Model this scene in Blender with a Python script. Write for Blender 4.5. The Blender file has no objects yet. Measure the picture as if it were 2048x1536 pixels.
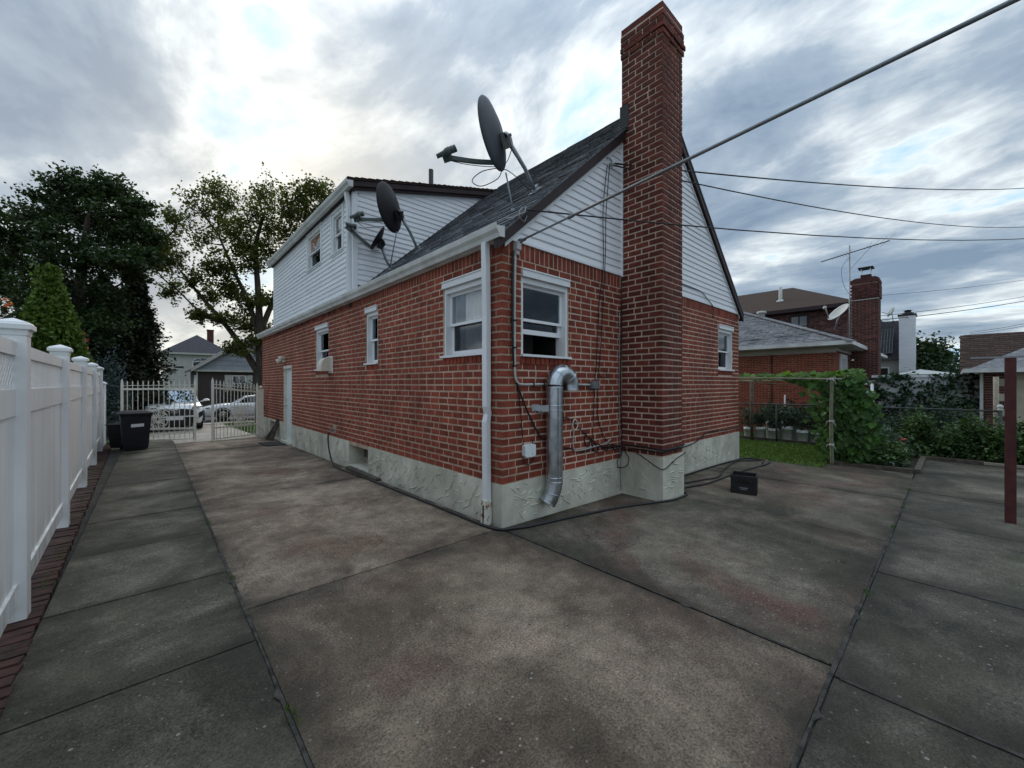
import bpy, bmesh, math, random
import numpy as np
from mathutils import Vector, Matrix

# ------------------------------------------------------------------ scene, camera, light
scene = bpy.context.scene
col = scene.collection
R = random.Random(7)
NP = np.random.default_rng(11)

CAM = (-2.803, -3.248, 1.55)
cam_d = bpy.data.cameras.new('camera'); cam = bpy.data.objects.new('camera', cam_d); col.objects.link(cam)
cam.location = CAM
cam_d.sensor_width = 36.0
cam_d.lens = 795.0/2048*36.0
cam_d.clip_start = 0.05; cam_d.clip_end = 3000
YAW = math.atan(722/795.0)                       # camera looks this far to the right of +Y
cam.rotation_euler = (math.radians(90), 0, -YAW)
scene.camera = cam

scene.render.engine = 'CYCLES'
scene.view_settings.view_transform = 'Standard'
scene.view_settings.look = 'None'
scene.view_settings.gamma = 1.0
scene.view_settings.exposure = 1.05
try: scene.view_settings.use_curve_mapping = False
except Exception: pass

SUN_EL = math.radians(20.0)
SUN_AZ = math.atan2(257, 839)                     # from +Y towards +X
world = bpy.data.worlds.new('World'); scene.world = world
world.use_nodes = True
OX, OY, ROT = 0.2, 3.1, 1.3
def build_world():
    nt = world.node_tree; N = nt.nodes; L = nt.links; N.clear()
    out = N.new('ShaderNodeOutputWorld'); bg = N.new('ShaderNodeBackground')
    bg.inputs['Strength'].default_value = 0.12
    L.new(bg.outputs[0], out.inputs[0])
    sky = N.new('ShaderNodeTexSky'); sky.sky_type = 'NISHITA'; sky.sun_disc = False
    sky.sun_elevation = SUN_EL; sky.sun_rotation = SUN_AZ
    sky.air_density = 1.0; sky.dust_density = 1.5; sky.ozone_density = 1.2
    tc = N.new('ShaderNodeTexCoord')
    nrm = N.new('ShaderNodeVectorMath'); nrm.operation = 'NORMALIZE'; L.new(tc.outputs['Generated'], nrm.inputs[0])
    sep = N.new('ShaderNodeSeparateXYZ'); L.new(nrm.outputs[0], sep.inputs[0])
    def math_(op, a, b=None, c=None, clamp=False):
        m = N.new('ShaderNodeMath'); m.operation = op; m.use_clamp = clamp
        for i, v in enumerate((a, b, c)):
            if v is None: continue
            if isinstance(v, (int, float)): m.inputs[i].default_value = v
            else: L.new(v, m.inputs[i])
        return m.outputs[0]
    def ramp(fac, pts):
        r = N.new('ShaderNodeValToRGB'); L.new(fac, r.inputs[0])
        while len(r.color_ramp.elements) < len(pts): r.color_ramp.elements.new(0.5)
        for e, (p, c) in zip(r.color_ramp.elements, pts):
            e.position = p; e.color = (*c, 1) if len(c) == 3 else c
        return r.outputs[0]
    def mix(fac, a, b, mode='MIX'):
        m = N.new('ShaderNodeMixRGB'); m.blend_type = mode
        for i, v in enumerate((fac, a, b)):
            if isinstance(v, (int, float)): m.inputs[i].default_value = v
            elif isinstance(v, tuple): m.inputs[i].default_value = (*v, 1)
            else: L.new(v, m.inputs[i])
        return m.outputs[0]
    # a flat cloud deck seen from below
    zc = math_('ADD', math_('MAXIMUM', sep.outputs[2], 0.0), 0.16)
    cx = math_('DIVIDE', sep.outputs[0], zc); cy = math_('DIVIDE', sep.outputs[1], zc)
    cmb = N.new('ShaderNodeCombineXYZ'); L.new(cx, cmb.inputs[0]); L.new(cy, cmb.inputs[1])
    def noise(scale, detail, rough, loc, rot=0.0, sx=1, sy=1, dist=0.0):
        mp = N.new('ShaderNodeMapping'); mp.inputs['Location'].default_value = loc
        mp.inputs['Rotation'].default_value = (0, 0, rot); mp.inputs['Scale'].default_value = (sx, sy, 1)
        L.new(cmb.outputs[0], mp.inputs[0])
        n = N.new('ShaderNodeTexNoise'); n.inputs['Scale'].default_value = scale; n.inputs['Detail'].default_value = detail
        n.inputs['Roughness'].default_value = rough; n.inputs['Distortion'].default_value = dist
        L.new(mp.outputs[0], n.inputs['Vector']); return n.outputs[0]
    n1 = noise(1.0, 7, 0.56, (OX, OY, 0), ROT, 1.0, 0.65, 0.5)
    n2 = noise(2.6, 6, 0.6, (4.1, 2.2, 0), 0.5, 1.0, 0.6, 0.4)
    cl = math_('ADD', math_('MULTIPLY', n1, 0.66), math_('MULTIPLY', n2, 0.34))
    # nearness to the sun behind the cloud
    dv = N.new('ShaderNodeVectorMath'); dv.operation = 'DOT_PRODUCT'; L.new(nrm.outputs[0], dv.inputs[0])
    ce = math.cos(SUN_EL)
    dv.inputs[1].default_value = (math.sin(SUN_AZ)*ce, math.cos(SUN_AZ)*ce, math.sin(SUN_EL))
    sd = math_('MAXIMUM', dv.outputs['Value'], 0.0)
    glow = math_('POWER', sd, 5.0)
    core = math_('POWER', sd, 38.0)
    # thin cloud (bright) to thick cloud (slate); thinner towards the sun
    cov = math_('SUBTRACT', cl, math_('MULTIPLY', glow, 0.04))
    k = 1/0.12
    def C(r, g, b): return (r*k, g*k, b*k)
    cloud = ramp(math_('MULTIPLY', math_('SUBTRACT', cov, 0.370), 5.0, None, True),
                 [(0.0, (0.29, 0.49, 0.67)), (0.15, (0.43, 0.59, 0.70)), (0.29, (0.63, 0.69, 0.71)), (0.44, (0.46, 0.51, 0.55)), (0.64, (0.265, 0.33, 0.40)), (1.0, (0.15, 0.21, 0.29))])
    gl = mix(math_('MULTIPLY', glow, 0.13, None, True), cloud, (0.70, 0.63, 0.53))
    gl = mix(math_('MULTIPLY', core, 0.40, None, True), gl, (0.98, 0.86, 0.64))
    # the low evening sky under the cloud deck is cream coloured on the sun's side
    hz = math_('MULTIPLY', math_('POWER', sd, 3.0), math_('POWER', math_('SUBTRACT', 1.0, math_('MAXIMUM', sep.outputs[2], 0.0), None, True), 9.0))
    gl = mix(math_('MULTIPLY', hz, 0.75, None, True), gl, (0.86, 0.74, 0.52))
    sc = N.new('ShaderNodeVectorMath'); sc.operation = 'SCALE'; L.new(gl, sc.inputs[0]); sc.inputs['Scale'].default_value = k
    # cloud decks are brighter overhead than at the horizon
    zen = math_('MULTIPLY_ADD', math_('POWER', math_('MAXIMUM', sep.outputs[2], 0.0), 5.0), 1.5, 0.70)
    sc2 = N.new('ShaderNodeVectorMath'); sc2.operation = 'SCALE'; L.new(sc.outputs[0], sc2.inputs[0]); L.new(zen, sc2.inputs['Scale'])
    open_ = math_('MULTIPLY', math_('SUBTRACT', 0.40, cov), 4.0, None, True)
    cl_ = N.new('ShaderNodeVectorMath'); cl_.operation = 'MINIMUM'; L.new(sky.outputs[0], cl_.inputs[0]); cl_.inputs[1].default_value = (0.62*k, 0.66*k, 0.72*k)
    fin = mix(math_('MULTIPLY_ADD', open_, 0.30, 0.05, True), sc2.outputs[0], cl_.outputs[0])
    L.new(fin, bg.inputs['Color'])
build_world()

sun_d = bpy.data.lights.new('sun', 'SUN'); sun = bpy.data.objects.new('sun', sun_d); col.objects.link(sun)
sun_d.energy = 0.7; sun_d.angle = math.radians(25); sun_d.color = (1.0, 0.90, 0.78)
_sv = Vector((math.sin(SUN_AZ)*math.cos(SUN_EL), math.cos(SUN_AZ)*math.cos(SUN_EL), math.sin(SUN_EL)))
sun.rotation_euler = _sv.to_track_quat('Z', 'Y').to_euler()
sun.location = (10, 30, 30)

# ------------------------------------------------------------------ helpers
def g(x, y):                                       # height of the ground: it falls away from the house corner
    z = -0.021*max(0.0, x) - 0.0104*max(0.0, y)
    if x > 12: z += 0.021*(x-12)
    if y > 11.5: z -= 0.0200*(min(y, 24.0)-11.5)
    if y > 24: z += 0.0104*(y-24)
    return z

_f = np.array([math.sin(YAW), math.cos(YAW), 0]); _r = np.array([math.cos(YAW), -math.sin(YAW), 0])
def px_size(p, s):                                 # rough size in pixels (2048 wide) of a piece of size s; 0 when outside the frame
    d = np.array(p) - np.array(CAM); z = d @ _f
    if z < 0.2: return 0
    x = 795*(d @ _r)/z; y = 795*d[2]/z
    if abs(x) > 1040 or abs(y) > 785: return 0
    return s*795/z

def mk(name, c1, c2=None, scale=5.0, rough=0.6, bump=0.0, bscale=60.0, metal=0.0, tint=0.0, objrand=0.0, detail=5.0,
       spec=0.4, c3=None, lo=0.35, hi=0.65, stretch=(1, 1, 1), coat=0.0, roughvar=0.0):
    m = bpy.data.materials.new(name); m.use_nodes = True
    nt = m.node_tree; N = nt.nodes; L = nt.links
    b = N['Principled BSDF']
    b.inputs['Roughness'].default_value = rough; b.inputs['Metallic'].default_value = metal
    b.inputs['Specular IOR Level'].default_value = spec
    if coat: b.inputs['Coat Weight'].default_value = coat; b.inputs['Coat Roughness'].default_value = 0.05
    geo = N.new('ShaderNodeNewGeometry')
    mp = N.new('ShaderNodeMapping'); mp.inputs['Scale'].default_value = stretch
    L.new(geo.outputs['Position'], mp.inputs[0])
    cur = None
    if c2 is not None:
        n = N.new('ShaderNodeTexNoise'); n.inputs['Scale'].default_value = scale; n.inputs['Detail'].default_value = detail
        n.inputs['Roughness'].default_value = 0.6
        L.new(mp.outputs[0], n.inputs['Vector'])
        r = N.new('ShaderNodeValToRGB'); L.new(n.outputs[0], r.inputs[0])
        r.color_ramp.elements[0].position = lo; r.color_ramp.elements[1].position = hi
        r.color_ramp.elements[0].color = (*c1, 1); r.color_ramp.elements[1].color = (*c2, 1)
        if c3:
            e = r.color_ramp.elements.new(0.5*(lo+hi)); e.color = (*c3, 1)
        cur = r.outputs[0]
        if roughvar:
            mr = N.new('ShaderNodeMath'); mr.operation = 'MULTIPLY_ADD'; L.new(n.outputs[0], mr.inputs[0])
            mr.inputs[1].default_value = roughvar; mr.inputs[2].default_value = rough-roughvar*0.5
            L.new(mr.outputs[0], b.inputs['Roughness'])
    else:
        v = N.new('ShaderNodeRGB'); v.outputs[0].default_value = (*c1, 1); cur = v.outputs[0]
    fac = None
    if tint:
        at = N.new('ShaderNodeAttribute'); at.attribute_name = 'tint'
        a = N.new('ShaderNodeMath'); a.operation = 'MULTIPLY_ADD'; L.new(at.outputs['Fac'], a.inputs[0])
        a.inputs[1].default_value = 2*tint; a.inputs[2].default_value = 1-tint; fac = a.outputs[0]
    if objrand:
        oi = N.new('ShaderNodeObjectInfo')
        a = N.new('ShaderNodeMath'); a.operation = 'MULTIPLY_ADD'; L.new(oi.outputs['Random'], a.inputs[0])
        a.inputs[1].default_value = 2*objrand; a.inputs[2].default_value = 1-objrand
        if fac is None: fac = a.outputs[0]
        else:
            mm = N.new('ShaderNodeMath'); mm.operation = 'MULTIPLY'; L.new(fac, mm.inputs[0]); L.new(a.outputs[0], mm.inputs[1]); fac = mm.outputs[0]
    if fac is not None:
        s = N.new('ShaderNodeVectorMath'); s.operation = 'SCALE'; L.new(cur, s.inputs[0]); L.new(fac, s.inputs['Scale']); cur = s.outputs[0]
    L.new(cur, b.inputs['Base Color'])
    if bump:
        nb = N.new('ShaderNodeTexNoise'); nb.inputs['Scale'].default_value = bscale; nb.inputs['Detail'].default_value = 4
        L.new(mp.outputs[0], nb.inputs['Vector'])
        bp = N.new('ShaderNodeBump'); bp.inputs['Strength'].default_value = bump; bp.inputs['Distance'].default_value = 0.01
        L.new(nb.outputs[0], bp.inputs['Height']); L.new(bp.outputs[0], b.inputs['Normal'])
    return m

def leaf_mat(name, dark, light, trans=0.35, rough=0.5):
    m = bpy.data.materials.new(name); m.use_nodes = True
    nt = m.node_tree; N = nt.nodes; L = nt.links
    b = N['Principled BSDF']; b.inputs['Roughness'].default_value = rough; b.inputs['Specular IOR Level'].default_value = 0.25
    at = N.new('ShaderNodeAttribute'); at.attribute_name = 'tint'
    mx = N.new('ShaderNodeMixRGB'); L.new(at.outputs['Fac'], mx.inputs[0])
    mx.inputs[1].default_value = (*dark, 1); mx.inputs[2].default_value = (*light, 1)
    L.new(mx.outputs[0], b.inputs['Base Color'])
    t = N.new('ShaderNodeBsdfTranslucent')
    s = N.new('ShaderNodeVectorMath'); s.operation = 'MULTIPLY'; s.inputs[1].default_value = (1.2, 1.25, 0.6)
    L.new(mx.outputs[0], s.inputs[0]); L.new(s.outputs[0], t.inputs['Color'])
    ms = N.new('ShaderNodeMixShader'); ms.inputs[0].default_value = trans
    L.new(b.outputs[0], ms.inputs[1]); L.new(t.outputs[0], ms.inputs[2]); L.new(ms.outputs[0], N['Material Output'].inputs['Surface'])
    return m

def glass_mat(name, tint=(0.93, 0.95, 0.96), refl=0.0):
    m = bpy.data.materials.new(name); m.use_nodes = True
    nt = m.node_tree; N = nt.nodes; L = nt.links; N.remove(N['Principled BSDF'])
    fr = N.new('ShaderNodeFresnel'); fr.inputs['IOR'].default_value = 1.5
    mx = N.new('ShaderNodeMath'); mx.operation = 'ADD'; mx.use_clamp = True; L.new(fr.outputs[0], mx.inputs[0]); mx.inputs[1].default_value = refl
    t = N.new('ShaderNodeBsdfTransparent'); t.inputs[0].default_value = (*tint, 1)
    gl = N.new('ShaderNodeBsdfGlossy'); gl.inputs['Roughness'].default_value = 0.02; gl.inputs[0].default_value = (0.9, 0.95, 1, 1)
    ms = N.new('ShaderNodeMixShader'); L.new(mx.outputs[0], ms.inputs[0]); L.new(t.outputs[0], ms.inputs[1]); L.new(gl.outputs[0], ms.inputs[2])
    L.new(ms.outputs[0], N['Material Output'].inputs['Surface'])
    return m

ORG = {}
def org(o): return ORG.get(o.name, Vector((0, 0, 0))) if o is not None else Vector((0, 0, 0))

class MB:
    """collects shapes (world coordinates) and links them as one mesh object"""
    def __init__(s): s.v = []; s.f = []; s.t = []; s.sm = []
    def poly(s, pts, faces, t=0.5, smooth=False):
        b = len(s.v); s.v.extend([tuple(p) for p in pts])
        for f in faces: s.f.append(tuple(b+i for i in f)); s.t.append(t); s.sm.append(smooth)
    def box(s, a, b, t=0.5):
        x0, y0, z0 = [min(p, q) for p, q in zip(a, b)]; x1, y1, z1 = [max(p, q) for p, q in zip(a, b)]
        s.poly([(x0,y0,z0),(x1,y0,z0),(x1,y1,z0),(x0,y1,z0),(x0,y0,z1),(x1,y0,z1),(x1,y1,z1),(x0,y1,z1)],
               [(0,3,2,1),(4,5,6,7),(0,1,5,4),(1,2,6,5),(2,3,7,6),(3,0,4,7)], t)
    def obox(s, c, ax, ay, az, t=0.5):               # oriented box: centre and three half axes
        c, ax, ay, az = Vector(c), Vector(ax), Vector(ay), Vector(az)
        P = [c+i*ax+j*ay+k*az for k in (-1, 1) for j in (-1, 1) for i in (-1, 1)]
        F = [(0,2,3,1),(4,5,7,6),(0,1,5,4),(1,3,7,5),(3,2,6,7),(2,0,4,6)]
        if ax.cross(ay).dot(az) < 0: F = [tuple(reversed(f)) for f in F]
        s.poly(P, F, t)
    def bar(s, p, q, w, h=None, upv=(0, 0, 1), t=0.5):
        p, q = Vector(p), Vector(q); d = q-p; h = h or w
        u = Vector(upv)
        if abs(d.normalized().dot(u)) > 0.98: u = Vector((1, 0, 0))
        sd = d.cross(u).normalized(); u2 = sd.cross(d).normalized()
        s.obox((p+q)/2, d/2, sd*w/2, u2*h/2, t)
    def tube(s, pts, r, n=8, t=0.5, caps=True, smooth=True):
        pts = [Vector(p) for p in pts]; m = len(pts)
        rs = r if isinstance(r, (list, tuple)) else [r]*m
        b = len(s.v); prev = None
        for i, p in enumerate(pts):
            d = (pts[min(i+1, m-1)]-pts[max(i-1, 0)])
            if d.length < 1e-9: d = Vector((0, 0, 1))
            d.normalize()
            if prev is None:
                a = Vector((0, 0, 1)) if abs(d.z) < 0.9 else Vector((1, 0, 0)); a = d.cross(a).normalized()
            else:
                a = prev - d*prev.dot(d)
                a = a.normalized() if a.length > 1e-6 else d.orthogonal().normalized()
            prev = a; c = d.cross(a)
            for k in range(n):
                an = 2*math.pi*k/n; s.v.append(tuple(p+(a*math.cos(an)+c*math.sin(an))*rs[i]))
        for i in range(m-1):
            for k in range(n):
                s.f.append((b+i*n+k, b+i*n+(k+1) % n, b+(i+1)*n+(k+1) % n, b+(i+1)*n+k)); s.t.append(t); s.sm.append(smooth)
        if caps:
            s.f.append(tuple(b+k for k in reversed(range(n)))); s.t.append(t); s.sm.append(False)
            s.f.append(tuple(b+(m-1)*n+k for k in range(n))); s.t.append(t); s.sm.append(False)
    def lathe(s, c, prof, n=16, ax=(0, 0, 1), t=0.5, smooth=True):   # prof: (radius, height) along ax
        c, ax = Vector(c), Vector(ax).normalized(); a = ax.orthogonal().normalized(); d = ax.cross(a); b = len(s.v)
        for (r, h) in prof:
            for k in range(n):
                an = 2*math.pi*k/n; s.v.append(tuple(c+ax*h+(a*math.cos(an)+d*math.sin(an))*max(r, 1e-4)))
        for i in range(len(prof)-1):
            for k in range(n):
                s.f.append((b+i*n+k, b+i*n+(k+1) % n, b+(i+1)*n+(k+1) % n, b+(i+1)*n+k)); s.t.append(t); s.sm.append(smooth)
    def prism(s, prof, d, t=0.5):                       # closed profile (3-D points) swept by vector d
        P = [Vector(p) for p in prof]; n = len(P); d = Vector(d)
        nrm = Vector((0, 0, 0))
        for i in range(n): nrm += (P[i]-P[0]).cross(P[(i+1) % n]-P[0])
        if nrm.dot(d) > 0: P.reverse()
        s.poly(P+[p+d for p in P], [tuple(range(n)), tuple(range(2*n-1, n-1, -1))]+[(i, i+n, (i+1) % n+n, (i+1) % n) for i in range(n)], t)
    def sphere(s, c, r, n=10, m=6, t=0.5, sc=(1, 1, 1)):
        c = Vector(c); b = len(s.v)
        for i in range(m+1):
            th = math.pi*i/m
            for k in range(n):
                ph = 2*math.pi*k/n; s.v.append((c.x+r*sc[0]*math.sin(th)*math.cos(ph), c.y+r*sc[1]*math.sin(th)*math.sin(ph), c.z+r*sc[2]*math.cos(th)))
        for i in range(m):
            for k in range(n):
                s.f.append((b+i*n+k, b+(i+1)*n+k, b+(i+1)*n+(k+1) % n, b+i*n+(k+1) % n)); s.t.append(t); s.sm.append(True)
    def mesh(s, name, m, o=Vector((0, 0, 0))):
        me = bpy.data.meshes.new(name)
        me.from_pydata([(x-o.x, y-o.y, z-o.z) for x, y, z in s.v], [], s.f)
        me.materials.append(m)
        at = me.attributes.new('tint', 'FLOAT', 'FACE'); at.data.foreach_set('value', s.t)
        me.polygons.foreach_set('use_smooth', s.sm); me.update()
        return me
    def build(s, name, m, parent=None, label=None, kind=None):
        o_ = org(parent); ob = bpy.data.objects.new(name, s.mesh(name, m, o_)); col.objects.link(ob)
        ORG[ob.name] = o_.copy()
        if parent is not None: ob.parent = parent
        if label: ob['label'] = label
        if kind: ob['kind'] = kind
        return ob
    def solo(s, name, m, label, cat, group=None, kind=None):          # a thing that is one mesh
        o = s.build(name, m); o['label'] = label; o['category'] = cat
        if group: o['group'] = group
        if kind: o['kind'] = kind
        return o

def thing(name, label, cat, loc=(0, 0, 0), group=None):
    o = bpy.data.objects.new(name, None); col.objects.link(o); o.location = loc; o.empty_display_size = 0.1
    o['label'] = label; o['category'] = cat
    if group: o['group'] = group
    ORG[o.name] = Vector(loc); return o

def place(name, me, parent, loc, rot=(0, 0, 0)):                       # a part that shares mesh data; loc in world coordinates
    ob = bpy.data.objects.new(name, me); col.objects.link(ob); ob.parent = parent
    ob.location = Vector(loc)-org(parent); ob.rotation_euler = rot; ORG[ob.name] = Vector(loc); return ob

class Fr:                                            # a wall's own axes: u along it, n out of it, z up
    def __init__(s, o, u, n):
        s.o, s.u, s.n = Vector(o), Vector(u), Vector(n)
        s.det = s.u.cross(s.n).z
    def p(s, u, n, z): return s.o+s.u*u+s.n*n+Vector((0, 0, z))
    def box(s, mb, u0, u1, n0, n1, z0, z1, t=0.5):
        a, b = s.p(u0, n0, z0), s.p(u1, n1, z1); mb.box(a, b, t)

def curve(pts, n=6):                                 # Catmull-Rom through points
    P = [Vector(p) for p in pts]; out = []
    for i in range(len(P)-1):
        a, b, c, d = P[max(i-1, 0)], P[i], P[i+1], P[min(i+2, len(P)-1)]
        for k in range(n):
            t = k/n
            out.append(0.5*((2*b)+(c-a)*t+(2*a-5*b+4*c-d)*t*t+(3*b-a-3*c+d)*t**3))
    out.append(P[-1]); return out

def cells(u0, u1, z0, z1, holes):                    # a rectangle minus rectangular holes, as rectangles
    us = sorted({u0, u1, *[min(max(h[i], u0), u1) for h in holes for i in (0, 1)]})
    zs = sorted({z0, z1, *[min(max(h[i], z0), z1) for h in holes for i in (2, 3)]})
    out = []
    for j in range(len(zs)-1):
        run = None
        for i in range(len(us)-1):
            cu, cz = (us[i]+us[i+1])/2, (zs[j]+zs[j+1])/2
            solid = not any(h[0] < cu < h[1] and h[2] < cz < h[3] for h in holes)
            if solid:
                if run is None: run = [us[i], us[i+1]]
                else: run[1] = us[i+1]
            if (not solid or i == len(us)-2) and run: out.append((run[0], run[1], zs[j], zs[j+1])); run = None
    return out

# ------------------------------------------------------------------ materials
M = {}
M['brick'] = mk('brick_red', (0.18, 0.032, 0.018), (0.30, 0.064, 0.034), scale=7, rough=0.85, bump=0.5, bscale=120, tint=0.24, objrand=0.10, detail=8)
M['brick_ch'] = mk('brick_chimney', (0.095, 0.019, 0.012), (0.18, 0.040, 0.024), scale=7, rough=0.85, bump=0.5, bscale=120, tint=0.26, objrand=0.10, detail=8)
def weather(m, lo=0.62, sc=0.7, zs=0.35):           # broad uneven weathering over a wall
    nt = m.node_tree; N = nt.nodes; L = nt.links; b = N['Principled BSDF']; src = b.inputs['Base Color'].links[0].from_socket
    geo = N.new('ShaderNodeNewGeometry'); mp = N.new('ShaderNodeMapping'); mp.inputs['Scale'].default_value = (1, 1, zs); L.new(geo.outputs['Position'], mp.inputs[0])
    n = N.new('ShaderNodeTexNoise'); n.inputs['Scale'].default_value = sc*2; n.inputs['Detail'].default_value = 7; n.inputs['Roughness'].default_value = 0.65; L.new(mp.outputs[0], n.inputs['Vector'])
    r = N.new('ShaderNodeMapRange'); L.new(n.outputs[0], r.inputs[0]); r.inputs[1].default_value = 0.35; r.inputs[2].default_value = 0.65; r.inputs[3].default_value = lo; r.inputs[4].default_value = 1.12
    s = N.new('ShaderNodeVectorMath'); s.operation = 'SCALE'; L.new(src, s.inputs[0]); L.new(r.outputs[0], s.inputs['Scale']); L.new(s.outputs[0], b.inputs['Base Color'])
    return m
weather(M['brick'], 0.78); weather(M['brick_ch'], 0.72)
M['mortar'] = mk('mortar', (0.38, 0.275, 0.20), (0.60, 0.455, 0.34), scale=3, rough=0.95, bump=0.6, bscale=160, detail=8)
M['mortar_n'] = mk('mortar_pinkish', (0.54, 0.40, 0.31), (0.72, 0.55, 0.44), scale=3, rough=0.95, bump=0.6, bscale=160, detail=8)
weather(M['mortar'], 0.7); weather(M['mortar_n'], 0.82)
M['stucco'] = mk('stucco_grey', (0.50, 0.485, 0.40), (0.67, 0.65, 0.55), scale=2.2, rough=0.9, bump=0.6, bscale=45, detail=8)
weather(M['stucco'], 0.72, 1.2, 0.5)
M['white'] = mk('white_vinyl', (0.80, 0.82, 0.85), (0.86, 0.88, 0.90), scale=1.3, rough=0.42, bump=0.04, bscale=30, tint=0.06)
def vinyl(name):                                     # white vinyl with faint streaks and splash dirt near the ground
    m = mk(name, (0.79, 0.79, 0.79), (0.87, 0.87, 0.87), scale=1.1, rough=0.42, bump=0.05, bscale=14, tint=0.05)
    nt = m.node_tree; N = nt.nodes; L = nt.links; b = N['Principled BSDF']; src = b.inputs['Base Color'].links[0].from_socket
    geo = N.new('ShaderNodeNewGeometry'); sp = N.new('ShaderNodeSeparateXYZ'); L.new(geo.outputs['Position'], sp.inputs[0])
    mp = N.new('ShaderNodeMapping'); mp.inputs['Scale'].default_value = (1, 5, 0.5); L.new(geo.outputs['Position'], mp.inputs[0])
    n = N.new('ShaderNodeTexNoise'); n.inputs['Scale'].default_value = 2.4; n.inputs['Detail'].default_value = 8; L.new(mp.outputs[0], n.inputs['Vector'])
    h = N.new('ShaderNodeMapRange'); L.new(sp.outputs[2], h.inputs[0]); h.inputs[1].default_value = 0.45; h.inputs[2].default_value = -0.1; h.inputs[3].default_value = 0.10; h.inputs[4].default_value = 1.0
    r = N.new('ShaderNodeMapRange'); L.new(n.outputs[0], r.inputs[0]); r.inputs[1].default_value = 0.42; r.inputs[2].default_value = 0.75
    f = N.new('ShaderNodeMath'); f.operation = 'MULTIPLY'; L.new(h.outputs[0], f.inputs[0]); L.new(r.outputs[0], f.inputs[1])
    mx = N.new('ShaderNodeMixRGB'); L.new(f.outputs[0], mx.inputs[0]); L.new(src, mx.inputs[1]); mx.inputs[2].default_value = (0.20, 0.21, 0.16, 1); L.new(mx.outputs[0], b.inputs['Base Color'])
    return m
M['vinyl'] = vinyl('fence_vinyl')
M['siding'] = mk('white_siding', (0.78, 0.80, 0.84), (0.86, 0.87, 0.90), scale=0.9, rough=0.5, tint=0.05, bump=0.05, bscale=25, stretch=(1, 1, 4))
M['trim'] = mk('white_aluminium_trim', (0.72, 0.74, 0.76), (0.80, 0.81, 0.82), scale=2, rough=0.4)
M['gutter'] = mk('white_gutter_weathered', (0.52, 0.52, 0.50), (0.74, 0.75, 0.75), scale=2.2, rough=0.45, detail=8, stretch=(1, 1, 1))
M['maroon'] = mk('maroon_fascia', (0.018, 0.008, 0.010), (0.032, 0.014, 0.015), scale=3, rough=0.6)
M['shingle'] = mk('shingle_slate', (0.075, 0.077, 0.085), (0.20, 0.204, 0.22), scale=26, rough=0.95, bump=0.6, bscale=140, tint=0.45, objrand=0.2, detail=8)
M['shingle_brown'] = mk('shingle_brown', (0.036, 0.020, 0.015), (0.072, 0.044, 0.033), scale=20, rough=0.95, bump=0.4, bscale=120, tint=0.3)
M['dark'] = mk('dark_interior', (0.012, 0.011, 0.012), rough=0.9)
M['black'] = mk('black_plastic', (0.012, 0.012, 0.013), (0.02, 0.02, 0.021), scale=8, rough=0.5)
M['bin'] = mk('bin_navy_plastic', (0.008, 0.009, 0.014), (0.013, 0.014, 0.02), scale=6, rough=0.55)
M['cable'] = mk('black_cable', (0.012, 0.011, 0.012), rough=0.6)
M['hose'] = mk('black_hose', (0.015, 0.016, 0.018), rough=0.42)
M['galv'] = mk('galvanised_steel', (0.42, 0.46, 0.50), (0.62, 0.66, 0.70), scale=9, rough=0.32, metal=1.0, detail=6, roughvar=0.2, bump=0.08, bscale=14)
M['steel'] = mk('grey_steel', (0.22, 0.23, 0.24), (0.32, 0.33, 0.34), scale=6, rough=0.45, metal=0.6)
M['pole'] = mk('galvanised_pole', (0.17, 0.19, 0.21), (0.26, 0.28, 0.30), scale=5, rough=0.42, metal=0.5)
M['dish'] = mk('dish_grey', (0.060, 0.066, 0.080), (0.085, 0.092, 0.11), scale=3, rough=0.5)
M['dishb'] = mk('dish_black', (0.009, 0.008, 0.010), (0.015, 0.013, 0.016), scale=4, rough=0.6)
M['dishpale'] = mk('dish_pale', (0.42, 0.44, 0.42), (0.5, 0.52, 0.5), scale=3, rough=0.55)
M['lnb'] = mk('grey_green_plastic', (0.08, 0.10, 0.095), (0.11, 0.13, 0.125), scale=6, rough=0.5)
M['iron'] = mk('cream_painted_iron', (0.68, 0.64, 0.54), (0.76, 0.73, 0.65), scale=9, rough=0.5, c3=None)
M['rustwhite'] = mk('peeling_paint', (0.23, 0.10, 0.045), (0.68, 0.66, 0.58), scale=16, rough=0.7, lo=0.36, hi=0.46, detail=8)
M['cream'] = mk('cream_plastic', (0.62, 0.58, 0.48), (0.7, 0.66, 0.56), scale=4, rough=0.5)
M['door'] = mk('white_door_paint', (0.66, 0.71, 0.72), (0.74, 0.79, 0.80), scale=3, rough=0.45)
M['glass'] = glass_mat('window_glass')
def soft_glass(name, tint, refl):                    # screened panes: little mirror reflection
    m = glass_mat(name, tint); N = m.node_tree.nodes
    for n in N:
        if n.type == 'MATH': n.operation = 'MULTIPLY'; n.inputs[1].default_value = refl
    return m
M['softglass'] = soft_glass('softly_reflecting_glass', (0.95, 0.95, 0.95), 0.3)
M['screenglass'] = soft_glass('window_glass_behind_screen', (0.55, 0.55, 0.56), 0.35)
M['curtain'] = mk('curtain_cloth', (0.62, 0.58, 0.52), (0.78, 0.74, 0.67), scale=6, rough=0.9, stretch=(8, 8, 1))
M['orange'] = mk('orange_curtain', (0.55, 0.19, 0.06), (0.66, 0.26, 0.10), scale=9, rough=0.9)
M['chrome'] = mk('bright_metal', (0.6, 0.6, 0.6), rough=0.2, metal=1.0)
M['paint'] = mk('white_car_paint', (0.84, 0.87, 0.90), rough=0.25, coat=0.8)
M['windscreen'] = glass_mat('windscreen_glass', (0.25, 0.28, 0.3), 0.45)
M['carglass'] = mk('car_glass', (0.012, 0.016, 0.02), rough=0.04, spec=1.0, coat=1.0)
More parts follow.
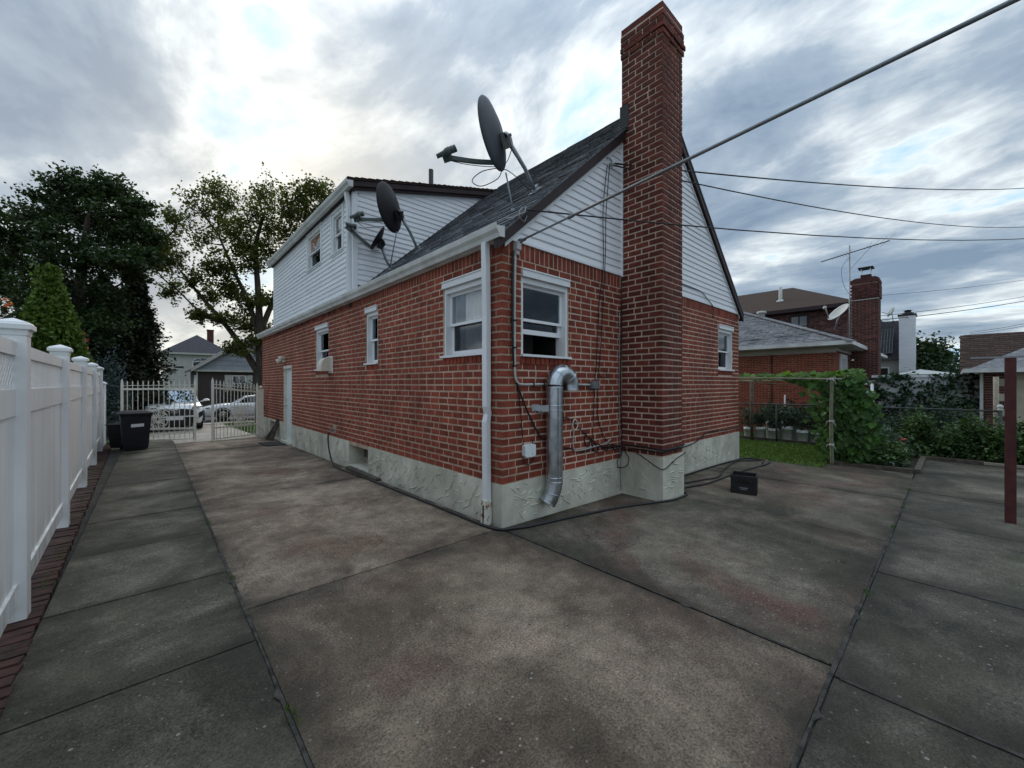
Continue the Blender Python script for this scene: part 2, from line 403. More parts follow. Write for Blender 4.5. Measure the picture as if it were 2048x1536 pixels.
M['tyre'] = mk('tyre_rubber', (0.012, 0.012, 0.012), rough=0.85)
M['drail'] = mk('dark_pipe', (0.03, 0.035, 0.032), (0.06, 0.065, 0.06), scale=9, rough=0.6)
M['redpost'] = mk('red_oxide_post', (0.065, 0.017, 0.017), (0.105, 0.030, 0.028), scale=7, rough=0.75, detail=8, bump=0.2, bscale=40)
M['timber'] = mk('weathered_timber', (0.055, 0.045, 0.035), (0.13, 0.11, 0.085), scale=9, rough=0.9, stretch=(1, 1, 1), bump=0.4, bscale=50)
M['palewood'] = mk('pale_weathered_wood', (0.25, 0.22, 0.17), (0.36, 0.32, 0.25), scale=9, rough=0.9, bump=0.3, bscale=60)
M['bamboo'] = mk('green_brown_pole', (0.13, 0.14, 0.09), (0.21, 0.22, 0.145), scale=12, rough=0.8)
M['bucket'] = mk('bucket_white', (0.66, 0.70, 0.69), (0.80, 0.83, 0.82), scale=5, rough=0.5, tint=0.1, detail=6)
M['soil'] = mk('soil', (0.018, 0.014, 0.010), (0.04, 0.032, 0.024), scale=18, rough=1.0, bump=0.6, bscale=60)
M['bark'] = mk('bark', (0.030, 0.024, 0.018), (0.085, 0.068, 0.050), scale=10, rough=0.95, bump=0.5, bscale=40, stretch=(1, 1, 0.3))
M['dirt'] = mk('dirt', (0.035, 0.032, 0.028), (0.065, 0.06, 0.052), scale=6, rough=1.0, bump=0.4, bscale=60)
M['filler'] = mk('joint_filler', (0.018, 0.017, 0.015), (0.075, 0.069, 0.060), scale=14, rough=0.95, bump=0.5, bscale=90, detail=8)
M['asphalt'] = mk('asphalt', (0.04, 0.04, 0.042), (0.06, 0.06, 0.062), scale=30, rough=0.9)
M['lawn'] = mk('lawn_turf', (0.022, 0.045, 0.010), (0.05, 0.095, 0.02), scale=30, rough=1.0, detail=8)
M['mat'] = mk('dark_rubber_mat', (0.03, 0.028, 0.027), (0.045, 0.042, 0.04), scale=30, rough=0.9)

def concrete(name, a, b, stain, specks=0.5, green=0.0):
    m = bpy.data.materials.new(name); m.use_nodes = True
    nt = m.node_tree; N = nt.nodes; L = nt.links; bs = N['Principled BSDF']
    bs.inputs['Roughness'].default_value = 0.88; bs.inputs['Specular IOR Level'].default_value = 0.25
    geo = N.new('ShaderNodeNewGeometry')
    def noise(sc, de, ro=0.6, off=(0, 0, 0), dist=0.0):
        mp = N.new('ShaderNodeMapping'); mp.inputs['Location'].default_value = off; L.new(geo.outputs['Position'], mp.inputs[0])
        n = N.new('ShaderNodeTexNoise'); n.inputs['Scale'].default_value = sc; n.inputs['Detail'].default_value = de
        n.inputs['Roughness'].default_value = ro; n.inputs['Distortion'].default_value = dist
        L.new(mp.outputs[0], n.inputs['Vector']); return n.outputs[0]
    def ramp(f, p0, c0, p1, c1):
        r = N.new('ShaderNodeValToRGB'); L.new(f, r.inputs[0]); e = r.color_ramp.elements
        e[0].position = p0; e[1].position = p1; e[0].color = (*c0, 1); e[1].color = (*c1, 1); return r.outputs[0]
    def mix(f, x, y, mode='MIX'):
        q = N.new('ShaderNodeMixRGB'); q.blend_type = mode
        for i, v in enumerate((f, x, y)):
            if isinstance(v, float): q.inputs[i].default_value = v
            elif isinstance(v, tuple): q.inputs[i].default_value = (*v, 1)
            else: L.new(v, q.inputs[i])
        return q.outputs[0]
    base = ramp(noise(0.75, 9, 0.66, (3, 1, 0), 0.6), 0.40, a, 0.61, b)
    st = ramp(noise(0.62, 8, 0.65, (9, 4, 0), 1.0), 0.50, (0, 0, 0), 0.66, (1, 1, 1))
    cur = mix(st, base, stain)
    # lichen / wear in the finer scale
    cur = mix(0.8, cur, ramp(noise(4.2, 10, 0.74), 0.33, (0.26, 0.26, 0.26), 0.68, (0.78, 0.78, 0.78)), 'OVERLAY')
    cur = mix(0.9, cur, ramp(noise(78, 8, 0.85), 0.39, (0.12, 0.12, 0.12), 0.61, (0.88, 0.88, 0.88)), 'OVERLAY')
    if green: cur = mix(ramp(noise(1.3, 8, 0.65, (5, 5, 0)), 0.45, (0, 0, 0), 0.65, (green, green, green)), cur, (0.068, 0.066, 0.04))
    class ms: outputs = [ramp(noise(105, 3, 0.75, (3, 3, 0)), 0.60, (0, 0, 0), 0.70, (1, 1, 1))]
    # single larger pale pebbles, unevenly strewn
    vo = N.new('ShaderNodeTexVoronoi'); vo.inputs['Scale'].default_value = 38; L.new(geo.outputs['Position'], vo.inputs['Vector'])
    sp = N.new('ShaderNodeSeparateColor'); L.new(vo.outputs['Color'], sp.inputs[0])
    thr = N.new('ShaderNodeMath'); thr.operation = 'MULTIPLY_ADD'; L.new(sp.outputs[1], thr.inputs[0]); thr.inputs[1].default_value = 0.28; thr.inputs[2].default_value = 0.04
    cm = N.new('ShaderNodeMath'); cm.operation = 'LESS_THAN'; L.new(vo.outputs['Distance'], cm.inputs[0]); L.new(thr.outputs[0], cm.inputs[1])
    sel = N.new('ShaderNodeMath'); sel.operation = 'GREATER_THAN'; L.new(sp.outputs[0], sel.inputs[0]); sel.inputs[1].default_value = 0.86
    pb = N.new('ShaderNodeMath'); pb.operation = 'MULTIPLY'; L.new(cm.outputs[0], pb.inputs[0]); L.new(sel.outputs[0], pb.inputs[1])
    wear = ramp(noise(1.6, 6, 0.6, (2, 7, 0)), 0.35, (0.25, 0.25, 0.25), 0.7, (1, 1, 1))
    m2 = N.new('ShaderNodeMath'); m2.operation = 'MULTIPLY'; L.new(ms.outputs[0], m2.inputs[0]); L.new(wear, m2.inputs[1])
    m3 = N.new('ShaderNodeMath'); m3.operation = 'MULTIPLY'; L.new(m2.outputs[0], m3.inputs[0]); m3.inputs[1].default_value = specks
    cur = mix(m3.outputs[0], cur, (0.34, 0.31, 0.275))
    pq = N.new('ShaderNodeMath'); pq.operation = 'MULTIPLY'; L.new(pb.outputs[0], pq.inputs[0]); L.new(wear, pq.inputs[1])
    cur = mix(pq.outputs[0], cur, (0.36, 0.34, 0.31))
    ea = N.new('ShaderNodeAttribute'); ea.attribute_name = 'edge'     # grime along the joints, broken up by noise
    en = N.new('ShaderNodeMath'); en.operation = 'MULTIPLY'; L.new(ea.outputs['Fac'], en.inputs[0]); L.new(ramp(noise(2.2, 8, 0.7, (1, 8, 0)), 0.32, (0.15, 0.15, 0.15), 0.58, (1.0, 1.0, 1.0)), en.inputs[1])
    cur = mix(en.outputs[0], cur, mix(0.85, cur, (0.030, 0.029, 0.022)))
    # hairline cracks
    vc = N.new('ShaderNodeTexVoronoi'); vc.feature = 'DISTANCE_TO_EDGE'; vc.inputs['Scale'].default_value = 0.33
    wp = N.new('ShaderNodeVectorMath'); wp.operation = 'ADD'; L.new(geo.outputs['Position'], wp.inputs[0])
    wn = N.new('ShaderNodeTexNoise'); wn.inputs['Scale'].default_value = 1.6; wn.inputs['Detail'].default_value = 6; L.new(geo.outputs['Position'], wn.inputs['Vector'])
    ws = N.new('ShaderNodeVectorMath'); ws.operation = 'SCALE'; ws.inputs['Scale'].default_value = 0.9; L.new(wn.outputs['Color'], ws.inputs[0]); L.new(ws.outputs[0], wp.inputs[1]); L.new(wp.outputs[0], vc.inputs['Vector'])
    ck = N.new('ShaderNodeMath'); ck.operation = 'LESS_THAN'; L.new(vc.outputs['Distance'], ck.inputs[0]); ck.inputs[1].default_value = 0.0011
    ck2 = N.new('ShaderNodeMath'); ck2.operation = 'MULTIPLY'; L.new(ck.outputs[0], ck2.inputs[0]); L.new(ramp(noise(0.5, 3, 0.5, (6, 2, 0)), 0.5, (0, 0, 0), 0.56, (0.7, 0.7, 0.7)), ck2.inputs[1])
    cur = mix(ck2.outputs[0], cur, (0.02, 0.02, 0.018))
    at = N.new('ShaderNodeAttribute'); at.attribute_name = 'tint'
    fa = N.new('ShaderNodeMath'); fa.operation = 'MULTIPLY_ADD'; L.new(at.outputs['Fac'], fa.inputs[0]); fa.inputs[1].default_value = 0.5; fa.inputs[2].default_value = 0.75
    s = N.new('ShaderNodeVectorMath'); s.operation = 'SCALE'; L.new(cur, s.inputs[0]); L.new(fa.outputs[0], s.inputs['Scale'])
    L.new(s.outputs[0], bs.inputs['Base Color'])
    nb = noise(70, 7, 0.7)
    bp = N.new('ShaderNodeBump'); bp.inputs['Strength'].default_value = 0.55; bp.inputs['Distance'].default_value = 0.006
    L.new(nb, bp.inputs['Height']); L.new(bp.outputs[0], bs.inputs['Normal'])
    return m
M['con_l'] = concrete('concrete_mossy', (0.050, 0.046, 0.034), (0.200, 0.178, 0.138), (0.064, 0.059, 0.041), 0.9, 0.5)
M['con_m'] = concrete('concrete_brown', (0.088, 0.063, 0.045), (0.255, 0.192, 0.144), (0.142, 0.088, 0.066), 0.95, 0.3)
M['con_d'] = concrete('concrete_drive', (0.185, 0.138, 0.103), (0.375, 0.292, 0.222), (0.165, 0.108, 0.078), 0.45)
M['con_r'] = concrete('concrete_reddish', (0.056, 0.049, 0.036), (0.20, 0.167, 0.126), (0.132, 0.078, 0.060), 0.9, 0.5)
M['con_o'] = concrete('concrete_greygreen', (0.042, 0.039, 0.031), (0.160, 0.142, 0.112), (0.055, 0.050, 0.036), 0.9, 0.55)
M['con_p'] = concrete('concrete_apron', (0.30, 0.27, 0.225), (0.42, 0.38, 0.32), (0.34, 0.29, 0.24), 0.1)
L_ = {}
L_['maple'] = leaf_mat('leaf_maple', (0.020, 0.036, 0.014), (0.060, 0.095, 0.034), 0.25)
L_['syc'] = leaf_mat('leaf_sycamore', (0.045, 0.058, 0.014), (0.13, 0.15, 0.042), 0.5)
L_['spruce'] = leaf_mat('leaf_spruce', (0.012, 0.021, 0.013), (0.036, 0.052, 0.030), 0.1)
L_['arb'] = leaf_mat('leaf_arborvitae', (0.035, 0.065, 0.010), (0.14, 0.22, 0.034), 0.25)
L_['vine'] = leaf_mat('leaf_vine', (0.020, 0.050, 0.012), (0.085, 0.185, 0.040), 0.25)
L_['vinetop'] = leaf_mat('leaf_vine_young', (0.045, 0.10, 0.014), (0.12, 0.23, 0.035), 0.35)
L_['bush'] = leaf_mat('leaf_bush', (0.024, 0.054, 0.016), (0.12, 0.20, 0.07), 0.25)
L_['ivy'] = leaf_mat('leaf_ivy', (0.020, 0.044, 0.024), (0.07, 0.125, 0.066), 0.2)
L_['grass'] = leaf_mat('grass_blade', (0.03, 0.07, 0.008), (0.085, 0.17, 0.02), 0.3)
L_['clover'] = leaf_mat('clover_bits', (0.10, 0.17, 0.03), (0.28, 0.36, 0.10), 0.2)
L_['blue'] = leaf_mat('leaf_bluegrey', (0.045, 0.065, 0.068), (0.10, 0.135, 0.14), 0.15)
L_['fl_o'] = leaf_mat('petal_orange', (0.65, 0.16, 0.05), (0.8, 0.3, 0.12), 0.3)
L_['fl_p'] = leaf_mat('petal_pink', (0.75, 0.35, 0.35), (0.85, 0.6, 0.58), 0.3)

# ------------------------------------------------------------------ ground
def sheet(mb, x0, x1, y0, y1, dz, nx=1, ny=1, skirt=0.0, t=0.5):
    xs = np.linspace(x0, x1, nx+1); ys = np.linspace(y0, y1, ny+1); b = len(mb.v)
    for y in ys:
        for x in xs: mb.v.append((float(x), float(y), g(x, y)+dz))
    W = nx+1
    for j in range(ny):
        for i in range(nx):
            mb.f.append((b+j*W+i, b+j*W+i+1, b+(j+1)*W+i+1, b+(j+1)*W+i)); mb.t.append(t); mb.sm.append(False)
    if skirt:
        c = [(x0, y0), (x1, y0), (x1, y1), (x0, y1)]
        for k in range(4):
            (ax, ay), (bx, by) = c[k], c[(k+1) % 4]
            mb.poly([(ax, ay, g(ax, ay)+dz), (bx, by, g(bx, by)+dz), (bx, by, g(bx, by)+dz-skirt), (ax, ay, g(ax, ay)+dz-skirt)], [(0, 3, 2, 1)], t)

mb = MB()
xs = [-600, -120, -40, -12, -4, 0, 4, 8, 12, 20, 40, 120, 600]; ys = [-600, -100, -30, -10, -4, 0, 4, 8, 11.5, 16, 20, 24, 40, 80, 160, 600]
for y in ys:
    for x in xs: mb.v.append((x, y, g(x, y if y < 60 else 60)-0.045))
W_ = len(xs)
for j in range(len(ys)-1):
    for i in range(W_-1): mb.f.append((j*W_+i, j*W_+i+1, (j+1)*W_+i+1, (j+1)*W_+i)); mb.t.append(0.5); mb.sm.append(False)
mb.build('ground', M['dirt'], kind='structure')

patio = bpy.data.objects.new('patio', None); col.objects.link(patio); patio['kind'] = 'structure'; ORG['patio'] = Vector((0, 0, 0))
def slab(x0, x1, y0, y1, m, gap=0.007, tx=None):
    q = MB()
    near = y0 < 6 and x1 < 8
    st = 0.14 if near else 0.4
    sheet(q, x0+gap, x1-gap, y0+gap, y1-gap, R.uniform(-0.003, 0.003), max(1, int((x1-x0)/st)), max(1, int((y1-y0)/st)), 0.05, tx if tx is not None else R.uniform(0.3, 0.7))
    ob = q.build('slab', M[m], patio)
    at = ob.data.attributes.new('edge', 'FLOAT', 'POINT')            # how close to a joint: dirt gathers there
    at.data.foreach_set('value', [math.exp(-min(x-x0, x1-x, y-y0, y1-y)/0.24) for x, y, z in q.v])
# strip of small slabs along the white fence
ly = [-9, -6.6, -4.2, -2.9, -1.66, -0.42, 0.80, 2.06, 3.30, 4.45, 5.60, 7.3, 8.6, 9.9, 11.3, 13.0]
for a, b in zip(ly, ly[1:]): slab(-3.345, -2.329, a, b, 'con_l')
# wide driveway slabs beside the house
for a, b, m in [(0.0, 3.52, 'con_d'), (3.52, 6.55, 'con_d'), (6.55, 9.1, 'con_d'), (9.1, 11.3, 'con_d')]:
    slab(-2.319, -0.028, a, b, m, 0.006)
slab(-2.319, -0.036, -2.818, 0.0, 'con_m', 0.006, 0.55)
# the patio behind the house
for a, b in [(-0.022, 2.78), (2.78, 5.2), (5.2, 7.3)]:
    slab(a, b, -2.818, -0.02, 'con_r', 0.006)
slab(7.3, 8.0, -2.80, -1.47, 'con_r', 0.009)
rx = [-6.5, -2.3, -0.12, 1.75, 3.85, 6.0, 8.3, 10.62]
for a, b in zip(rx, rx[1:]):
    slab(a, b, -5.3, -2.829, 'con_o', 0.008); slab(a, b, -9.0, -5.3, 'con_o', 0.008)
# dark filler in the two long joints
mb = MB(); sheet(mb, -2.352, -2.30, -2.82, 13.0, -0.007, 1, 16); sheet(mb, -2.3, 10.6, -2.85, -2.80, -0.014, 14, 1)
sheet(mb, -0.045, -0.015, -2.80, -0.02, -0.014, 1, 3)
def ragged(a, b, w0, w1, step=0.05, dz=0.004):        # a strip of old tar with an uneven edge
    a, b = Vector((*a, 0)), Vector((*b, 0)); L = (b-a).length; d = (b-a)/L; s = Vector((-d.y, d.x, 0)); n = int(L/step); o = len(mb.v); wl = wr = 0.5
    for i in range(n+1):
        wl = min(1, max(0, wl+R.gauss(0, 0.16))); wr = min(1, max(0, wr+R.gauss(0, 0.16))); x = a+d*(i*step)
        for sg, w in ((1, wl), (-1, wr)):
            ww = w0+(w1-w0)*w+(0.02 if R.random() < 0.025 else 0); p = x+s*sg*ww; mb.v.append((p.x, p.y, g(p.x, p.y)+dz))
    for i in range(n): mb.f.append((o+2*i, o+2*i+1, o+2*i+3, o+2*i+2)); mb.t.append(R.random()); mb.sm.append(False)
ragged((-2.324, -3.2), (-2.324, 12.6), 0.004, 0.012); ragged((-2.3, -2.824), (10.6, -2.824), 0.004, 0.012); ragged((-0.029, -2.8), (-0.029, -0.03), 0.003, 0.011)
for xx in (1.75, -0.12): ragged((xx, -2.86), (xx, -5.2), 0.006, 0.016)
mb.build('joint_filler', M['filler'], patio)
# front driveway, lawns, pavement and street
mb = MB()
for (x0, x1, y0, y1) in [(-3.3, -2.345, 13.0, 20.5), (-2.335, -0.25, 11.3, 14.0), (-2.335, -0.25, 14.02, 17.2), (-2.335, -0.25, 17.22, 20.5)]:
    sheet(mb, x0, x1, y0, y1, 0.0, 2, 4)
mb.build('driveway', M['con_p'], kind='structure')
mb = MB(); sheet(mb, -60, 60, 20.5, 22.0, 0.02, 4, 2); mb.build('pavement', M['con_p'], kind='structure')
mb = MB(); sheet(mb, -90, 90, 22.0, 31.0, -0.03, 4, 4); mb.build('street', M['asphalt'], kind='structure')
mb = MB(); sheet(mb, -0.245, 16, 12.6, 20.5, 0.0, 4, 8); sheet(mb, -60, -3.31, 13.4, 20.5, 0.0, 4, 6); sheet(mb, -60, -3.95, -14, 13.38, -0.02, 4, 10); sheet(mb, -60, 60, 31.5, 60, 0.0, 4, 6)
mb.build('front_lawn', M['lawn'], kind='structure')
# back lawn beside the patio and the soil of the beds
mb = MB(); sheet(mb, 7.31, 11.6, -1.47, 14, 0.0, 4, 10); sheet(mb, 11.6, 14, -12, 14, 0.0, 3, 10); sheet(mb, 14, 60, -40, 60, -0.01, 6, 10)
mb.build('back_lawn', M['lawn'], kind='structure')
mb = MB(); sheet(mb, 8.02, 11.6, -2.80, -1.47, 0.01, 3, 2); sheet(mb, 10.65, 11.6, -12, -2.80, 0.01, 2, 6); mb.build('garden_soil', M['soil'], kind='structure')

def blades(name, mat, region, n, h, w, lab=None, parent=None, kind='stuff'):
    q = MB(); V = []; F = []; T = []
    for i in range(n):
        x, y = region(); z = g(x, y); a = R.uniform(0, 6.283); hh = h*R.uniform(0.5, 1.25); b = len(q.v)
        dx, dy = math.cos(a)*w/2, math.sin(a)*w/2; lx, ly_ = R.gauss(0, hh*0.5), R.gauss(0, hh*0.5)
        q.v += [(x-dx, y-dy, z), (x+dx, y+dy, z), (x+lx, y+ly_, z+hh)]; q.f.append((b, b+1, b+2)); q.t.append(R.random()); q.sm.append(False)
    return q.build(name, mat, parent, kind=kind)
def reg_lawn():
    while True:
        x, y = R.uniform(7.32, 11.4), R.uniform(-1.5, 1.8)
        return x, y
blades('grass', L_['grass'], reg_lawn, 16000, 0.06, 0.012)
blades('clover', L_['clover'], reg_lawn, 1500, 0.045, 0.035)
blades('grass', L_['grass'], lambda: (R.uniform(-0.24, 3.5), R.uniform(12.7, 20.4)), 5000, 0.09, 0.03)

# weeds in the cracks and bits of dead leaf on the concrete
def reg_weed():
    k = R.random()
    if k < 0.55: y = R.choice([1.6, 2.2, 3.6, 4.6, 6.2, 7.4, 9.3])+R.gauss(0, 0.14); return (-3.475-0.028*(y-0.9)+0.07+abs(R.gauss(0, 0.03)), y)
    if k < 0.75: y = R.choice([-1.2, 0.6, 2.4, 5.0])+R.gauss(0, 0.05); return (-2.324+R.gauss(0, 0.012), y)
    x = R.choice([-1.4, 1.2, 3.4, 4.6, 6.1])+R.gauss(0, 0.05); return (x, -2.824+R.gauss(0, 0.012))
blades('weeds', L_['grass'], reg_weed, 420, 0.035, 0.008)
q = MB()
for i in range(70):
    x, y = (R.uniform(-2.2, 7), R.uniform(-2.7, -0.2)) if R.random() < 0.4 else (R.uniform(-3.2, -0.2), R.uniform(-2.5, 8))
    if R.random() < 0.5: x = R.choice([-2.29, -0.12, -2.37])+abs(R.gauss(0, 0.05)); y = R.uniform(0, 9)
    if x > -0.1 and y > -0.05: continue
    z = g(x, y)+0.006; a = R.uniform(0, 6.28); s_ = R.uniform(0.006, 0.018); b_ = len(q.v)
    for k_, (u, v) in enumerate([(-1, 0), (0, 0.45), (1, 0), (0, -0.45)]): q.v.append((x+s_*(u*math.cos(a)-v*math.sin(a)), y+s_*(u*math.sin(a)+v*math.cos(a)), z+R.uniform(0, 0.006)))
    q.f.append((b_, b_+1, b_+2, b_+3)); q.t.append(R.random()); q.sm.append(False)
q.build('leaf_litter', mk('dead_leaf', (0.03, 0.02, 0.012), (0.12, 0.08, 0.045), scale=3, rough=0.9), kind='stuff')

# ------------------------------------------------------------------ brick edging along the fence
edge = thing('brick_edging', 'row of dark red bricks laid flat along the foot of the white fence', 'brick edging', (-3.38, 5, 0))
mb = MB(); mb.box((-0.105, -0.046, -0.05), (0.105, 0.046, 0.0)); 
BE = []
for k in range(8):
    q = MB(); j = lambda: R.uniform(-0.004, 0.004)
    hx, hy = 0.104, 0.045
    P = [(-hx+j(), -hy+j(), -0.06), (hx+j(), -hy+j(), -0.06), (hx+j(), hy+j(), -0.06), (-hx+j(), hy+j(), -0.06)]
    P += [(x*0.97, y*0.95, 0.0+j()*0.5) for x, y, z in P]
    q.poly(P, [(4, 5, 6, 7), (0, 1, 5, 4), (1, 2, 6, 5), (2, 3, 7, 6), (3, 0, 4, 7)], R.random()); BE.append(q)
M['brick_edge'] = mk('brick_edging_dirty', (0.022, 0.013, 0.011), (0.075, 0.030, 0.024), scale=9, rough=0.9, bump=0.6, bscale=60, tint=0.35, objrand=0.3, detail=8)
BEm = [q.mesh('brick', M['brick_edge']) for q in BE]
y = -6.4; k = 0
while y < 12.6:
    x = -3.452-0.022*(y-1)
    place('brick', R.choice(BEm), edge, (x+R.uniform(-0.006, 0.006), y, g(x, y)+0.012+R.uniform(-0.006, 0.006)), (R.uniform(-.03, .03), R.uniform(-.03, .03), R.uniform(-0.05, 0.05)))
    y += 0.103+R.uniform(-0.002, 0.004)

# ------------------------------------------------------------------ the brick house
HW, HL, EZ = 7.15, 12.44, 3.14                    # width of the gable, length, top of the brickwork
RX, SL = 3.575, 0.89                              # ridge position and slope
def roofz(x): return 3.25+SL*min(x, HW-x)
house = thing('brick_house', 'red brick house with white siding gable, tall chimney and long dormer', 'house', (3.5, 6, 0))
FL = Fr((0, 0, 0), (0, 1, 0), (-1, 0, 0)); FR = Fr((0, 0, 0), (1, 0, 0), (0, -1, 0))
holesL = [(0.30, 1.15, 1.91, 2.855), (3.17, 3.65, 1.91, 2.87), (5.66, 6.52, 1.88, 2.86), (8.65, 9.49, -0.3, 2.02)]
holesR = [(0.29, 1.105, 1.89, 2.855), (5.96, 6.76, 1.86, 2.80)]
baseL = [(3.55, 4.45, 0.02, 0.46), (9.95, 11.25, -0.14, 0.40)]

mb = MB()
for (u0, u1, z0, z1) in cells(0.0, HL, 0.40, EZ, holesL): FL.box(mb, u0, u1, -0.26, 0.0, z0, z1)
wallL = mb.build('brick_wall', M['mortar'], house)
mb = MB()
for (u0, u1, z0, z1) in cells(0.262, HW, 0.40, EZ, holesR): FR.box(mb, u0, u1, -0.26, -0.0015, z0, z1)
wallR = mb.build('brick_wall', M['mortar_n'], house)
mb = MB(); mb.box((6.89, 0.262, 0.3), (HW, HL, EZ)); mb.box((0.262, HL-0.26, 0.3), (6.888, HL, EZ)); mb.build('rear_wall', M['brick'], house)

CH, BH, JT, ML = 0.083, 0.0625, 0.0205, 0.2115      # course, brick height, joint, module
BRICKS = []                                       # (size_px, frame, u0, u1, z0, z1, parent)
def brickq(mb, fr, u0, u1, z0, z1, n1=0.0045, n0=-0.02, t=None):
    t = R.random() if t is None else t
    j = lambda a=0.0016: R.uniform(-a, a)
    c = 0.0035
    q = [(u0+j(), n0, z0+j()), (u1+j(), n0, z0+j()), (u1+j(), n0, z1+j()), (u0+j(), n0, z1+j())]
    o = [(a[0], n1-0.002, a[2]) for a in q]; h = n1+j(0.0012)
    i = [(q[0][0]+c, h, q[0][2]+c), (q[1][0]-c, h+j(0.001), q[1][2]+c), (q[2][0]-c, h, q[2][2]-c), (q[3][0]+c, h+j(0.001), q[3][2]-c)]
    F = [(8, 9, 10, 11)]
    for k in range(4): F += [(k, (k+1) % 4, 4+(k+1) % 4, 4+k), (4+k, 4+(k+1) % 4, 8+(k+1) % 4, 8+k)]
    if fr.det < 0: F = [tuple(reversed(f)) for f in F]
    # u right, n towards us, z up: outward winding
    mb.poly([fr.p(*p) for p in q+o+i], [tuple(reversed(f)) for f in F], t)
def course_wall(fr, parent, u_start, u_end, z0, nc, masks, first=0.0, kind='M'):
    for r in range(nc):
        za = z0+r*CH+JT*0.5; zb = za+BH
        us = u_start[r % 2]; u = us; 
        while u < u_end-0.03:
            w = ML-JT
            rnd = R.random()
            if rnd < 0.045: w = 0.098
            e = min(u+w, u_end)
            if u_end-e < 0.05: e = u_end
            segs = [(u, e)]
            for (m0, m1, a, b) in masks:
                if b <= za+0.01 or a >= zb-0.01: continue
                ns = []
                for (p, q) in segs:
                    if q <= m0 or p >= m1: ns.append((p, q)); continue
                    if p < m0-0.012: ns.append((p, m0-0.010))
                    if q > m1+0.012: ns.append((m1+0.010, q))
                segs = ns
            for (p, q) in segs:
                if q-p > 0.025:
                    cpt = fr.p((p+q)/2, 0, (za+zb)/2)
                    BRICKS.append((px_size(cpt, q-p), fr, p, q, za, zb, parent, kind))
            u = e+JT
maskL = [(h[0]-0.0, h[1]+0.0, h[2]-0.12, h[3]+0.004) for h in holesL[:3]]+[holesL[3]]+[(5.2, 5.38, 0.55, 0.65)]
maskR = [(h[0]-0.0, h[1]+0.0, h[2]-0.12, h[3]+0.004) for h in holesR]+[(2.322, 2.905, 0, 9)]
course_wall(FL, wallL, (0.105, 0.2045), HL, 0.46, 30, maskL)
course_wall(FR, wallR, (0.2045, 0.105), HW, 0.46, 30, maskR)
# soldier course under the eaves and rowlock sills
def soldiers(fr, parent, u0, u1, z0, z1, masks=(), dn=0.0):
    u = u0
    while u < u1-0.05:
        if not any(m[0] < u+0.03 < m[1] for m in masks):
            BRICKS.append((px_size(fr.p(u, 0, z0), 0.09)*(1 if z1-z0 > 0.12 else 0.8), fr, u, u+0.064+R.uniform(-0.002, 0.002), z0, z1, parent, 'S' if not dn else 'R'))
        u += 0.0805
soldiers(FL, wallL, 0.105, HL, 2.957, EZ-0.004); soldiers(FR, wallR, 0.112, HW, 2.957, EZ-0.004, [(2.30, 2.93)])
for h in holesL[:3]: soldiers(FL, wallL, h[0]-0.02, h[1]+0.03, h[2]-0.115, h[2]-0.032, (), 1)
for h in holesR: soldiers(FR, wallR, h[0]-0.02, h[1]+0.03, h[2]-0.115, h[2]-0.032, (), 1)
# chimney: brick shaft on the gable wall
CX0, CX1, CY, CZ0, CZ1 = 2.323, 2.905, -0.632, 0.56, 6.70
mb = MB(); mb.box((CX0+0.004, CY+0.004, 0.30), (CX1-0.004, -0.003, 6.62))
mb.box((CX0-0.012, CY-0.012, 6.30), (CX1+0.012, 0.0, 6.645))
chim = mb.build('chimney', M['mortar_n'], house)
FCS = Fr((CX0, CY, 0), (0, 1, 0), (-1, 0, 0)); FCF = Fr((CX0, CY, 0), (1, 0, 0), (0, -1, 0))
course_wall(FCS, chim, (0.105, 0.2045), 0.622, CZ0, 69, [], kind='C'); course_wall(FCF, chim, (0.2045, 0.105), 0.475, CZ0, 69, [], kind='C')
def corner_boxes(cx, cy, z0, nc, parent, kind, flip=1, long_=0.188, short=0.088):
    for r in range(nc):
        za = z0+r*CH+JT*0.5; zb = za+BH
        a = (long_, short) if r % 2 == 0 else (short, long_)
        # even courses run along the gable wall
        BRICKS.append((px_size((cx, cy, za), a[0]+a[1]), None, (cx-0.0045*flip, cy-0.0045, za), (cx+a[0]*flip, cy+a[1], zb), None, None, parent, kind))
corner_boxes(0, 0, 0.46, 30, wallR, 'MK'); corner_boxes(CX0, CY, CZ0, 69, chim, 'CK')
corner_boxes(CX1, CY, CZ0, 69, chim, 'CK', -1, 0.088, 0.088)
BRICKS.append((40, None, (-0.007, -0.007, 2.957), (0.09, 0.09, EZ-0.004), None, None, wallR, 'MK'))
# chimney head: two corbelled courses, a band, and the cap
for (a, zc, n) in [(0.022, 6.29, 0), (0.036, 6.373, 1), (0.020, 6.456, 0), (0.020, 6.539, 1)]:
    for s, (fr, L0) in enumerate([(Fr((CX0-a, CY-a, 0), (0, 1, 0), (-1, 0, 0)), 0.63+a), (Fr((CX0-a, CY-a, 0), (1, 0, 0), (0, -1, 0)), CX1-CX0+2*a)]):
        course_wall(fr, chim, ((0.105, 0.2045), (0.2045, 0.105))[s] if n == 0 else ((0.2045, 0.105), (0.105, 0.2045))[s], L0, zc, 1, [], kind='C')
    aa = (0.188, 0.088) if n == 0 else (0.088, 0.188)
    BRICKS.append((30, None, (CX0-a-0.007, CY-a-0.007, zc+JT/2), (CX0-a+aa[0], CY-a+aa[1], zc+JT/2+BH), None, None, chim, 'CK'))
mb = MB(); mb.box((CX0-0.005, CY-0.005, 6.646), (CX1+0.005, 0.0, 6.74)); mb.prism([(CX0-0.005, CY-0.005, 6.742), (CX1+0.005, CY-0.005, 6.742), (CX1-0.1, CY+0.1, 6.77), (CX0+0.1, CY+0.1, 6.77)], (0, 0.5, 0))
mb.build('chimney_cap', M['brick_ch'], house)
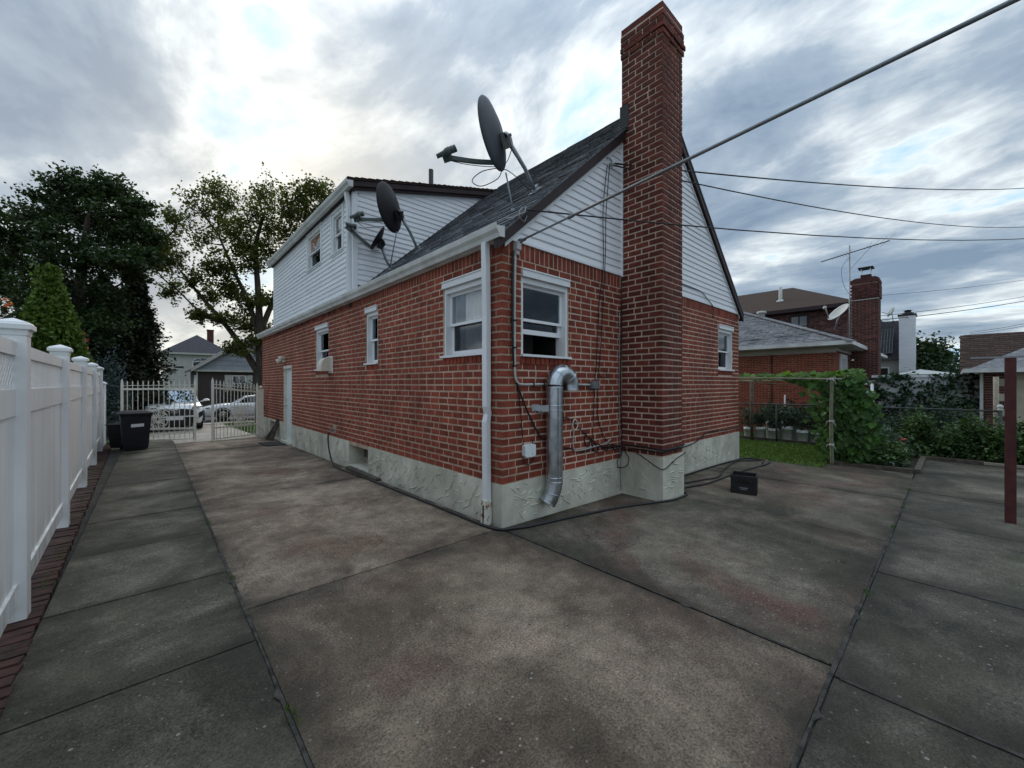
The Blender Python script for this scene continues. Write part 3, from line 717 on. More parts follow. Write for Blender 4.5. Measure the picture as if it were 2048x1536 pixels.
# the 300 bricks that show largest are objects; the rest stay joined
order = sorted(range(len(BRICKS)), key=lambda i: -BRICKS[i][0])
big = set(order[:300])
STR = {}
def shared(kind, w, h):                            # a few variants of each common brick size
    key = (kind, round(w, 3), round(h, 3))
    if key not in STR:
        L = []
        for k in range(10):
            q = MB(); brickq(q, Fr((0, 0, 0), (1, 0, 0), (0, -1, 0)), 0, w, 0, h, t=R.random()); L.append(q.mesh('brick', M['brick_ch' if 'C' in kind else 'brick']))
        STR[key] = L
    return R.choice(STR[key])
rest = {}
for i, (s, fr, a, b, za, zb, par, kind) in enumerate(BRICKS):
    mat_ = M['brick_ch' if 'C' in kind else 'brick']
    if i in big:
        if fr is not None and abs((b-a)-(ML-JT)) < 1e-4 and kind in 'MC':
            place('brick', shared(kind, b-a, zb-za), par, fr.p(a, 0, za) if fr in (FR, FCF) else fr.p(b, 0, za), (0, 0, 0) if fr in (FR, FCF) else (0, 0, -math.pi/2))
            continue
        q = MB()
    else: q = rest.setdefault((par.name, kind[0] == 'C'), (MB(), par))[0]
    if fr is None:
        q.box(a, b, R.random())
    else: brickq(q, fr, a, b, za, zb, 0.0045 if kind != 'R' else 0.016)
    if i in big: q.build('brick', mat_, par)
for (pn, ch), (q, par) in rest.items(): q.build('bricks', M['brick_ch' if ch else 'brick'], par, kind='stuff')

# foundation with combed stucco
mb = MB()
for (u0, u1, z0, z1) in cells(-0.012, HL, -0.45, 0.455, baseL+[(8.65, 9.49, -0.5, 1.0)]): FL.box(mb, u0, u1, -0.30, 0.012, z0, z1)
for (u0, u1, z0, z1) in cells(0.302, HW+0.012, -0.45, 0.455, []): FR.box(mb, u0, u1, -0.30, 0.012, z0, z1)
mb.box((CX0-0.022, CY-0.022, -0.4), (CX1+0.022, -0.013, 0.55))
mb.box((6.85, 0.302, -0.45), (HW+0.012, HL, 0.455)); mb.box((0.302, HL-0.30, -0.45), (6.848, HL-0.002, 0.455))
found = mb.build('foundation', M['stucco'], house)
mb = MB()
def ridge(fr, u, z, L, ang, n0):
    k = 7; cv = R.uniform(-0.5, 0.5); b = len(mb.v); w = R.uniform(0.008, 0.016); h = R.uniform(0.006, 0.012)
    for i in range(k):
        s = i/(k-1)-0.5; a = ang+cv*s
        cu, cz = u+L*s*math.cos(a), z+L*s*math.sin(a); tp = math.sin(math.pi*(i+0.6)/(k+0.2))**0.7
        nu, nz = -math.sin(a), math.cos(a)
        for (o, n) in ((-1, -0.002), (0.25, h*tp), (1, -0.002)):
            mb.v.append(tuple(fr.p(cu+nu*o*w*tp, n0+n, cz+nz*o*w*tp)))
    for i in range(k-1):
        for o in range(2):
            f = (b+i*3+o, b+i*3+o+1, b+(i+1)*3+o+1, b+(i+1)*3+o); mb.f.append(f); mb.t.append(0.5); mb.sm.append(False)
for i in range(165):
    u = R.uniform(0.25, 3.5) if i < 105 else R.uniform(4.5, 8.5); ridge(FL, u, R.uniform(0.03-0.01*u, 0.42), R.uniform(0.06, 0.2), -0.75+R.gauss(0, 0.45), 0.012)
for i in range(150):
    u = R.uniform(0.1, 2.25) if i < 80 else R.uniform(2.95, 7.0); ridge(FR, u, R.uniform(0.05-0.021*u, 0.42), R.uniform(0.05, 0.17), (-0.5 if R.random() < 0.6 else 0.4)+R.gauss(0, 0.4), 0.012)
FCS2 = Fr((CX0-0.022, CY, 0), (0, 1, 0), (-1, 0, 0)); FCF2 = Fr((CX0, CY-0.022, 0), (1, 0, 0), (0, -1, 0))
for i in range(9): ridge(FCS2, R.uniform(0.08, 0.55), R.uniform(0.05, 0.45), R.uniform(0.08, 0.18), 0.6+R.gauss(0, 0.5), 0.0)
for i in range(14): ridge(FCF2, R.uniform(0.05, 0.53), R.uniform(0.0, 0.5), R.uniform(0.08, 0.3), R.gauss(0, 0.25), 0.0)
mb.build('stucco_ridges', M['stucco'], found, kind='stuff')

# windows
def window(fr, u0, u1, z0, z1, parent, crown=True, deep=0.10, jw=0.036, cur=None, open_low=False, screen=True, label=None, soft=False):
    mb = MB(); o = -0.012 if crown else 0.014
    zt_ = z1
    if crown: z1 = z1-0.075
    fr.box(mb, u0, u0+jw, -deep-0.07, o, z0, z1-0.075); fr.box(mb, u1-jw, u1, -deep-0.07, o, z0, z1-0.075)
    fr.box(mb, u0, u1, -deep-0.07, o, z1-0.075, z1)
    fr.box(mb, u0-0.022, u1+0.022, -deep-0.05, 0.045, z0-0.028, z0-0.001)
    if crown:
        fr.box(mb, u0+0.001, u1-0.001, -deep, -0.005, z1+0.0005, z1+0.03); fr.box(mb, u0+0.001, u1+0.012, 0.008, 0.028, z1-0.012, z1+0.0295)
        fr.box(mb, u0+0.001, u1-0.001, -deep, 0.0079, z1+0.0305, zt_-0.001); fr.box(mb, u0-0.002, u1+0.008, 0.008, 0.026, z1+0.0305, zt_-0.012); fr.box(mb, u0-0.004, u1+0.012, 0.008, 0.036, zt_-0.0115, zt_+0.004)
    w = mb.build('window', M['trim'], parent, label); gm = 'softglass' if cur or soft else 'glass'
    a, b, c, d = u0+jw, u1-jw, z0, z1-0.075; zm = (c+d)/2; s = 0.042
    def sash(name, zl, zh, n0, n1, rail_b, rail_t):
        q = MB()
        fr.box(q, a+0.001, a+s, n0, n1, zl, zh); fr.box(q, b-s, b-0.001, n0, n1, zl, zh)
        fr.box(q, a+s, b-s, n0, n1, zl, zl+rail_b); fr.box(q, a+s, b-s, n0, n1, zh-rail_t, zh)
        q.build(name, M['white'], w)
    sash('upper_sash', zm-0.018, d-0.001, -deep+0.002, -deep+0.03, 0.032, 0.036)
    q = MB(); fr.box(q, a+s, b-s, -deep+0.012, -deep+0.017, zm+0.014, d-0.037); q.build('window_pane', M[gm], w)
    if open_low:
        # the lower sash is pushed up behind the upper one
        sash('lower_sash', zm-0.16, d-0.17, -deep-0.035, -deep-0.004, 0.055, 0.03)
        q = MB(); fr.box(q, a+s, b-s, -deep-0.022, -deep-0.018, zm-0.105, d-0.2); q.build('window_pane', M['glass'], w)
    else:
        sash('lower_sash', c+0.0005, zm+0.022, -deep-0.035, -deep-0.004, 0.06, 0.034)
        q = MB(); fr.box(q, a+s, b-s, -deep-0.022, -deep-0.017, c+0.06, zm-0.012); q.build('window_pane', M['screenglass' if screen else 'glass'], w)
    q = MB()                                     # near-black box: the room's darkness is put into its colour
    n0, n1 = -deep-0.09, -deep-0.7
    A = [fr.p(u, n, z) for n in (n0, n1) for (u, z) in ((a-.01, c-.01), (b+.01, c-.01), (b+.01, d+.01), (a-.01, d+.01))]
    q.poly(A, [(4, 5, 6, 7), (0, 1, 5, 4), (1, 2, 6, 5), (2, 3, 7, 6), (3, 0, 4, 7)]); q.build('dark_room', M['dark'], w)
    if cur:
        q = MB(); k = 26; nn = -deep-0.052
        for i in range(k):
            s0, s1 = i/k, (i+1)/k
            f = lambda s_: (a+0.02+(b-a-0.04)*(cur[0]+(cur[1]-cur[0])*s_), nn-0.012*math.sin(s_*40))
            (ua, na), (ub, nb) = f(s0), f(s1)
            q.poly([fr.p(ua, na, c+cur[2]), fr.p(ub, nb, c+cur[2]), fr.p(ub, nb, d), fr.p(ua, na, d)], [(0, 1, 2, 3)])
        q.build('curtain', M['curtain'], w)
    return w
window(FL, *holesL[0], house, cur=(0.0, 0.72, 0.02))
window(FL, *holesL[1], house); window(FL, *holesL[2], house)
w4 = window(FR, *holesR[0], house, open_low=True, screen=False, label='gable window beside the corner with its lower sash pushed up'); window(FR, *holesR[1], house)
# basement windows set deep in the stucco
for (u0, u1, z0, z1) in baseL:
    mb = MB(); FL.box(mb, u0, u1, -0.299, -0.27, z0, z1)
    w = mb.build('basement_window', M['palewood'], house)
    for k in range(2):
        q = MB(); c0 = u0+0.06+k*(u1-u0)/2; FL.box(q, c0, c0+(u1-u0)/2-0.1, -0.2695, -0.266, z0+0.11, z1-0.05); q.build('window_pane', M['carglass'], w)
    q = MB(); FL.box(q, (u0+u1)/2-0.02, (u0+u1)/2+0.02, -0.269, -0.2, z0, z1); q.build('mullion', M['palewood'], w)
    q = MB(); q.prism([FL.p(u0, -0.268, z0-0.02), FL.p(u0, 0.03, z0-0.05), FL.p(u0, 0.03, z0-0.1), FL.p(u0, -0.268, z0-0.1)], FL.u*(u1-u0)); q.build('sill', M['stucco'], w)
# side door
mb = MB(); FL.box(mb, 8.652, 9.488, -0.10, -0.065, -0.03, 1.98)
door = mb.build('door', M['door'], house)
for (z0, z1) in ((1.62, 1.86), (0.86, 1.52), (0.16, 0.72)):
    for k in (0, 1):
        q = MB(); u = 8.76+k*0.34; FL.box(q, u, u+0.28, -0.0645, -0.058, z0, z1); q.build('door_panel', M['door'], door)
mb = MB(); mb.lathe(FL.p(9.40, -0.064, 0.95), [(0.012, 0), (0.012, 0.03), (0.028, 0.04), (0.03, 0.055), (0.018, 0.07), (0.001, 0.072)], 12, (-1, 0, 0)); mb.build('door_knob', M['chrome'], door)
mb = MB(); mb.lathe(FL.p(9.40, -0.064, 1.10), [(0.026, 0), (0.026, 0.015), (0.001, 0.018)], 12, (-1, 0, 0)); mb.build('door_lock', M['chrome'], door)
mb = MB(); FL.box(mb, 8.62, 8.65, -0.12, 0.004, 0.0, 1.98); FL.box(mb, 9.489, 9.52, -0.12, 0.004, 0.0, 1.98); FL.box(mb, 8.62, 9.52, -0.12, 0.012, 1.981, 2.06); mb.build('door_frame', M['cream'], house)
mb = MB(); FL.box(mb, 8.56, 9.58, -0.26, 0.07, -0.45, -0.035); mb.build('door_step', M['stucco'], house)
# flood lamps over the door
mb = MB(); FL.box(mb, 9.28, 9.42, 0.0, 0.05, 2.16, 2.26)
lm = mb.build('flood_light', M['cream'], house)
for (u, z) in ((9.25, 2.30), (9.52, 2.24)):
    q = MB(); q.lathe(FL.p(u, 0.06, z-0.02), [(0.02, -0.05), (0.035, 0.0), (0.07, 0.09), (0.075, 0.12), (0.06, 0.122), (0.001, 0.11)], 12, (-0.75, 0.35 if u > 9.4 else -0.1, -0.25)); q.build('lamp_head', M['cream'], lm)
# exhaust hood
mb = MB(); prof = [(0.0, 1.82), (0.21, 1.82)]
for k in range(9): a = math.pi/2*k/8; prof.append((0.02+0.19*math.cos(a)**0.8 if k < 8 else 0.02, 1.92+0.19*math.sin(a)))
prof.append((0.0, 2.11))
mb.prism([FL.p(5.42, n+0.006, z) for n, z in prof], FL.u*0.29); hood = mb.build('vent_hood', M['cream'], house)
mb = MB(); FL.box(mb, 5.38, 5.76, 0.0, 0.012, 1.78, 2.13); mb.build('flange', M['trim'], hood)
# hose tap
mb = MB(); mb.tube([FL.p(5.29, -0.01, 0.60), FL.p(5.29, 0.07, 0.60), FL.p(5.29, 0.10, 0.56)], 0.014, 8); mb.lathe(FL.p(5.29, 0.06, 0.605), [(0.005, 0), (0.005, 0.05), (0.03, 0.055), (0.03, 0.065), (0.001, 0.066)], 10); mb.build('hose_tap', M['steel'], house)
# little outlet box near the gate
mb = MB(); FL.box(mb, 12.05, 12.16, 0.008, 0.06, 0.70, 0.84); mb.build('outlet_box', M['lnb'], house)

# gable siding: every board is a part
mb = MB(); mb.prism([(0.02, 0.0, EZ), (HW-0.02, 0.0, EZ), (RX, 0.0, 6.33)], (0, 0.2, 0)); gable = mb.build('gable_wall', M['dark'], house)
EXP = 0.0985
def board(fr, poly_at, zb, zt, parent, t):          # poly_at(z) -> list of (u0,u1) runs
    q = MB()
    for (l0, r0), (l1, r1) in zip(poly_at(zb), poly_at(zt)):
        if r0-l0 < 0.02: continue
        r1 = max(r1, l1+0.001)
        P = [fr.p(l0, 0.004, zb), fr.p(r0, 0.004, zb), fr.p(r0, 0.019, zb), fr.p(l0, 0.019, zb), fr.p(l0+(l1-l0)*0.12, 0.021, zb+(zt-zb)*0.12), fr.p(r0+(r1-r0)*0.12, 0.021, zb+(zt-zb)*0.12),
             fr.p(r1, 0.006, zt+0.006), fr.p(l1, 0.006, zt+0.006), fr.p(l1, 0.001, zt+0.006), fr.p(r1, 0.001, zt+0.006)]
        F = [(0, 1, 2, 3), (3, 2, 5, 4), (4, 5, 6, 7), (7, 6, 9, 8), (0, 3, 4, 7, 8), (1, 9, 6, 5, 2)]
        if fr.det > 0: F = [tuple(reversed(f)) for f in F]
        q.poly(P, F, t)
    if q.v: return q.build('siding_board', M['siding'], parent)
FG = Fr((0, 0, 0), (1, 0, 0), (0, -1, 0))
z = EZ+0.002
while z < 6.10:
    zt = z+EXP
    def run(zz):
        l = max(0.0, (zz-3.06)/0.885)+0.01; r = HW-l
        out = []
        if l < CX0-0.03: out.append((l, CX0-0.02))
        if r > CX1+0.03: out.append((CX1+0.02, r))
        return out
    a, b = run(z), run(zt)
    if len(a) == len(b) or len(b) == 0:
        if len(b) == 0: break
        for k_ in range(len(a)): board(FG, lambda zz, k_=k_: run(zz)[k_:k_+1], z, zt, gable, R.random())
    else:
        # the left run ends against the chimney
        def run2(zz, n=len(b)):
            l = max(0.0, (zz-3.06)/0.885)+0.01; r = HW-l
            return [(CX1+0.02, r)]
        board(FG, run2, z, zt, gable, R.random())
    z = zt
mb = MB()
for sx in (1, -1):
    x0 = 0.02 if sx > 0 else HW-0.02; x1 = RX
    zA, zB = 3.075, 3.06+0.885*(RX-0.02)
    mb.prism([(x0, -0.022, zA+0.00), (x1, -0.022, zB), (x1, -0.022, zB-0.05), (x0, -0.022, zA-0.045)], (0, -0.008, 0))
mb.box((CX0-0.03, -0.032, EZ-0.02), (CX0-0.004, -0.0005, 5.08)); mb.box((CX1+0.004, -0.032, EZ), (CX1+0.026, -0.0005, 5.6))
mb.box((0.02, -0.0235, EZ-0.012), (CX0-0.031, -0.001, EZ+0.001)); mb.box((CX1+0.027, -0.0235, EZ-0.012), (HW-0.02, -0.001, EZ+0.001))
mb.build('siding_trim', M['white'], house)
# rake boards, soffits, roof deck
mb = MB()
for sx in (1, -1):
    X = (lambda x: x) if sx > 0 else (lambda x: HW-x)
    e = -0.10
    mb.prism([(X(e), -0.045, 3.06+0.885*e+0.01), (X(RX), -0.045, 3.06+0.885*RX+0.01), (X(RX), -0.045, 3.235+SL*RX), (X(e), -0.045, 3.235+SL*e)], (0, -0.03, 0))
    mb.prism([(X(e), -0.04, 3.06+0.885*e+0.02), (X(RX), -0.04, 3.06+0.885*RX+0.02), (X(RX), -0.04, 3.235+SL*RX), (X(e), -0.04, 3.235+SL*e)], (0, 0.06, 0))
mb.build('rake_board', M['maroon'], house)
mb = MB()
e = -0.10
mb.prism([(e, -0.085, 3.20+SL*e), (RX, -0.085, 3.20+SL*RX), (RX, -0.085, 3.235+SL*RX), (e, -0.085, 3.235+SL*e)], (0, HL+0.17, 0))
mb.prism([(HW-e, -0.085, 3.20+SL*e), (RX, -0.085, 3.20+SL*RX), (RX, -0.085, 3.235+SL*RX), (HW-e, -0.085, 3.235+SL*e)], (0, HL+0.17, 0))
roof = mb.build('roof', M['shingle'], house)
# shingle tabs
TABS = []
nx_, nz_ = -SL/math.hypot(1, SL), 1/math.hypot(1, SL); tx_, tz_ = nz_, -nx_
Fs = 1
s = 0.0; row = 0; SLEN = (RX+0.10)*math.hypot(1, SL)
while s < SLEN-0.05:
    for (ya, yb) in ((-0.09, 4.22), (10.66, HL+0.09)):
        y = ya-(row % 2)*0.15-R.uniform(0, 0.03)
        while y < yb:
            y0, y1 = max(y+0.004, ya), min(y+0.30, yb)
            if y1-y0 > 0.03:
                x = -0.11+s*tx_; TABS.append((px_size((x, (y0+y1)/2, 3.24+SL*x), 1), s, y0, y1))
            y += 0.305
    s += 0.135; row += 1
def tab(q, s, y0, y1):
    L = 0.135+0.03; h0 = 0.017+R.uniform(-0.002, 0.005); h1 = 0.003; t = R.random()
    c = R.uniform(0, 0.004)
    def P(ss, y, h): return (-0.11+ss*tx_+nx_*h, y, 3.235+SL*(-0.11)+ss*tz_+nz_*h)
    s0 = s+R.uniform(-0.006, 0.006)
    P8 = [P(s0, y0, 0), P(s0, y1, 0), P(s0+L, y1, 0), P(s0+L, y0, 0), P(s0, y0, h0), P(s0, y1, h0+c), P(s0+L, y1, h1), P(s0+L, y0, h1)]
    q.poly(P8, [(4, 7, 6, 5), (0, 4, 5, 1), (0, 3, 7, 4), (1, 5, 6, 2)], t)
TABS.sort(key=lambda a: -a[0]); q2 = MB()
for i, (_, s, y0, y1) in enumerate(TABS):
    if i < 300:
        q = MB(); tab(q, s, y0, y1); q.build('shingle', M['shingle'], roof)
    else: tab(q2, s, y0, y1)
q2.build('shingles', M['shingle'], roof, kind='stuff')

# gutters and downspouts
def gutter(y0, y1, xb, zt, name='gutter', m='gutter'):
    prof = [(xb, zt), (xb, zt-0.12), (xb-0.07, zt-0.125), (xb-0.085, zt-0.085), (xb-0.115, zt-0.05), (xb-0.125, zt-0.005), (xb-0.125, zt+0.006), (xb-0.115, zt+0.006), (xb-0.11, zt-0.02)]
    q = MB(); q.prism([(x, y0, z) for x, z in prof], (0, y1-y0, 0))
    return q.build(name, M[m], house)
gt = gutter(-0.10, HL+0.15, -0.045, 3.215)
mb = MB()
for k in range(12): mb.box((-0.18, 0.55+k*0.98, 3.2235), (-0.05, 0.57+k*0.98, 3.2265))
mb.build('gutter_strap', M['steel'], gt)
mb = MB(); mb.box((-0.0435, -0.07, 3.08), (-0.012, HL, 3.20)); mb.box((-0.0115, 0.0, EZ+0.001), (0.25, 4.19, EZ+0.03)); mb.build('fascia_board', M['gutter'], house)
# the downspout at the corner, dented and peeling at the foot
def rect_tube(q, pts, w, d, t=0.5):                  # stacked rectangle sections facing -x
    b = len(q.v)
    for (x, y, z, k) in pts: q.v += [(x-d/2*k, y-w/2, z), (x+d/2, y-w/2, z), (x+d/2, y+w/2, z), (x-d/2*k, y+w/2, z)]
    n = len(pts)
    for i in range(n-1):
        for k in range(4):
            f = (b+i*4+k, b+i*4+(k+1) % 4, b+(i+1)*4+(k+1) % 4, b+(i+1)*4+k); q.f.append(f); q.t.append(t); q.sm.append(False)
    q.f.append((b, b+3, b+2, b+1)); q.t.append(t); q.sm.append(False); e_ = b+4*(n-1); q.f.append((e_, e_+1, e_+2, e_+3)); q.t.append(t); q.sm.append(False)
mb = MB()
rect_tube(mb, [(-0.055, 0.185, z, k) for z, k in ()] or [(-0.095, 0.17, 3.10, 1), (-0.09, 0.172, 2.95, 1), (-0.072, 0.184, 2.6, 1.02), (-0.06, 0.192, 2.3, 1), (-0.058, 0.196, 1.9, 1.02), (-0.06, 0.19, 1.42, 1), (-0.066, 0.186, 1.30, 0.9), (-0.05, 0.192, 1.22, 0.62), (-0.062, 0.196, 1.13, 1.0), (-0.06, 0.192, 0.7, 1), (-0.06, 0.188, 0.36, 1.02), (-0.06, 0.187, 0.27, 1.05)], 0.078, 0.06)
ds = mb.build('downspout', M['trim'], house)
mb = MB(); rect_tube(mb, [(-0.06, 0.187, 0.272, 1.2), (-0.062, 0.187, 0.13, 1.2), (-0.066, 0.187, 0.003, 1.25)], 0.09, 0.072); mb.build('worn_shoe', M['rustwhite'], ds, 'worn foot of the downspout with peeling white paint')
mb = MB(); mb.box((-0.1065, 0.182, 0.03), (-0.1135, 0.196, 0.22)); mb.build('crack', M['dark'], ds)

# dormer
DY0, DY1, DZT = 4.22, 10.68, 5.13


mb = MB()
hD = [(4.74, 5.38, 4.22, 5.04), (6.08, 7.14, 4.25, 5.08)]
for (u0, u1, z0, z1) in cells(DY0+0.005, DY1-0.005, 3.0, DZT, hD): mb.box((-0.004, u0, z0), (0.20, u1, z1))
mb.prism([(0.202, DY0+0.004, 3.3), (3.25, DY0+0.004, 3.3), (3.25, DY0+0.004, 6.0), (0.202, DY0+0.004, DZT+0.06)], (0, 0.15, 0))
mb.box((0.202, DY1-0.15, 3.2), (3.25, DY1-0.004, DZT))
dormer = mb.build('dormer', M['dark'], house)
FD = Fr((-0.005, 0, 0), (0, 1, 0), (-1, 0, 0)); FDS = Fr((0, DY0+0.003, 0), (1, 0, 0), (0, -1, 0))
DE = 0.0985; z = 3.215
holesD = [(h[0]-0.05, h[1]+0.05, h[2]-0.05, h[3]+0.03) for h in hD]
while z < DZT-0.03:
    zt = min(z+DE, DZT+0.02)
    zm = (z+zt)/2
    runs = [(DY0+0.055, DY1-0.02)]
    for h in holesD:
        if h[2] < zm < h[3]:
            nr = []
            for (a, b) in runs:
                if h[0] > a and h[1] < b: nr += [(a, h[0]), (h[1], b)]
                else: nr.append((a, b))
            runs = nr
    for r1_ in runs: board(FD, lambda zz, r1_=r1_: [r1_], z, zt, dormer, R.random())
    z = zt
z = 3.215
while z < 5.95:
    zt = z+DE
    def run(zz):
        l = max(0.06, (zz-(DZT+0.02))/0.262); r = (zz-3.25)/SL-0.015
        r = min(r, 3.2)
        return [(l, max(r, l))]
    a, b = run(z)[0], run(zt)[0]
    if b[1]-b[0] > 0.03 or a[1]-a[0] > 0.03: board(FDS, run, z, zt, dormer, R.random())
    z = zt
mb = MB(); mb.box((-0.030, DY0-0.03, 3.19), (-0.0055, DY0+0.054, DZT+0.03)); mb.box((-0.0295, DY0-0.0305, 3.19), (0.058, DY0+0.0025, DZT+0.03)); mb.box((-0.03, DY1-0.06, 3.19), (0.02, DY1, DZT)); mb.build('corner_post', M['white'], dormer)
mb = MB(); mb.prism([(0.06, DY0-0.0205, DZT-0.0), (3.22, DY0-0.0205, DZT+0.262*3.22), (3.22, DY0-0.0205, DZT+0.262*3.22+0.045), (0.06, DY0-0.0205, DZT+0.045)], (0, 0.018, 0)); mb.build('siding_trim', M['white'], dormer)
for i, h in enumerate(hD):
    w = window(FD, h[0], h[1], h[2], h[3], house, crown=False, deep=0.05, jw=0.085, soft=True, label=None if i == 0 else 'upper dormer window with orange cloth behind its top pane')
    mb = MB()
    for (u0, u1, z0, z1) in ((h[0]-0.045, h[0]-0.002, h[2]-0.045, h[3]+0.04), (h[1]+0.002, h[1]+0.045, h[2]-0.045, h[3]+0.04), (h[0]-0.002, h[1]+0.002, h[3]+0.001, h[3]+0.04), (h[0]-0.002, h[1]+0.002, h[2]-0.06, h[2]-0.029)):
        FD.box(mb, u0, u1, -0.003, 0.03, z0, z1)
    mb.build('casing', M['white'], w)
    if i:
        q = MB(); P = [(6.2, 5.0), (6.2, 4.66), (6.36, 4.80), (6.5, 4.70), (6.66, 4.86), (6.82, 4.72), (7.0, 4.66), (7.02, 5.0)]
        P = [(7.02, 5.0), (7.02, 4.62), (6.92, 4.58), (6.86, 4.74), (6.7, 4.80), (6.62, 4.9), (6.45, 4.92), (6.38, 5.0)]
        q.prism([FD.p(u, -0.052, z) for u, z in P], FD.n*0.005); q.build('orange_cloth', M['orange'], w)
        q = MB(); FD.box(q, 6.21, 7.01, -0.066, -0.056, 4.70, 4.97); q.build('blind', M['white'], w)
# dormer roof, fascia and gutter
mb = MB()
def dz(x): return 5.27+0.262*(x+0.12)
mb.prism([(-0.16, DY0-0.15, dz(-0.16)), (3.34, DY0-0.15, dz(3.34)), (3.34, DY0-0.15, dz(3.34)+0.03), (-0.16, DY0-0.15, dz(-0.16)+0.03)], (0, DY1-DY0+0.3, 0))
dr = mb.build('dormer_roof', M['shingle_brown'], house)
mb = MB()
x = -0.18
while x < 3.3:
    w = R.uniform(0.09, 0.16); zz = dz(x)+0.029
    mb.prism([(x, DY0-0.165+R.uniform(-0.01, 0.01), zz), (x+w, DY0-0.165, dz(x+w)+0.029), (x+w, DY0-0.165, dz(x+w)+0.033), (x, DY0-0.165, zz+0.016+R.uniform(0, 0.012))], (0, 0.6, 0), R.random()); x += w
mb.build('shingles', M['shingle_brown'], dr, kind='stuff')
mb = MB(); mb.prism([(-0.10, DY0-0.13, dz(-0.10)-0.105), (3.3, DY0-0.13, dz(3.3)-0.105), (3.3, DY0-0.13, dz(3.3)-0.002), (-0.10, DY0-0.13, dz(-0.10)-0.002)], (0, 0.035, 0))
mb.prism([(-0.08, DY0-0.094, dz(-0.08)-0.15), (3.25, DY0-0.094, dz(3.25)-0.15), (3.25, DY0-0.094, dz(3.25)-0.06), (-0.08, DY0-0.094, dz(-0.08)-0.06)], (0, 0.06, 0)); 
mb.box((-0.073, DY0-0.09, DZT-0.005), (-0.006, DY1+0.1, DZT+0.06)); mb.build('dormer_fascia', M['maroon'], house)
gutter(DY0-0.16, DY1+0.16, -0.075, 5.265)
mb = MB(); rect_tube(mb, [(-0.10, DY0+0.11, 5.15, 1), (-0.085, DY0+0.11, 5.0, 1), (-0.065, DY0+0.11, 4.9, 1), (-0.062, DY0+0.11, 4.0, 1), (-0.062, DY0+0.112, 3.22, 1)], 0.085, 0.062); mb.build('downspout', M['trim'], house)
# plumbing stack behind the dormer and the dark flashing patch on the chimney
mb = MB(); mb.lathe((1.95, 4.75, 5.6), [(0.055, 0), (0.055, 0.86), (0.045, 0.86), (0.045, 0.7)], 14); mb.build('vent_pipe', M['black'], house)
mb = MB(); mb.box((CX0-0.012, -0.12, 5.22), (CX0-0.008, 0.02, 5.62)); mb.build('flashing', M['black'], house)

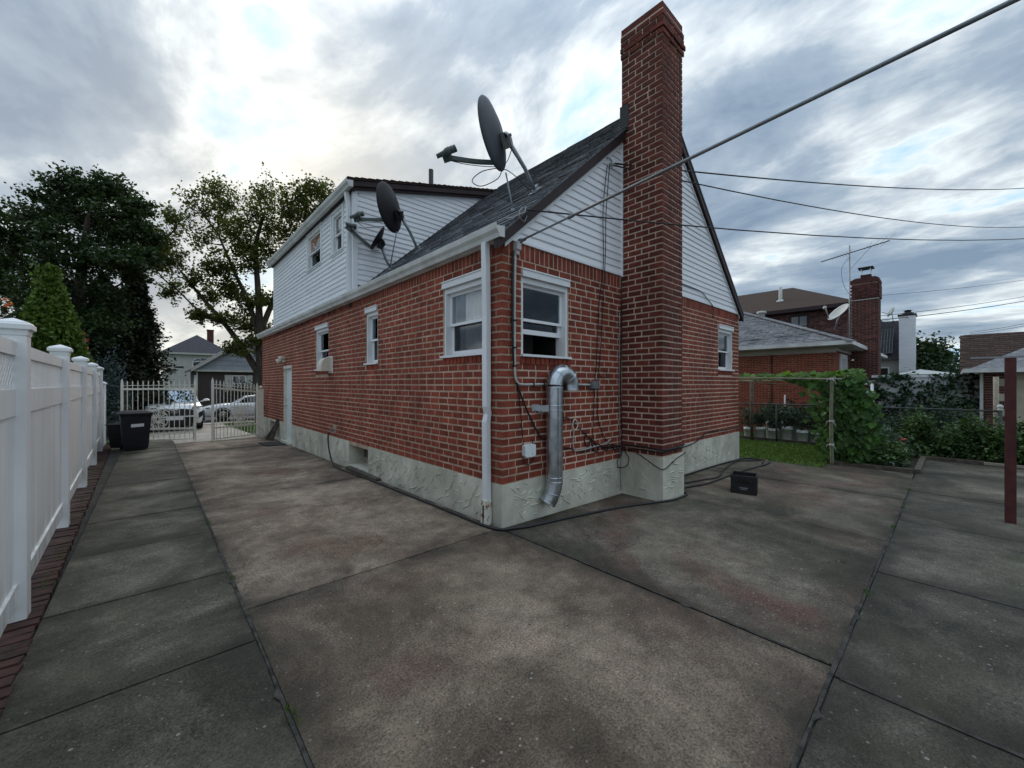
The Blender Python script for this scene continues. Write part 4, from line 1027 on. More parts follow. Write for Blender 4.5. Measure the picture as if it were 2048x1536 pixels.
# ------------------------------------------------------------------ satellite dishes on the roof
def dish(label, foot, knee, c, n, up, a, b, arm, lnbs, mat, strut, loc, cat='satellite dish', hoop=None, hubf=0.25, rootf=0.8):
    t = thing('satellite_dish', label, cat, loc, 'satellite dishes on the house roof')
    c, n, up = Vector(c), Vector(n).normalized(), Vector(up).normalized(); sd = n.cross(up).normalized(); up = sd.cross(n)
    mb = MB(); k = 40; dp = 0.10*a/0.4; B = len(mb.v)
    rings = [(0.0, -dp), (0.3, -dp*0.91), (0.6, -dp*0.64), (0.85, -dp*0.28), (1.0, 0.0), (1.02, 0.006), (1.03, -0.006), (1.0, -0.02), (0.85, -dp*0.28-0.014), (0.6, -dp*0.64-0.014), (0.3, -dp*0.91-0.014), (0.0, -dp-0.014)]
    for (r, h) in rings:
        for i in range(k):
            an = 2*math.pi*i/k; mb.v.append(tuple(c+sd*(b*max(r, 0.001)*math.cos(an))+up*(a*max(r, 0.001)*math.sin(an))+n*h))
    for i in range(len(rings)-1):
        for j in range(k):
            mb.f.append((B+i*k+j, B+i*k+(j+1) % k, B+(i+1)*k+(j+1) % k, B+(i+1)*k+j)); mb.t.append(0.5); mb.sm.append(True)
    mb.build('reflector', mat, t)
    back = c-n*(dp+0.02)
    hub = back-up*a*hubf
    q = MB(); q.obox(hub-n*0.02, sd*0.06, up*0.09, n*0.025); q.obox(hub-n*0.06-up*0.03, sd*0.035, up*0.055, n*0.04)
    q.lathe(hub-n*0.045+up*0.045, [(0.035, -0.045), (0.045, 0), (0.035, 0.045), (0.001, 0.045)], 10, sd); q.lathe(hub-n*0.07+up*0.04+sd*0.045, [(0.001, 0), (0.018, 0), (0.018, 0.03), (0.001, 0.03)], 8, -n)
    q.build('mount_bracket', M['steel'] if mat != M['dishb'] else M['black'], t)
    q = MB(); q.tube([Vector(foot), Vector(foot)+(Vector(knee)-Vector(foot))*0.5, Vector(knee), hub-n*0.065-up*0.03], [0.024, 0.024, 0.024, 0.03], 10); q.build('mast', M['pole'], t)
    q = MB(); q.obox(foot, (0.07, 0, 0.062), (0, 0.06, 0), (-0.004, 0, 0.005)); q.bar(Vector(foot)+Vector((-0.03, 0, -0.02)), Vector(foot)+Vector((0.03, 0, 0.09)), 0.05, 0.02); q.build('foot_plate', M['steel'], t)
    for s_ in strut:
        q = MB(); q.tube([s_[0], s_[1]], 0.010, 6); q.lathe(s_[1], [(0.02, -0.02), (0.02, 0.02), (0.001, 0.02)], 8); q.build('strut', M['pole'], t)
    root = c-up*a*rootf-n*0.02
    q = MB(); P = curve([root-n*0.02, root+(Vector(arm)-root)*0.5-Vector((0, 0, 0.015)), arm], 5)
    for p_, q_ in zip(P, P[1:]): q.bar(p_, q_, 0.035, 0.05)
    q.build('feed_arm', M['lnb'], t)
    A = Vector(arm); d_ = (c-A).normalized()
    q = MB(); q.obox(A, sd*0.03, up*0.05, n*0.05); q.build('feed_bracket', M['lnb'], t)
    for off in lnbs:
        p0 = A+sd*off+up*0.055
        q = MB(); q.lathe(p0-d_*0.07, [(0.001, -0.01), (0.026, -0.01), (0.028, 0.07), (0.03, 0.09), (0.042, 0.12), (0.044, 0.165), (0.036, 0.168), (0.001, 0.16)], 12, d_); q.build('lnb', M['lnb'], t)
    if len(lnbs) > 1:
        q = MB(); q.bar(A+sd*(min(lnbs)-0.03)+up*0.04, A+sd*(max(lnbs)+0.03)+up*0.04, 0.03, 0.035); q.build('lnb_bar', M['lnb'], t)
    if hoop:
        q = MB(); q.tube(curve(hoop, 8), 0.0055, 6); q.build('coax_cable', M['cable'], t)
    q = MB(); q.tube(curve([A-up*0.03, A*0.6+root*0.4-up*0.06, root-up*0.03, hub-n*0.07-up*0.12], 6), 0.005, 5); q.build('arm_cable', M['cable'], t)
    return t
dish('grey dish highest on the roof by the gable edge, a cable loop hanging below', (0.86, 0.34, 4.035), (0.68, 0.35, 4.27), (0.31, 0.54, 4.62), (-0.396, 0.917, -0.051), (-0.557, -0.196, 0.807), 0.405, 0.31,
     (-0.10, 0.91, 4.34), (-0.09, 0.0, 0.09), M['dish'], [((0.47, 0.47, 4.18), (0.42, 0.28, 3.64))], (0.8, 0.36, 3.97),
     hoop=[(0.40, 0.47, 4.22), (0.22, 0.62, 4.17), (0.12, 0.70, 4.05), (0.2, 0.62, 3.98), (0.36, 0.5, 4.08), (0.42, 0.46, 4.2), (0.55, 0.42, 4.17), (0.72, 0.37, 4.06), (0.80, 0.33, 3.99)])
dish('large black dish seen from behind in front of the dormer siding', (0.79, 3.24, 3.97), (0.60, 3.19, 4.24), (0.26, 3.30, 4.61), (-0.517, 0.855, -0.031), (-0.415, -0.219, 0.883), 0.405, 0.335,
     (-0.15, 3.68, 4.42), (-0.05, 0.07), M['dishb'], [((0.36, 3.22, 4.2), (0.42, 3.62, 3.65))], (0.79, 3.24, 3.95), rootf=0.45, hubf=0.35,
     hoop=[(-0.15, 3.66, 4.36), (-0.05, 3.58, 4.27), (0.1, 3.45, 4.28), (0.25, 3.32, 4.3)])
dish('small dish turned edge-on, lowest and farthest of the three on the house roof', (0.62, 4.02, 3.80), (0.52, 4.02, 3.95), (0.36, 4.02, 4.31), (-0.80, 0.30, 0.50), (0.38, -0.40, 0.83), 0.235, 0.21,
     (-0.13, 4.12, 4.40), (-0.04, 0.05), M['dishb'], [], (0.62, 4.02, 3.8), rootf=0.9)

# ------------------------------------------------------------------ the galvanised duct, boxes, conduit and cables on the gable wall
duct = thing('exhaust_duct', 'shiny galvanised metal duct hooked over like a cane against the gable wall', 'duct', (0.70, -0.13, 0.2))
DX, DYY, DR = 0.70, -0.13, 0.099
mb = MB(); mb.lathe((DX, DYY, 0.40), [(DR, 0), (DR, 1.12)], 28); mb.build('pipe', M['galv'], duct)
path = [(DX, DYY, 1.52)]+[(DX+0.148*(1-math.cos(a)), DYY, 1.535+0.148*math.sin(a)) for a in [math.pi*k/16 for k in range(17)]]
def gored(q, P, r, n=28, every=4):
    P = [Vector(p) for p in P]
    for i in range(0, len(P)-1, every):
        seg = [P[i], P[min(i+every, len(P)-1)]]
        q.tube([P[i], P[min(i+every, len(P)-1)]], r, n, caps=False)
mb = MB(); mb.tube(path[1:]+[(DX+0.296, DYY, 1.47)], DR, 28, caps=False, smooth=True)
mb.build('elbow', M['galv'], duct)
mb = MB(); mb.tube([(DX, DYY, 0.405), (DX-0.012, DYY+0.005, 0.32), (DX-0.055, DYY+0.02, 0.22), (DX-0.085, DYY+0.035, 0.165)], DR-0.001, 28, caps=False); mb.build('elbow', M['galv'], duct)
mb = MB()
def ring(q, c, ax, r, w=0.006):
    q.lathe(c, [(r-0.004, -w), (r+0.004, -w*0.5), (r+0.004, w*0.5), (r-0.004, w)], 28, ax)
for k in (5, 9, 13): 
    a = math.pi*(k-1)/16; ring(mb, path[k], (math.sin(a), 0, math.cos(a)), DR)
for z in (0.41, 1.51, 1.30, 1.245, 0.46): ring(mb, (DX, DYY, z), (0, 0, 1), DR, 0.009)
ring(mb, (DX+0.296, DYY, 1.48), (0, 0, 1), DR); ring(mb, (DX-0.032, DYY+0.012, 0.27), (-0.35, 0.12, -0.9), DR); ring(mb, (DX-0.081, DYY+0.033, 0.172), (-0.45, 0.2, -0.85), DR)
mb.build('seam_ring', M['galv'], duct)
mb = MB(); mb.box((DX-0.045, DYY-DR-0.004, 0.42), (DX-0.037, DYY-DR*0.7, 1.50)); mb.build('seam', M['galv'], duct)
mb = MB()
P = [(0.44, -0.012, 1.27), (0.50, -0.02, 1.28), (0.56, -0.05, 1.26), (DX-0.102, DYY, 1.27)]
for a, b in zip(P, P[1:]): mb.bar(a, b, 0.006, 0.075)
mb.lathe((DX, DYY, 1.27), [(DR+0.003, -0.03), (DR+0.003, 0.03)], 28); mb.build('strap', M['galv'], duct)

def cable(label, pts, r=0.006, m='cable', name='cable', cat='cable', n=5, group=None, k=8):
    q = MB(); q.tube(curve(pts, k), r, n); return q.solo(name, M[m], label, cat, group)
wf = lambda P, d=-0.028: [(x, d, z) for x, z in P]
cond = thing('conduit', 'grey metal conduit down the brick corner turning along under the gable window', 'conduit', (0.18, -0.03, 2))
q = MB(); q.tube(curve([(0.17, -0.03, 2.98), (0.16, -0.03, 2.5), (0.16, -0.03, 1.9), (0.165, -0.03, 1.66), (0.20, -0.03, 1.57), (0.28, -0.03, 1.545), (0.6, -0.03, 1.548), (1.0, -0.03, 1.545), (1.52, -0.03, 1.54)], 6), 0.013, 8); q.build('pipe', M['dishpale'], cond)
q = MB(); q.obox((1.60, -0.04, 1.54), (0.075, 0, 0), (0, 0.035, 0), (0, 0, 0.05))
for k in range(4): q.obox((1.545+0.036*k, -0.08, 1.54), (0.010, 0, 0), (0, 0.006, 0), (0, 0, 0.045))
q.build('junction_box', M['steel'], cond)
q = MB(); q.obox((0.185, -0.045, 3.07), (0.03, 0, 0), (0, 0.035, 0), (0, 0, 0.045)); q.obox((0.18, -0.04, 3.0), (0.02, 0, 0), (0, 0.02, 0), (0, 0, 0.025)); q.build('weather_head', M['dishpale'], cond)
q = MB()
for z in (2.25, 1.95, 1.75): q.obox((0.163, -0.03, z), (0.022, 0, 0), (0, 0.016, 0), (0, 0, 0.008))
for x in (0.45, 0.62): q.obox((x, -0.03, 1.547), (0.008, 0, 0), (0, 0.016, 0), (0, 0, 0.02))
q.build('clip', M['cable'], cond)
cable('thick black cable following the conduit then slanting down behind the duct', wf([(0.13, 3.0), (0.125, 2.5), (0.135, 1.95), (0.19, 1.59), (0.32, 1.31), (0.48, 1.05), (0.6, 0.91), (0.72, 0.9)]), 0.011)
cable('thin black cable hanging straight down to the pale square box', wf([(0.19, 1.60), (0.235, 1.4), (0.27, 1.15), (0.30, 0.86)], -0.02), 0.006)
cable('dark loose loop of wire under the pale square box', wf([(0.30, 0.73), (0.31, 0.66), (0.38, 0.63), (0.46, 0.67), (0.48, 0.76), (0.44, 0.92)], -0.018), 0.005)
q = thing('junction_box', 'pale grey square plastic box low on the brick wall left of the duct', 'junction box', (0.37, -0.03, 0.8))
mb = MB(); mb.prism([(0.29, -0.008, 0.745), (0.31, -0.008, 0.725), (0.44, -0.008, 0.725), (0.46, -0.008, 0.745), (0.46, -0.008, 0.855), (0.44, -0.008, 0.865), (0.31, -0.008, 0.865), (0.29, -0.008, 0.855)], (0, -0.055, 0)); mb.build('cover', M['door'], q)
mb = MB(); mb.lathe((0.41, -0.063, 0.755), [(0.006, 0), (0.006, 0.002), (0.001, 0.002)], 8, (0, -1, 0)); mb.build('screw', M['black'], q)
cable('black wire hanging down the siding from the anchor, left strand of the pair', [(1.89, -0.05, 4.60), (1.79, -0.05, 3.94), (1.80, -0.05, 3.2), (1.75, -0.02, 2.7), (1.69, -0.02, 2.0), (1.63, -0.02, 1.33), (1.60, -0.02, 0.86), (1.68, -0.025, 0.70)], 0.006)
cable('black wire hanging down the siding from the anchor, right strand of the pair', [(1.95, -0.05, 4.62), (1.86, -0.05, 3.9), (1.84, -0.05, 3.26), (1.78, -0.02, 2.1), (1.71, -0.02, 1.4), (1.74, -0.02, 1.0), (2.0, -0.02, 0.68), (2.2, -0.03, 0.66)], 0.006)
cable('small ring of thin wire hung on the bricks beside the wire pair', wf([(1.78, 1.75), (1.74, 1.70), (1.80, 1.64), (1.90, 1.64), (1.92, 1.70), (1.86, 1.74)], -0.015), 0.004)
cable('thin black wire running down the inner corner beside the chimney', [(2.285, -0.02, 3.1), (2.295, -0.02, 2.4), (2.27, -0.02, 1.6), (2.29, -0.025, 1.0), (2.28, -0.03, 0.67)], 0.008)
cable('second wire beside the inner corner, dropping to the floor at the chimney foot', [(2.25, -0.015, 2.6), (2.24, -0.015, 1.4), (2.25, -0.02, 0.7), (2.262, -0.02, 0.4), (2.265, -0.02, 0.0)], 0.007, 'steel')
cable('black cable from the wire knot sloping down to the chimney corner', wf([(0.90, 1.13), (1.08, 1.12), (1.22, 1.03), (1.5, 0.85), (1.8, 0.69), (2.2, 0.66)], -0.02), 0.007)
cable('short black cable curling out from behind the duct', wf([(0.86, 1.2), (0.96, 1.16), (0.97, 1.05), (0.9, 0.93), (0.82, 0.88)], -0.03), 0.009)
cable('cream ring of coiled wire on the bricks right of the duct', wf([(1.21, 1.10), (1.265, 1.05), (1.25, 0.98), (1.19, 0.97), (1.165, 1.04), (1.21, 1.10), (1.26, 1.06)], -0.025), 0.008, 'cream')
cable('pale cable bending along the bottom brick courses right of the duct', wf([(1.2, 0.97), (1.18, 0.85), (1.19, 0.73), (1.25, 0.69), (1.6, 0.70), (1.9, 0.73), (2.02, 0.77)], -0.022), 0.007, 'dishpale')
cable('dark cable sagging along the bottom brick course into the corner', wf([(0.85, 0.78), (1.1, 0.74), (1.4, 0.66), (1.7, 0.70), (2.0, 0.64), (2.25, 0.66)], -0.018), 0.008)
cable('dark bundle of small loops at the foot of the wall right of the duct', wf([(1.45, 0.9), (1.42, 0.78), (1.5, 0.72), (1.56, 0.82), (1.6, 0.68), (1.7, 0.62), (1.74, 0.72), (1.9, 0.62), (2.05, 0.7), (2.1, 0.6), (2.22, 0.66)], -0.022), 0.009)
XS = CX0-0.03; YF = CY-0.035
cable('thick black cable along the chimney side and round its front', [(2.22, -0.03, 0.64), (XS, -0.05, 0.66), (XS, -0.32, 0.67), (XS+0.002, -0.62, 0.66), (2.40, YF, 0.655), (2.75, YF, 0.66), (2.94, YF+0.02, 0.67)], 0.014)
cable('second black cable just under the thick one on the chimney side', [(2.25, -0.03, 0.62), (XS, -0.08, 0.60), (XS, -0.35, 0.63), (XS, -0.62, 0.62), (2.45, YF, 0.63), (2.93, YF+0.02, 0.63)], 0.009)
cable('thin black wire drooping across the chimney corner below the bricks', [(XS, -0.25, 0.585), (XS, -0.38, 0.52), (XS, -0.55, 0.43), (XS-0.005, -0.66, 0.40), (2.45, YF, 0.43), (2.65, YF, 0.50), (2.86, YF, 0.535), (2.95, YF, 0.56)], 0.0065)
cable('black wire dangling in a loop in the recess beside the chimney', [(2.28, -0.035, 0.66), (2.27, -0.04, 0.54), (2.22, -0.04, 0.50), (2.17, -0.035, 0.46), (2.18, -0.035, 0.36), (2.26, -0.05, 0.34), (XS, -0.11, 0.37), (XS, -0.14, 0.48), (XS, -0.07, 0.58)], 0.006)
cable('black cable stapled low along the bricks right of the chimney', [(2.95, -0.05, 0.66), (3.6, -0.03, 0.45), (4.4, -0.025, 0.42), (4.9, -0.02, 0.47), (5.35, -0.02, 0.59), (6.0, -0.02, 0.575), (7.1, -0.02, 0.56)], 0.010)
cable('black wire crossing the siding right of the chimney and dropping to the bricks', [(3.9, -0.035, 3.34), (4.6, -0.035, 3.34), (5.05, -0.035, 3.32), (5.34, -0.035, 3.22), (5.58, -0.035, 3.12), (5.62, -0.02, 2.9)], 0.008)
q = thing('wire_anchor', 'small hook on the gable siding where two overhead wires end', 'wire anchor', (1.95, -0.04, 4.65))
mb = MB(); mb.tube(curve([(1.90, -0.02, 4.70), (1.92, -0.06, 4.70), (1.97, -0.07, 4.66), (1.93, -0.06, 4.62), (1.99, -0.07, 4.60), (2.03, -0.06, 4.66)], 5), 0.009, 6); mb.build('hook', M['steel'], q)
mb = MB(); mb.lathe((2.0, -0.07, 4.64), [(0.001, -0.04), (0.02, -0.03), (0.012, 0), (0.02, 0.03), (0.001, 0.04)], 8, (1, 0, 0)); mb.build('insulator', M['dishpale'], q)
q = thing('wire_anchor', 'bent hook with twisted wire ends on the maroon board above the house corner', 'wire anchor', (0.2, -0.1, 3.5))
mb = MB(); mb.tube(curve([(0.24, -0.075, 3.48), (0.25, -0.11, 3.50), (0.22, -0.12, 3.43), (0.14, -0.1, 3.38), (0.05, -0.09, 3.33), (-0.02, -0.09, 3.30)], 6), 0.006, 5); mb.tube(curve([(0.24, -0.08, 3.50), (0.17, -0.1, 3.44), (0.16, -0.11, 3.36), (0.24, -0.1, 3.34), (0.29, -0.09, 3.42)], 6), 0.005, 5); mb.build('hook', M['steel'], q)

# overhead service wires to the right
def sag(p, q, d, n=24):
    p, q = Vector(p), Vector(q); return [p.lerp(q, i/n)-Vector((0, 0, d*4*(i/n)*(1-i/n))) for i in range(n+1)]
def wire(label, p, q, d, r=0.010, group='overhead wires right of the house'):
    mb = MB(); mb.tube(sag(p, q, d), r, 5); mb.solo('overhead_wire', M['cable'], label, 'wire', group)
wire('uppermost black overhead wire leading right from the gable hook', (2.02, -0.08, 4.65), (32.54, -8.33, 11.97), 0.5, 0.012)
wire('black overhead wire slanting down right from the gable hook, middle of three', (2.02, -0.08, 4.62), (32.54, -8.33, 10.15), 0.8, 0.010)
wire('lowest of the three black overhead wires leading right across the chimney', (0.26, -0.11, 3.47), (38.13, -13.41, 11.97), 1.4, 0.009)
wire('thin wire crossing the grey hip roof towards the right', (7.05, -0.04, 2.5), (21.97, -1.43, 4.45), 0.05, 0.008, 'distant overhead wires')
wire('wire rising right from behind the dark neighbouring chimney', (29.78, -0.42, 5.66), (46.31, -7.32, 8.23), 0.1, 0.016, 'distant overhead wires')
wire('second wire rising right, just under the first by the white chimney', (27.07, -0.65, 5.09), (43.03, -7.05, 7.47), 0.1, 0.022, 'distant overhead wires')
wire('faint topmost distant wire by the aerial chimney', (29.67, -0.32, 6.89), (46.31, -7.32, 9.47), 0.1, 0.012, 'distant overhead wires')
wire('upper of two faint wires above the far brown garage roof', (42.95, -4.28, 5.44), (52.85, -7.87, 6.81), 0.05, 0.016, 'distant overhead wires')
wire('lower of two faint wires above the far brown garage roof', (42.95, -4.28, 5.32), (52.85, -7.87, 6.60), 0.05, 0.016, 'distant overhead wires')

# clothes pole from the house corner over the patio
pl = thing('overhead_pole', 'long grey metal pole running overhead from the house corner across the sky', 'pole', (0.2, -0.05, 3.12))
A_, B_ = Vector((0.21, -0.05, 3.125)), Vector((0.03, -5.6, 3.40))
mb = MB(); mb.tube([A_, A_.lerp(B_, 0.14)], 0.0105, 12); mb.tube([A_.lerp(B_, 0.135), B_], 0.0128, 14); mb.build('pipe', M['pole'], pl)
mb = MB(); mb.lathe(A_.lerp(B_, 0.135), [(0.012, -0.03), (0.019, -0.03), (0.019, 0.03), (0.014, 0.03)], 12, B_-A_); mb.build('coupling', M['pole'], pl)
mb = MB(); mb.lathe(A_+Vector((0, -0.005, 0)), [(0.001, 0), (0.03, 0), (0.03, 0.02), (0.018, 0.05), (0.016, 0.09)], 12, (0, -1, 0)); mb.build('flange', M['pole'], pl)

# hoses on the ground
def gz(P, h=0.016): return [(x, y, g(x, y)+h) for x, y in P]
hs = [FL.p(5.29, 0.10, 0.56), FL.p(5.28, 0.13, 0.45), FL.p(5.1, 0.16, 0.2), FL.p(4.75, 0.2, 0.0)]+gz([(-0.20, 4.3), (-0.16, 3.4), (-0.14, 2.2), (-0.13, 1.0), (-0.13, 0.3), (-0.11, 0.02), (-0.05, -0.09), (0.06, -0.13), (0.24, -0.19), (0.88, -0.29), (1.70, -0.45), (2.40, -0.68), (2.75, -0.71), (2.98, -0.67), (2.99, -0.52)])
mb = MB(); mb.tube(curve(hs, 8), 0.016, 8); h_ = mb.solo('garden_hose', M['hose'], 'black hose from the wall tap along the house foot and round the chimney base', 'hose')
mb = MB(); mb.tube(curve(gz([(3.0, -0.5), (3.4, -0.50), (3.9, -0.60), (4.7, -0.60), (5.74, -0.62), (6.68, -0.68), (7.15, -0.60), (7.28, -0.38), (7.2, -0.14), (6.6, -0.08), (5.4, -0.06), (4.2, -0.08), (3.3, -0.06), (2.98, -0.10)]), 8), 0.016, 8); mb.solo('garden_hose', M['hose'], 'black hose lying in a long loop along the wall right of the chimney', 'hose')
mb = MB(); mb.tube(curve(gz([(2.98, -0.3), (3.5, -0.33), (4.0, -0.42), (4.6, -0.52), (5.2, -0.36), (6.0, -0.22), (6.6, -0.16), (7.0, -0.35), (7.1, -0.5), (6.7, -0.6)], 0.018), 8), 0.013, 7); mb.solo('garden_hose', M['hose'], 'thinner black hose crossing inside the long hose loop right of the chimney', 'hose')

# ------------------------------------------------------------------ white vinyl fence
FX = lambda y: -3.475-0.028*(y-0.9)
PY_ = [-6.45, -4.0, -1.55, 0.90, 3.35, 5.85, 8.35, 10.8]
fence = thing('vinyl_fence', 'tall white vinyl privacy fence with lattice top along the driveway', 'fence', (-3.47, 4, 0))
def post(x, y, top, zb=None, w=0.066):
    zb = g(x, y)-0.05 if zb is None else zb
    mb = MB(); mb.box((x-w, y-w, zb), (x+w, y+w, top-0.075)); p_ = mb.build('fence_post', M['vinyl'], fence)
    q = MB()
    def ringb(h, z): return [(x-h, y-h, z), (x+h, y-h, z), (x+h, y+h, z), (x-h, y+h, z)]
    secs = [(w+0.004, top-0.115), (w+0.006, top-0.085), (w+0.022, top-0.075), (w+0.022, top-0.045), (w+0.012, top-0.036), (w+0.010, top-0.03), (0.004, top)]
    b = 0; 
    for h, z in secs: q.v += ringb(h, z)
    for i in range(len(secs)-1):
        for k in range(4): q.f.append((i*4+k, i*4+(k+1) % 4, (i+1)*4+(k+1) % 4, (i+1)*4+k)); q.t.append(0.5); q.sm.append(False)
    q.build('post_cap', M['vinyl'], p_); return p_
for y in PY_: post(FX(y), y, 1.985)
for k, (a, b) in enumerate(zip(PY_, PY_[1:])):
    ya, yb = a+0.066, b-0.066; xa, xb = FX(ya), FX(yb)
    def seg(mb, z0, z1, d0, d1, s0=0.0, s1=1.0, t=0.5):
        y0, y1 = ya+(yb-ya)*s0, ya+(yb-ya)*s1; x0, x1 = FX(y0), FX(y1)
        mb.poly([(x0+d0, y0, z0), (x0+d1, y0, z0), (x1+d1, y1, z0), (x1+d0, y1, z0), (x0+d0, y0, z1), (x0+d1, y0, z1), (x1+d1, y1, z1), (x1+d0, y1, z1)],
                [(0, 3, 2, 1), (4, 5, 6, 7), (0, 1, 5, 4), (1, 2, 6, 5), (2, 3, 7, 6), (3, 0, 4, 7)], t)
    mb = MB(); seg(mb, 1.735, 1.825, -0.022, 0.022); mb.build('top_rail', M['vinyl'], fence)
    mb = MB(); seg(mb, 1.345, 1.515, -0.022, 0.022); mb.build('middle_rail', M['vinyl'], fence)
    mb = MB(); seg(mb, 0.105, 0.235, -0.022, 0.022); mb.box((FX(ya)-0.022, ya, 0.2352), (FX(ya)+0.0, yb, 0.2385)) if False else None; rb = mb.build('bottom_rail', M['vinyl'], fence)
    mb = MB(); seg(mb, 0.236, 0.245, -0.015, 0.028); mb.build('rail_lip', M['vinyl'], rb)
    n = 14
    for i in range(n):                              # tongue and groove boards
        mb = MB(); seg(mb, 0.237 if False else 0.2, 1.40, -0.010, 0.0105+(0.0008 if i % 2 else 0), (i+0.012)/n, (i+0.988)/n, R.random()); mb.build('fence_board', M['vinyl'], fence)
    # lattice: two layers of slanting strips
    q = MB(); L = yb-ya; H = 1.735-1.515; sp = 0.070
    for lay, sgn, d in ((0, 1, 0.004), (1, -1, -0.002)):
        u = -H
        while u < L+H:
            P0, P1 = [u, 1.515], [u+sgn*H, 1.735]
            if sgn < 0: P0, P1 = [u+H, 1.515], [u, 1.735]
            # clip to the panel
            def clip(p, q_):
                t0, t1 = 0.0, 1.0; du = q_[0]-p[0]
                for bound, s_ in ((0.0, 1), (L, -1)):
                    f0, f1 = s_*(p[0]-bound), s_*(q_[0]-bound)
                    if f0 < 0 and f1 < 0: return None
                    if f0 < 0: t0 = max(t0, f0/(f0-f1))
                    if f1 < 0: t1 = min(t1, f0/(f0-f1))
                if t1-t0 < 0.05: return None
                return [p[0]+du*t0, p[1]+(q_[1]-p[1])*t0], [p[0]+du*t1, p[1]+(q_[1]-p[1])*t1]
            c_ = clip(P0, P1)
            if c_:
                (a0, z0), (a1, z1) = c_
                q.bar((FX(ya+a0)+d, ya+a0, z0), (FX(ya+a1)+d, ya+a1, z1), 0.005, 0.036, (1, 0, 0)) if False else q.obox((FX(ya+(a0+a1)/2)+d, ya+(a0+a1)/2, (z0+z1)/2), (0, (a1-a0)/2, (z1-z0)/2), (0, -(z1-z0)/math.hypot(a1-a0, z1-z0)*0.0145, (a1-a0)/math.hypot(a1-a0, z1-z0)*0.0145), (0.003, 0, 0))
            u += sp
    q.build('lattice', M['vinyl'], fence, kind='stuff')
# the lower end of the fence by the gate
for y in (11.95, 13.15): post(FX(y), y, 1.62, w=0.05)
mb = MB(); mb.box((FX(11.4)-0.015, 10.87, 0.0), (FX(11.4)+0.015, 11.9, 1.25)); mb.build('fence_board', M['vinyl'], fence)
mb = MB(); mb.box((FX(11.4)-0.03, 10.87, 1.251), (FX(11.4)+0.03, 11.9, 1.33)); mb.build('top_rail', M['vinyl'], fence)
mb = MB(); mb.box((FX(12.5)-0.015, 12.0, -0.2), (FX(12.5)+0.015, 13.1, 1.1)); mb.build('fence_board', M['vinyl'], fence)

# ------------------------------------------------------------------ iron driveway gates
def gate(label, hx, hy, fx, fy, nb, orn_u, top_h, top_f):
    t = thing('iron_gate', label, 'gate', (hx, hy, g(hx, hy)), 'iron driveway gates')
    A, B = Vector((hx, hy, 0)), Vector((fx, fy, 0)); d = (B-A); L = d.length; d.normalize(); n = Vector((-d.y, d.x, 0))
    zg = lambda s: g(hx+d.x*s, hy+d.y*s)+0.04
    z0 = zg(L/2)
    P = lambda s, z: A+d*s+Vector((0, 0, z))
    rail = lambda s: top_h+(top_f-top_h)*(s/L)
    q = MB(); q.bar(P(0, zg(0)), P(0, rail(0)+0.18), 0.06, 0.06); q.bar(P(L, zg(L)-0.02), P(L, rail(L)+0.20), 0.06, 0.06)
    for s in (0, L): q.lathe(P(s, rail(s)+0.18), [(0.03, 0), (0.02, 0.02), (0.026, 0.05), (0.012, 0.08), (0.001, 0.13)], 8)
    q.bar(P(0.03, rail(0)-0.0), P(L-0.03, rail(L)), 0.035, 0.055); q.bar(P(0.03, zg(0)+0.03), P(L-0.03, zg(L)+0.03), 0.03, 0.035)
    q.bar(P(0.03, z0+0.35), P(L-0.03, z0+0.35), 0.03, 0.05); q.build('gate_frame', M['iron'], t)
    for i in range(1, nb):
        s = L*i/nb; q = MB(); zt = rail(s)+0.16
        q.bar(P(s, zg(s)+0.03), P(s, zt), 0.018, 0.018)
        q.lathe(P(s, zt-0.06), [(0.009, 0), (0.022, 0.02), (0.009, 0.04), (0.02, 0.065), (0.001, 0.15)], 6); q.build('bar', M['iron'], t)
    # rope twist between the spear tips
    q = MB(); q.tube([P(s, rail(s)+0.10+0.006*math.sin(i*2.2)) for i, s in enumerate(np.linspace(0.04, L-0.04, 60))], 0.008, 5); q.build('twisted_rod', M['iron'], t)
    # cast ornament: fan of petals in a scrolled frame
    c = P(orn_u, z0+0.62); q = MB(); W, H = 0.26, 0.24
    for k in range(16):
        a = 2*math.pi*k/16; r1 = 0.24 if k % 2 == 0 else 0.17
        e = c+d*(r1*math.cos(a))+Vector((0, 0, r1*math.sin(a)))
        q.tube([c+d*0.05*math.cos(a)+Vector((0, 0, 0.05*math.sin(a))), c.lerp(e, 0.6), e], [0.007, 0.017, 0.005], 5)
    for rr in (0.05, 0.26): q.tube([c+d*(rr*math.cos(x))+Vector((0, 0, rr*math.sin(x))) for x in np.linspace(0, 2*math.pi, 25)], 0.010, 5)
    for sx in (-1, 1):
        for sz in (-1, 1):
            for k0 in (0.0, 0.09):
                q.tube([c+d*sx*(0.20+0.075*math.cos(x)-k0)+Vector((0, 0, sz*(0.20+k0*0.4+0.06*math.sin(x)))) for x in np.linspace(0, 5.2, 12)], 0.010, 5)
    for zz in (-0.3, 0.3): q.bar(c-d*0.3+Vector((0, 0, zz)), c+d*0.3+Vector((0, 0, zz)), 0.015, 0.02)
    q.build('ornament', M['iron'], t, kind=None)
    q = MB(); q.tube([P(L-0.04, z0+0.05), P(L-0.04, z0+0.5)], 0.012, 6); q.build('drop_bolt', M['steel'], t)
    # a bowed rail round the ornament
    q = MB(); q.tube([P(orn_u-0.42+0.84*k/12, z0+0.86+0.12*math.sin(math.pi*k/12)) for k in range(13)], 0.010, 5); q.build('bowed_rail', M['iron'], t)
gate('left leaf of the cream iron driveway gate, behind the dark bin', -3.42, 12.75, -1.85, 11.62, 14, 0.95, 1.40, 1.42)
gate('right leaf of the cream iron driveway gate, next to the brick house', -0.27, 11.75, -1.48, 11.11, 13, 0.55, 1.30, 1.44)
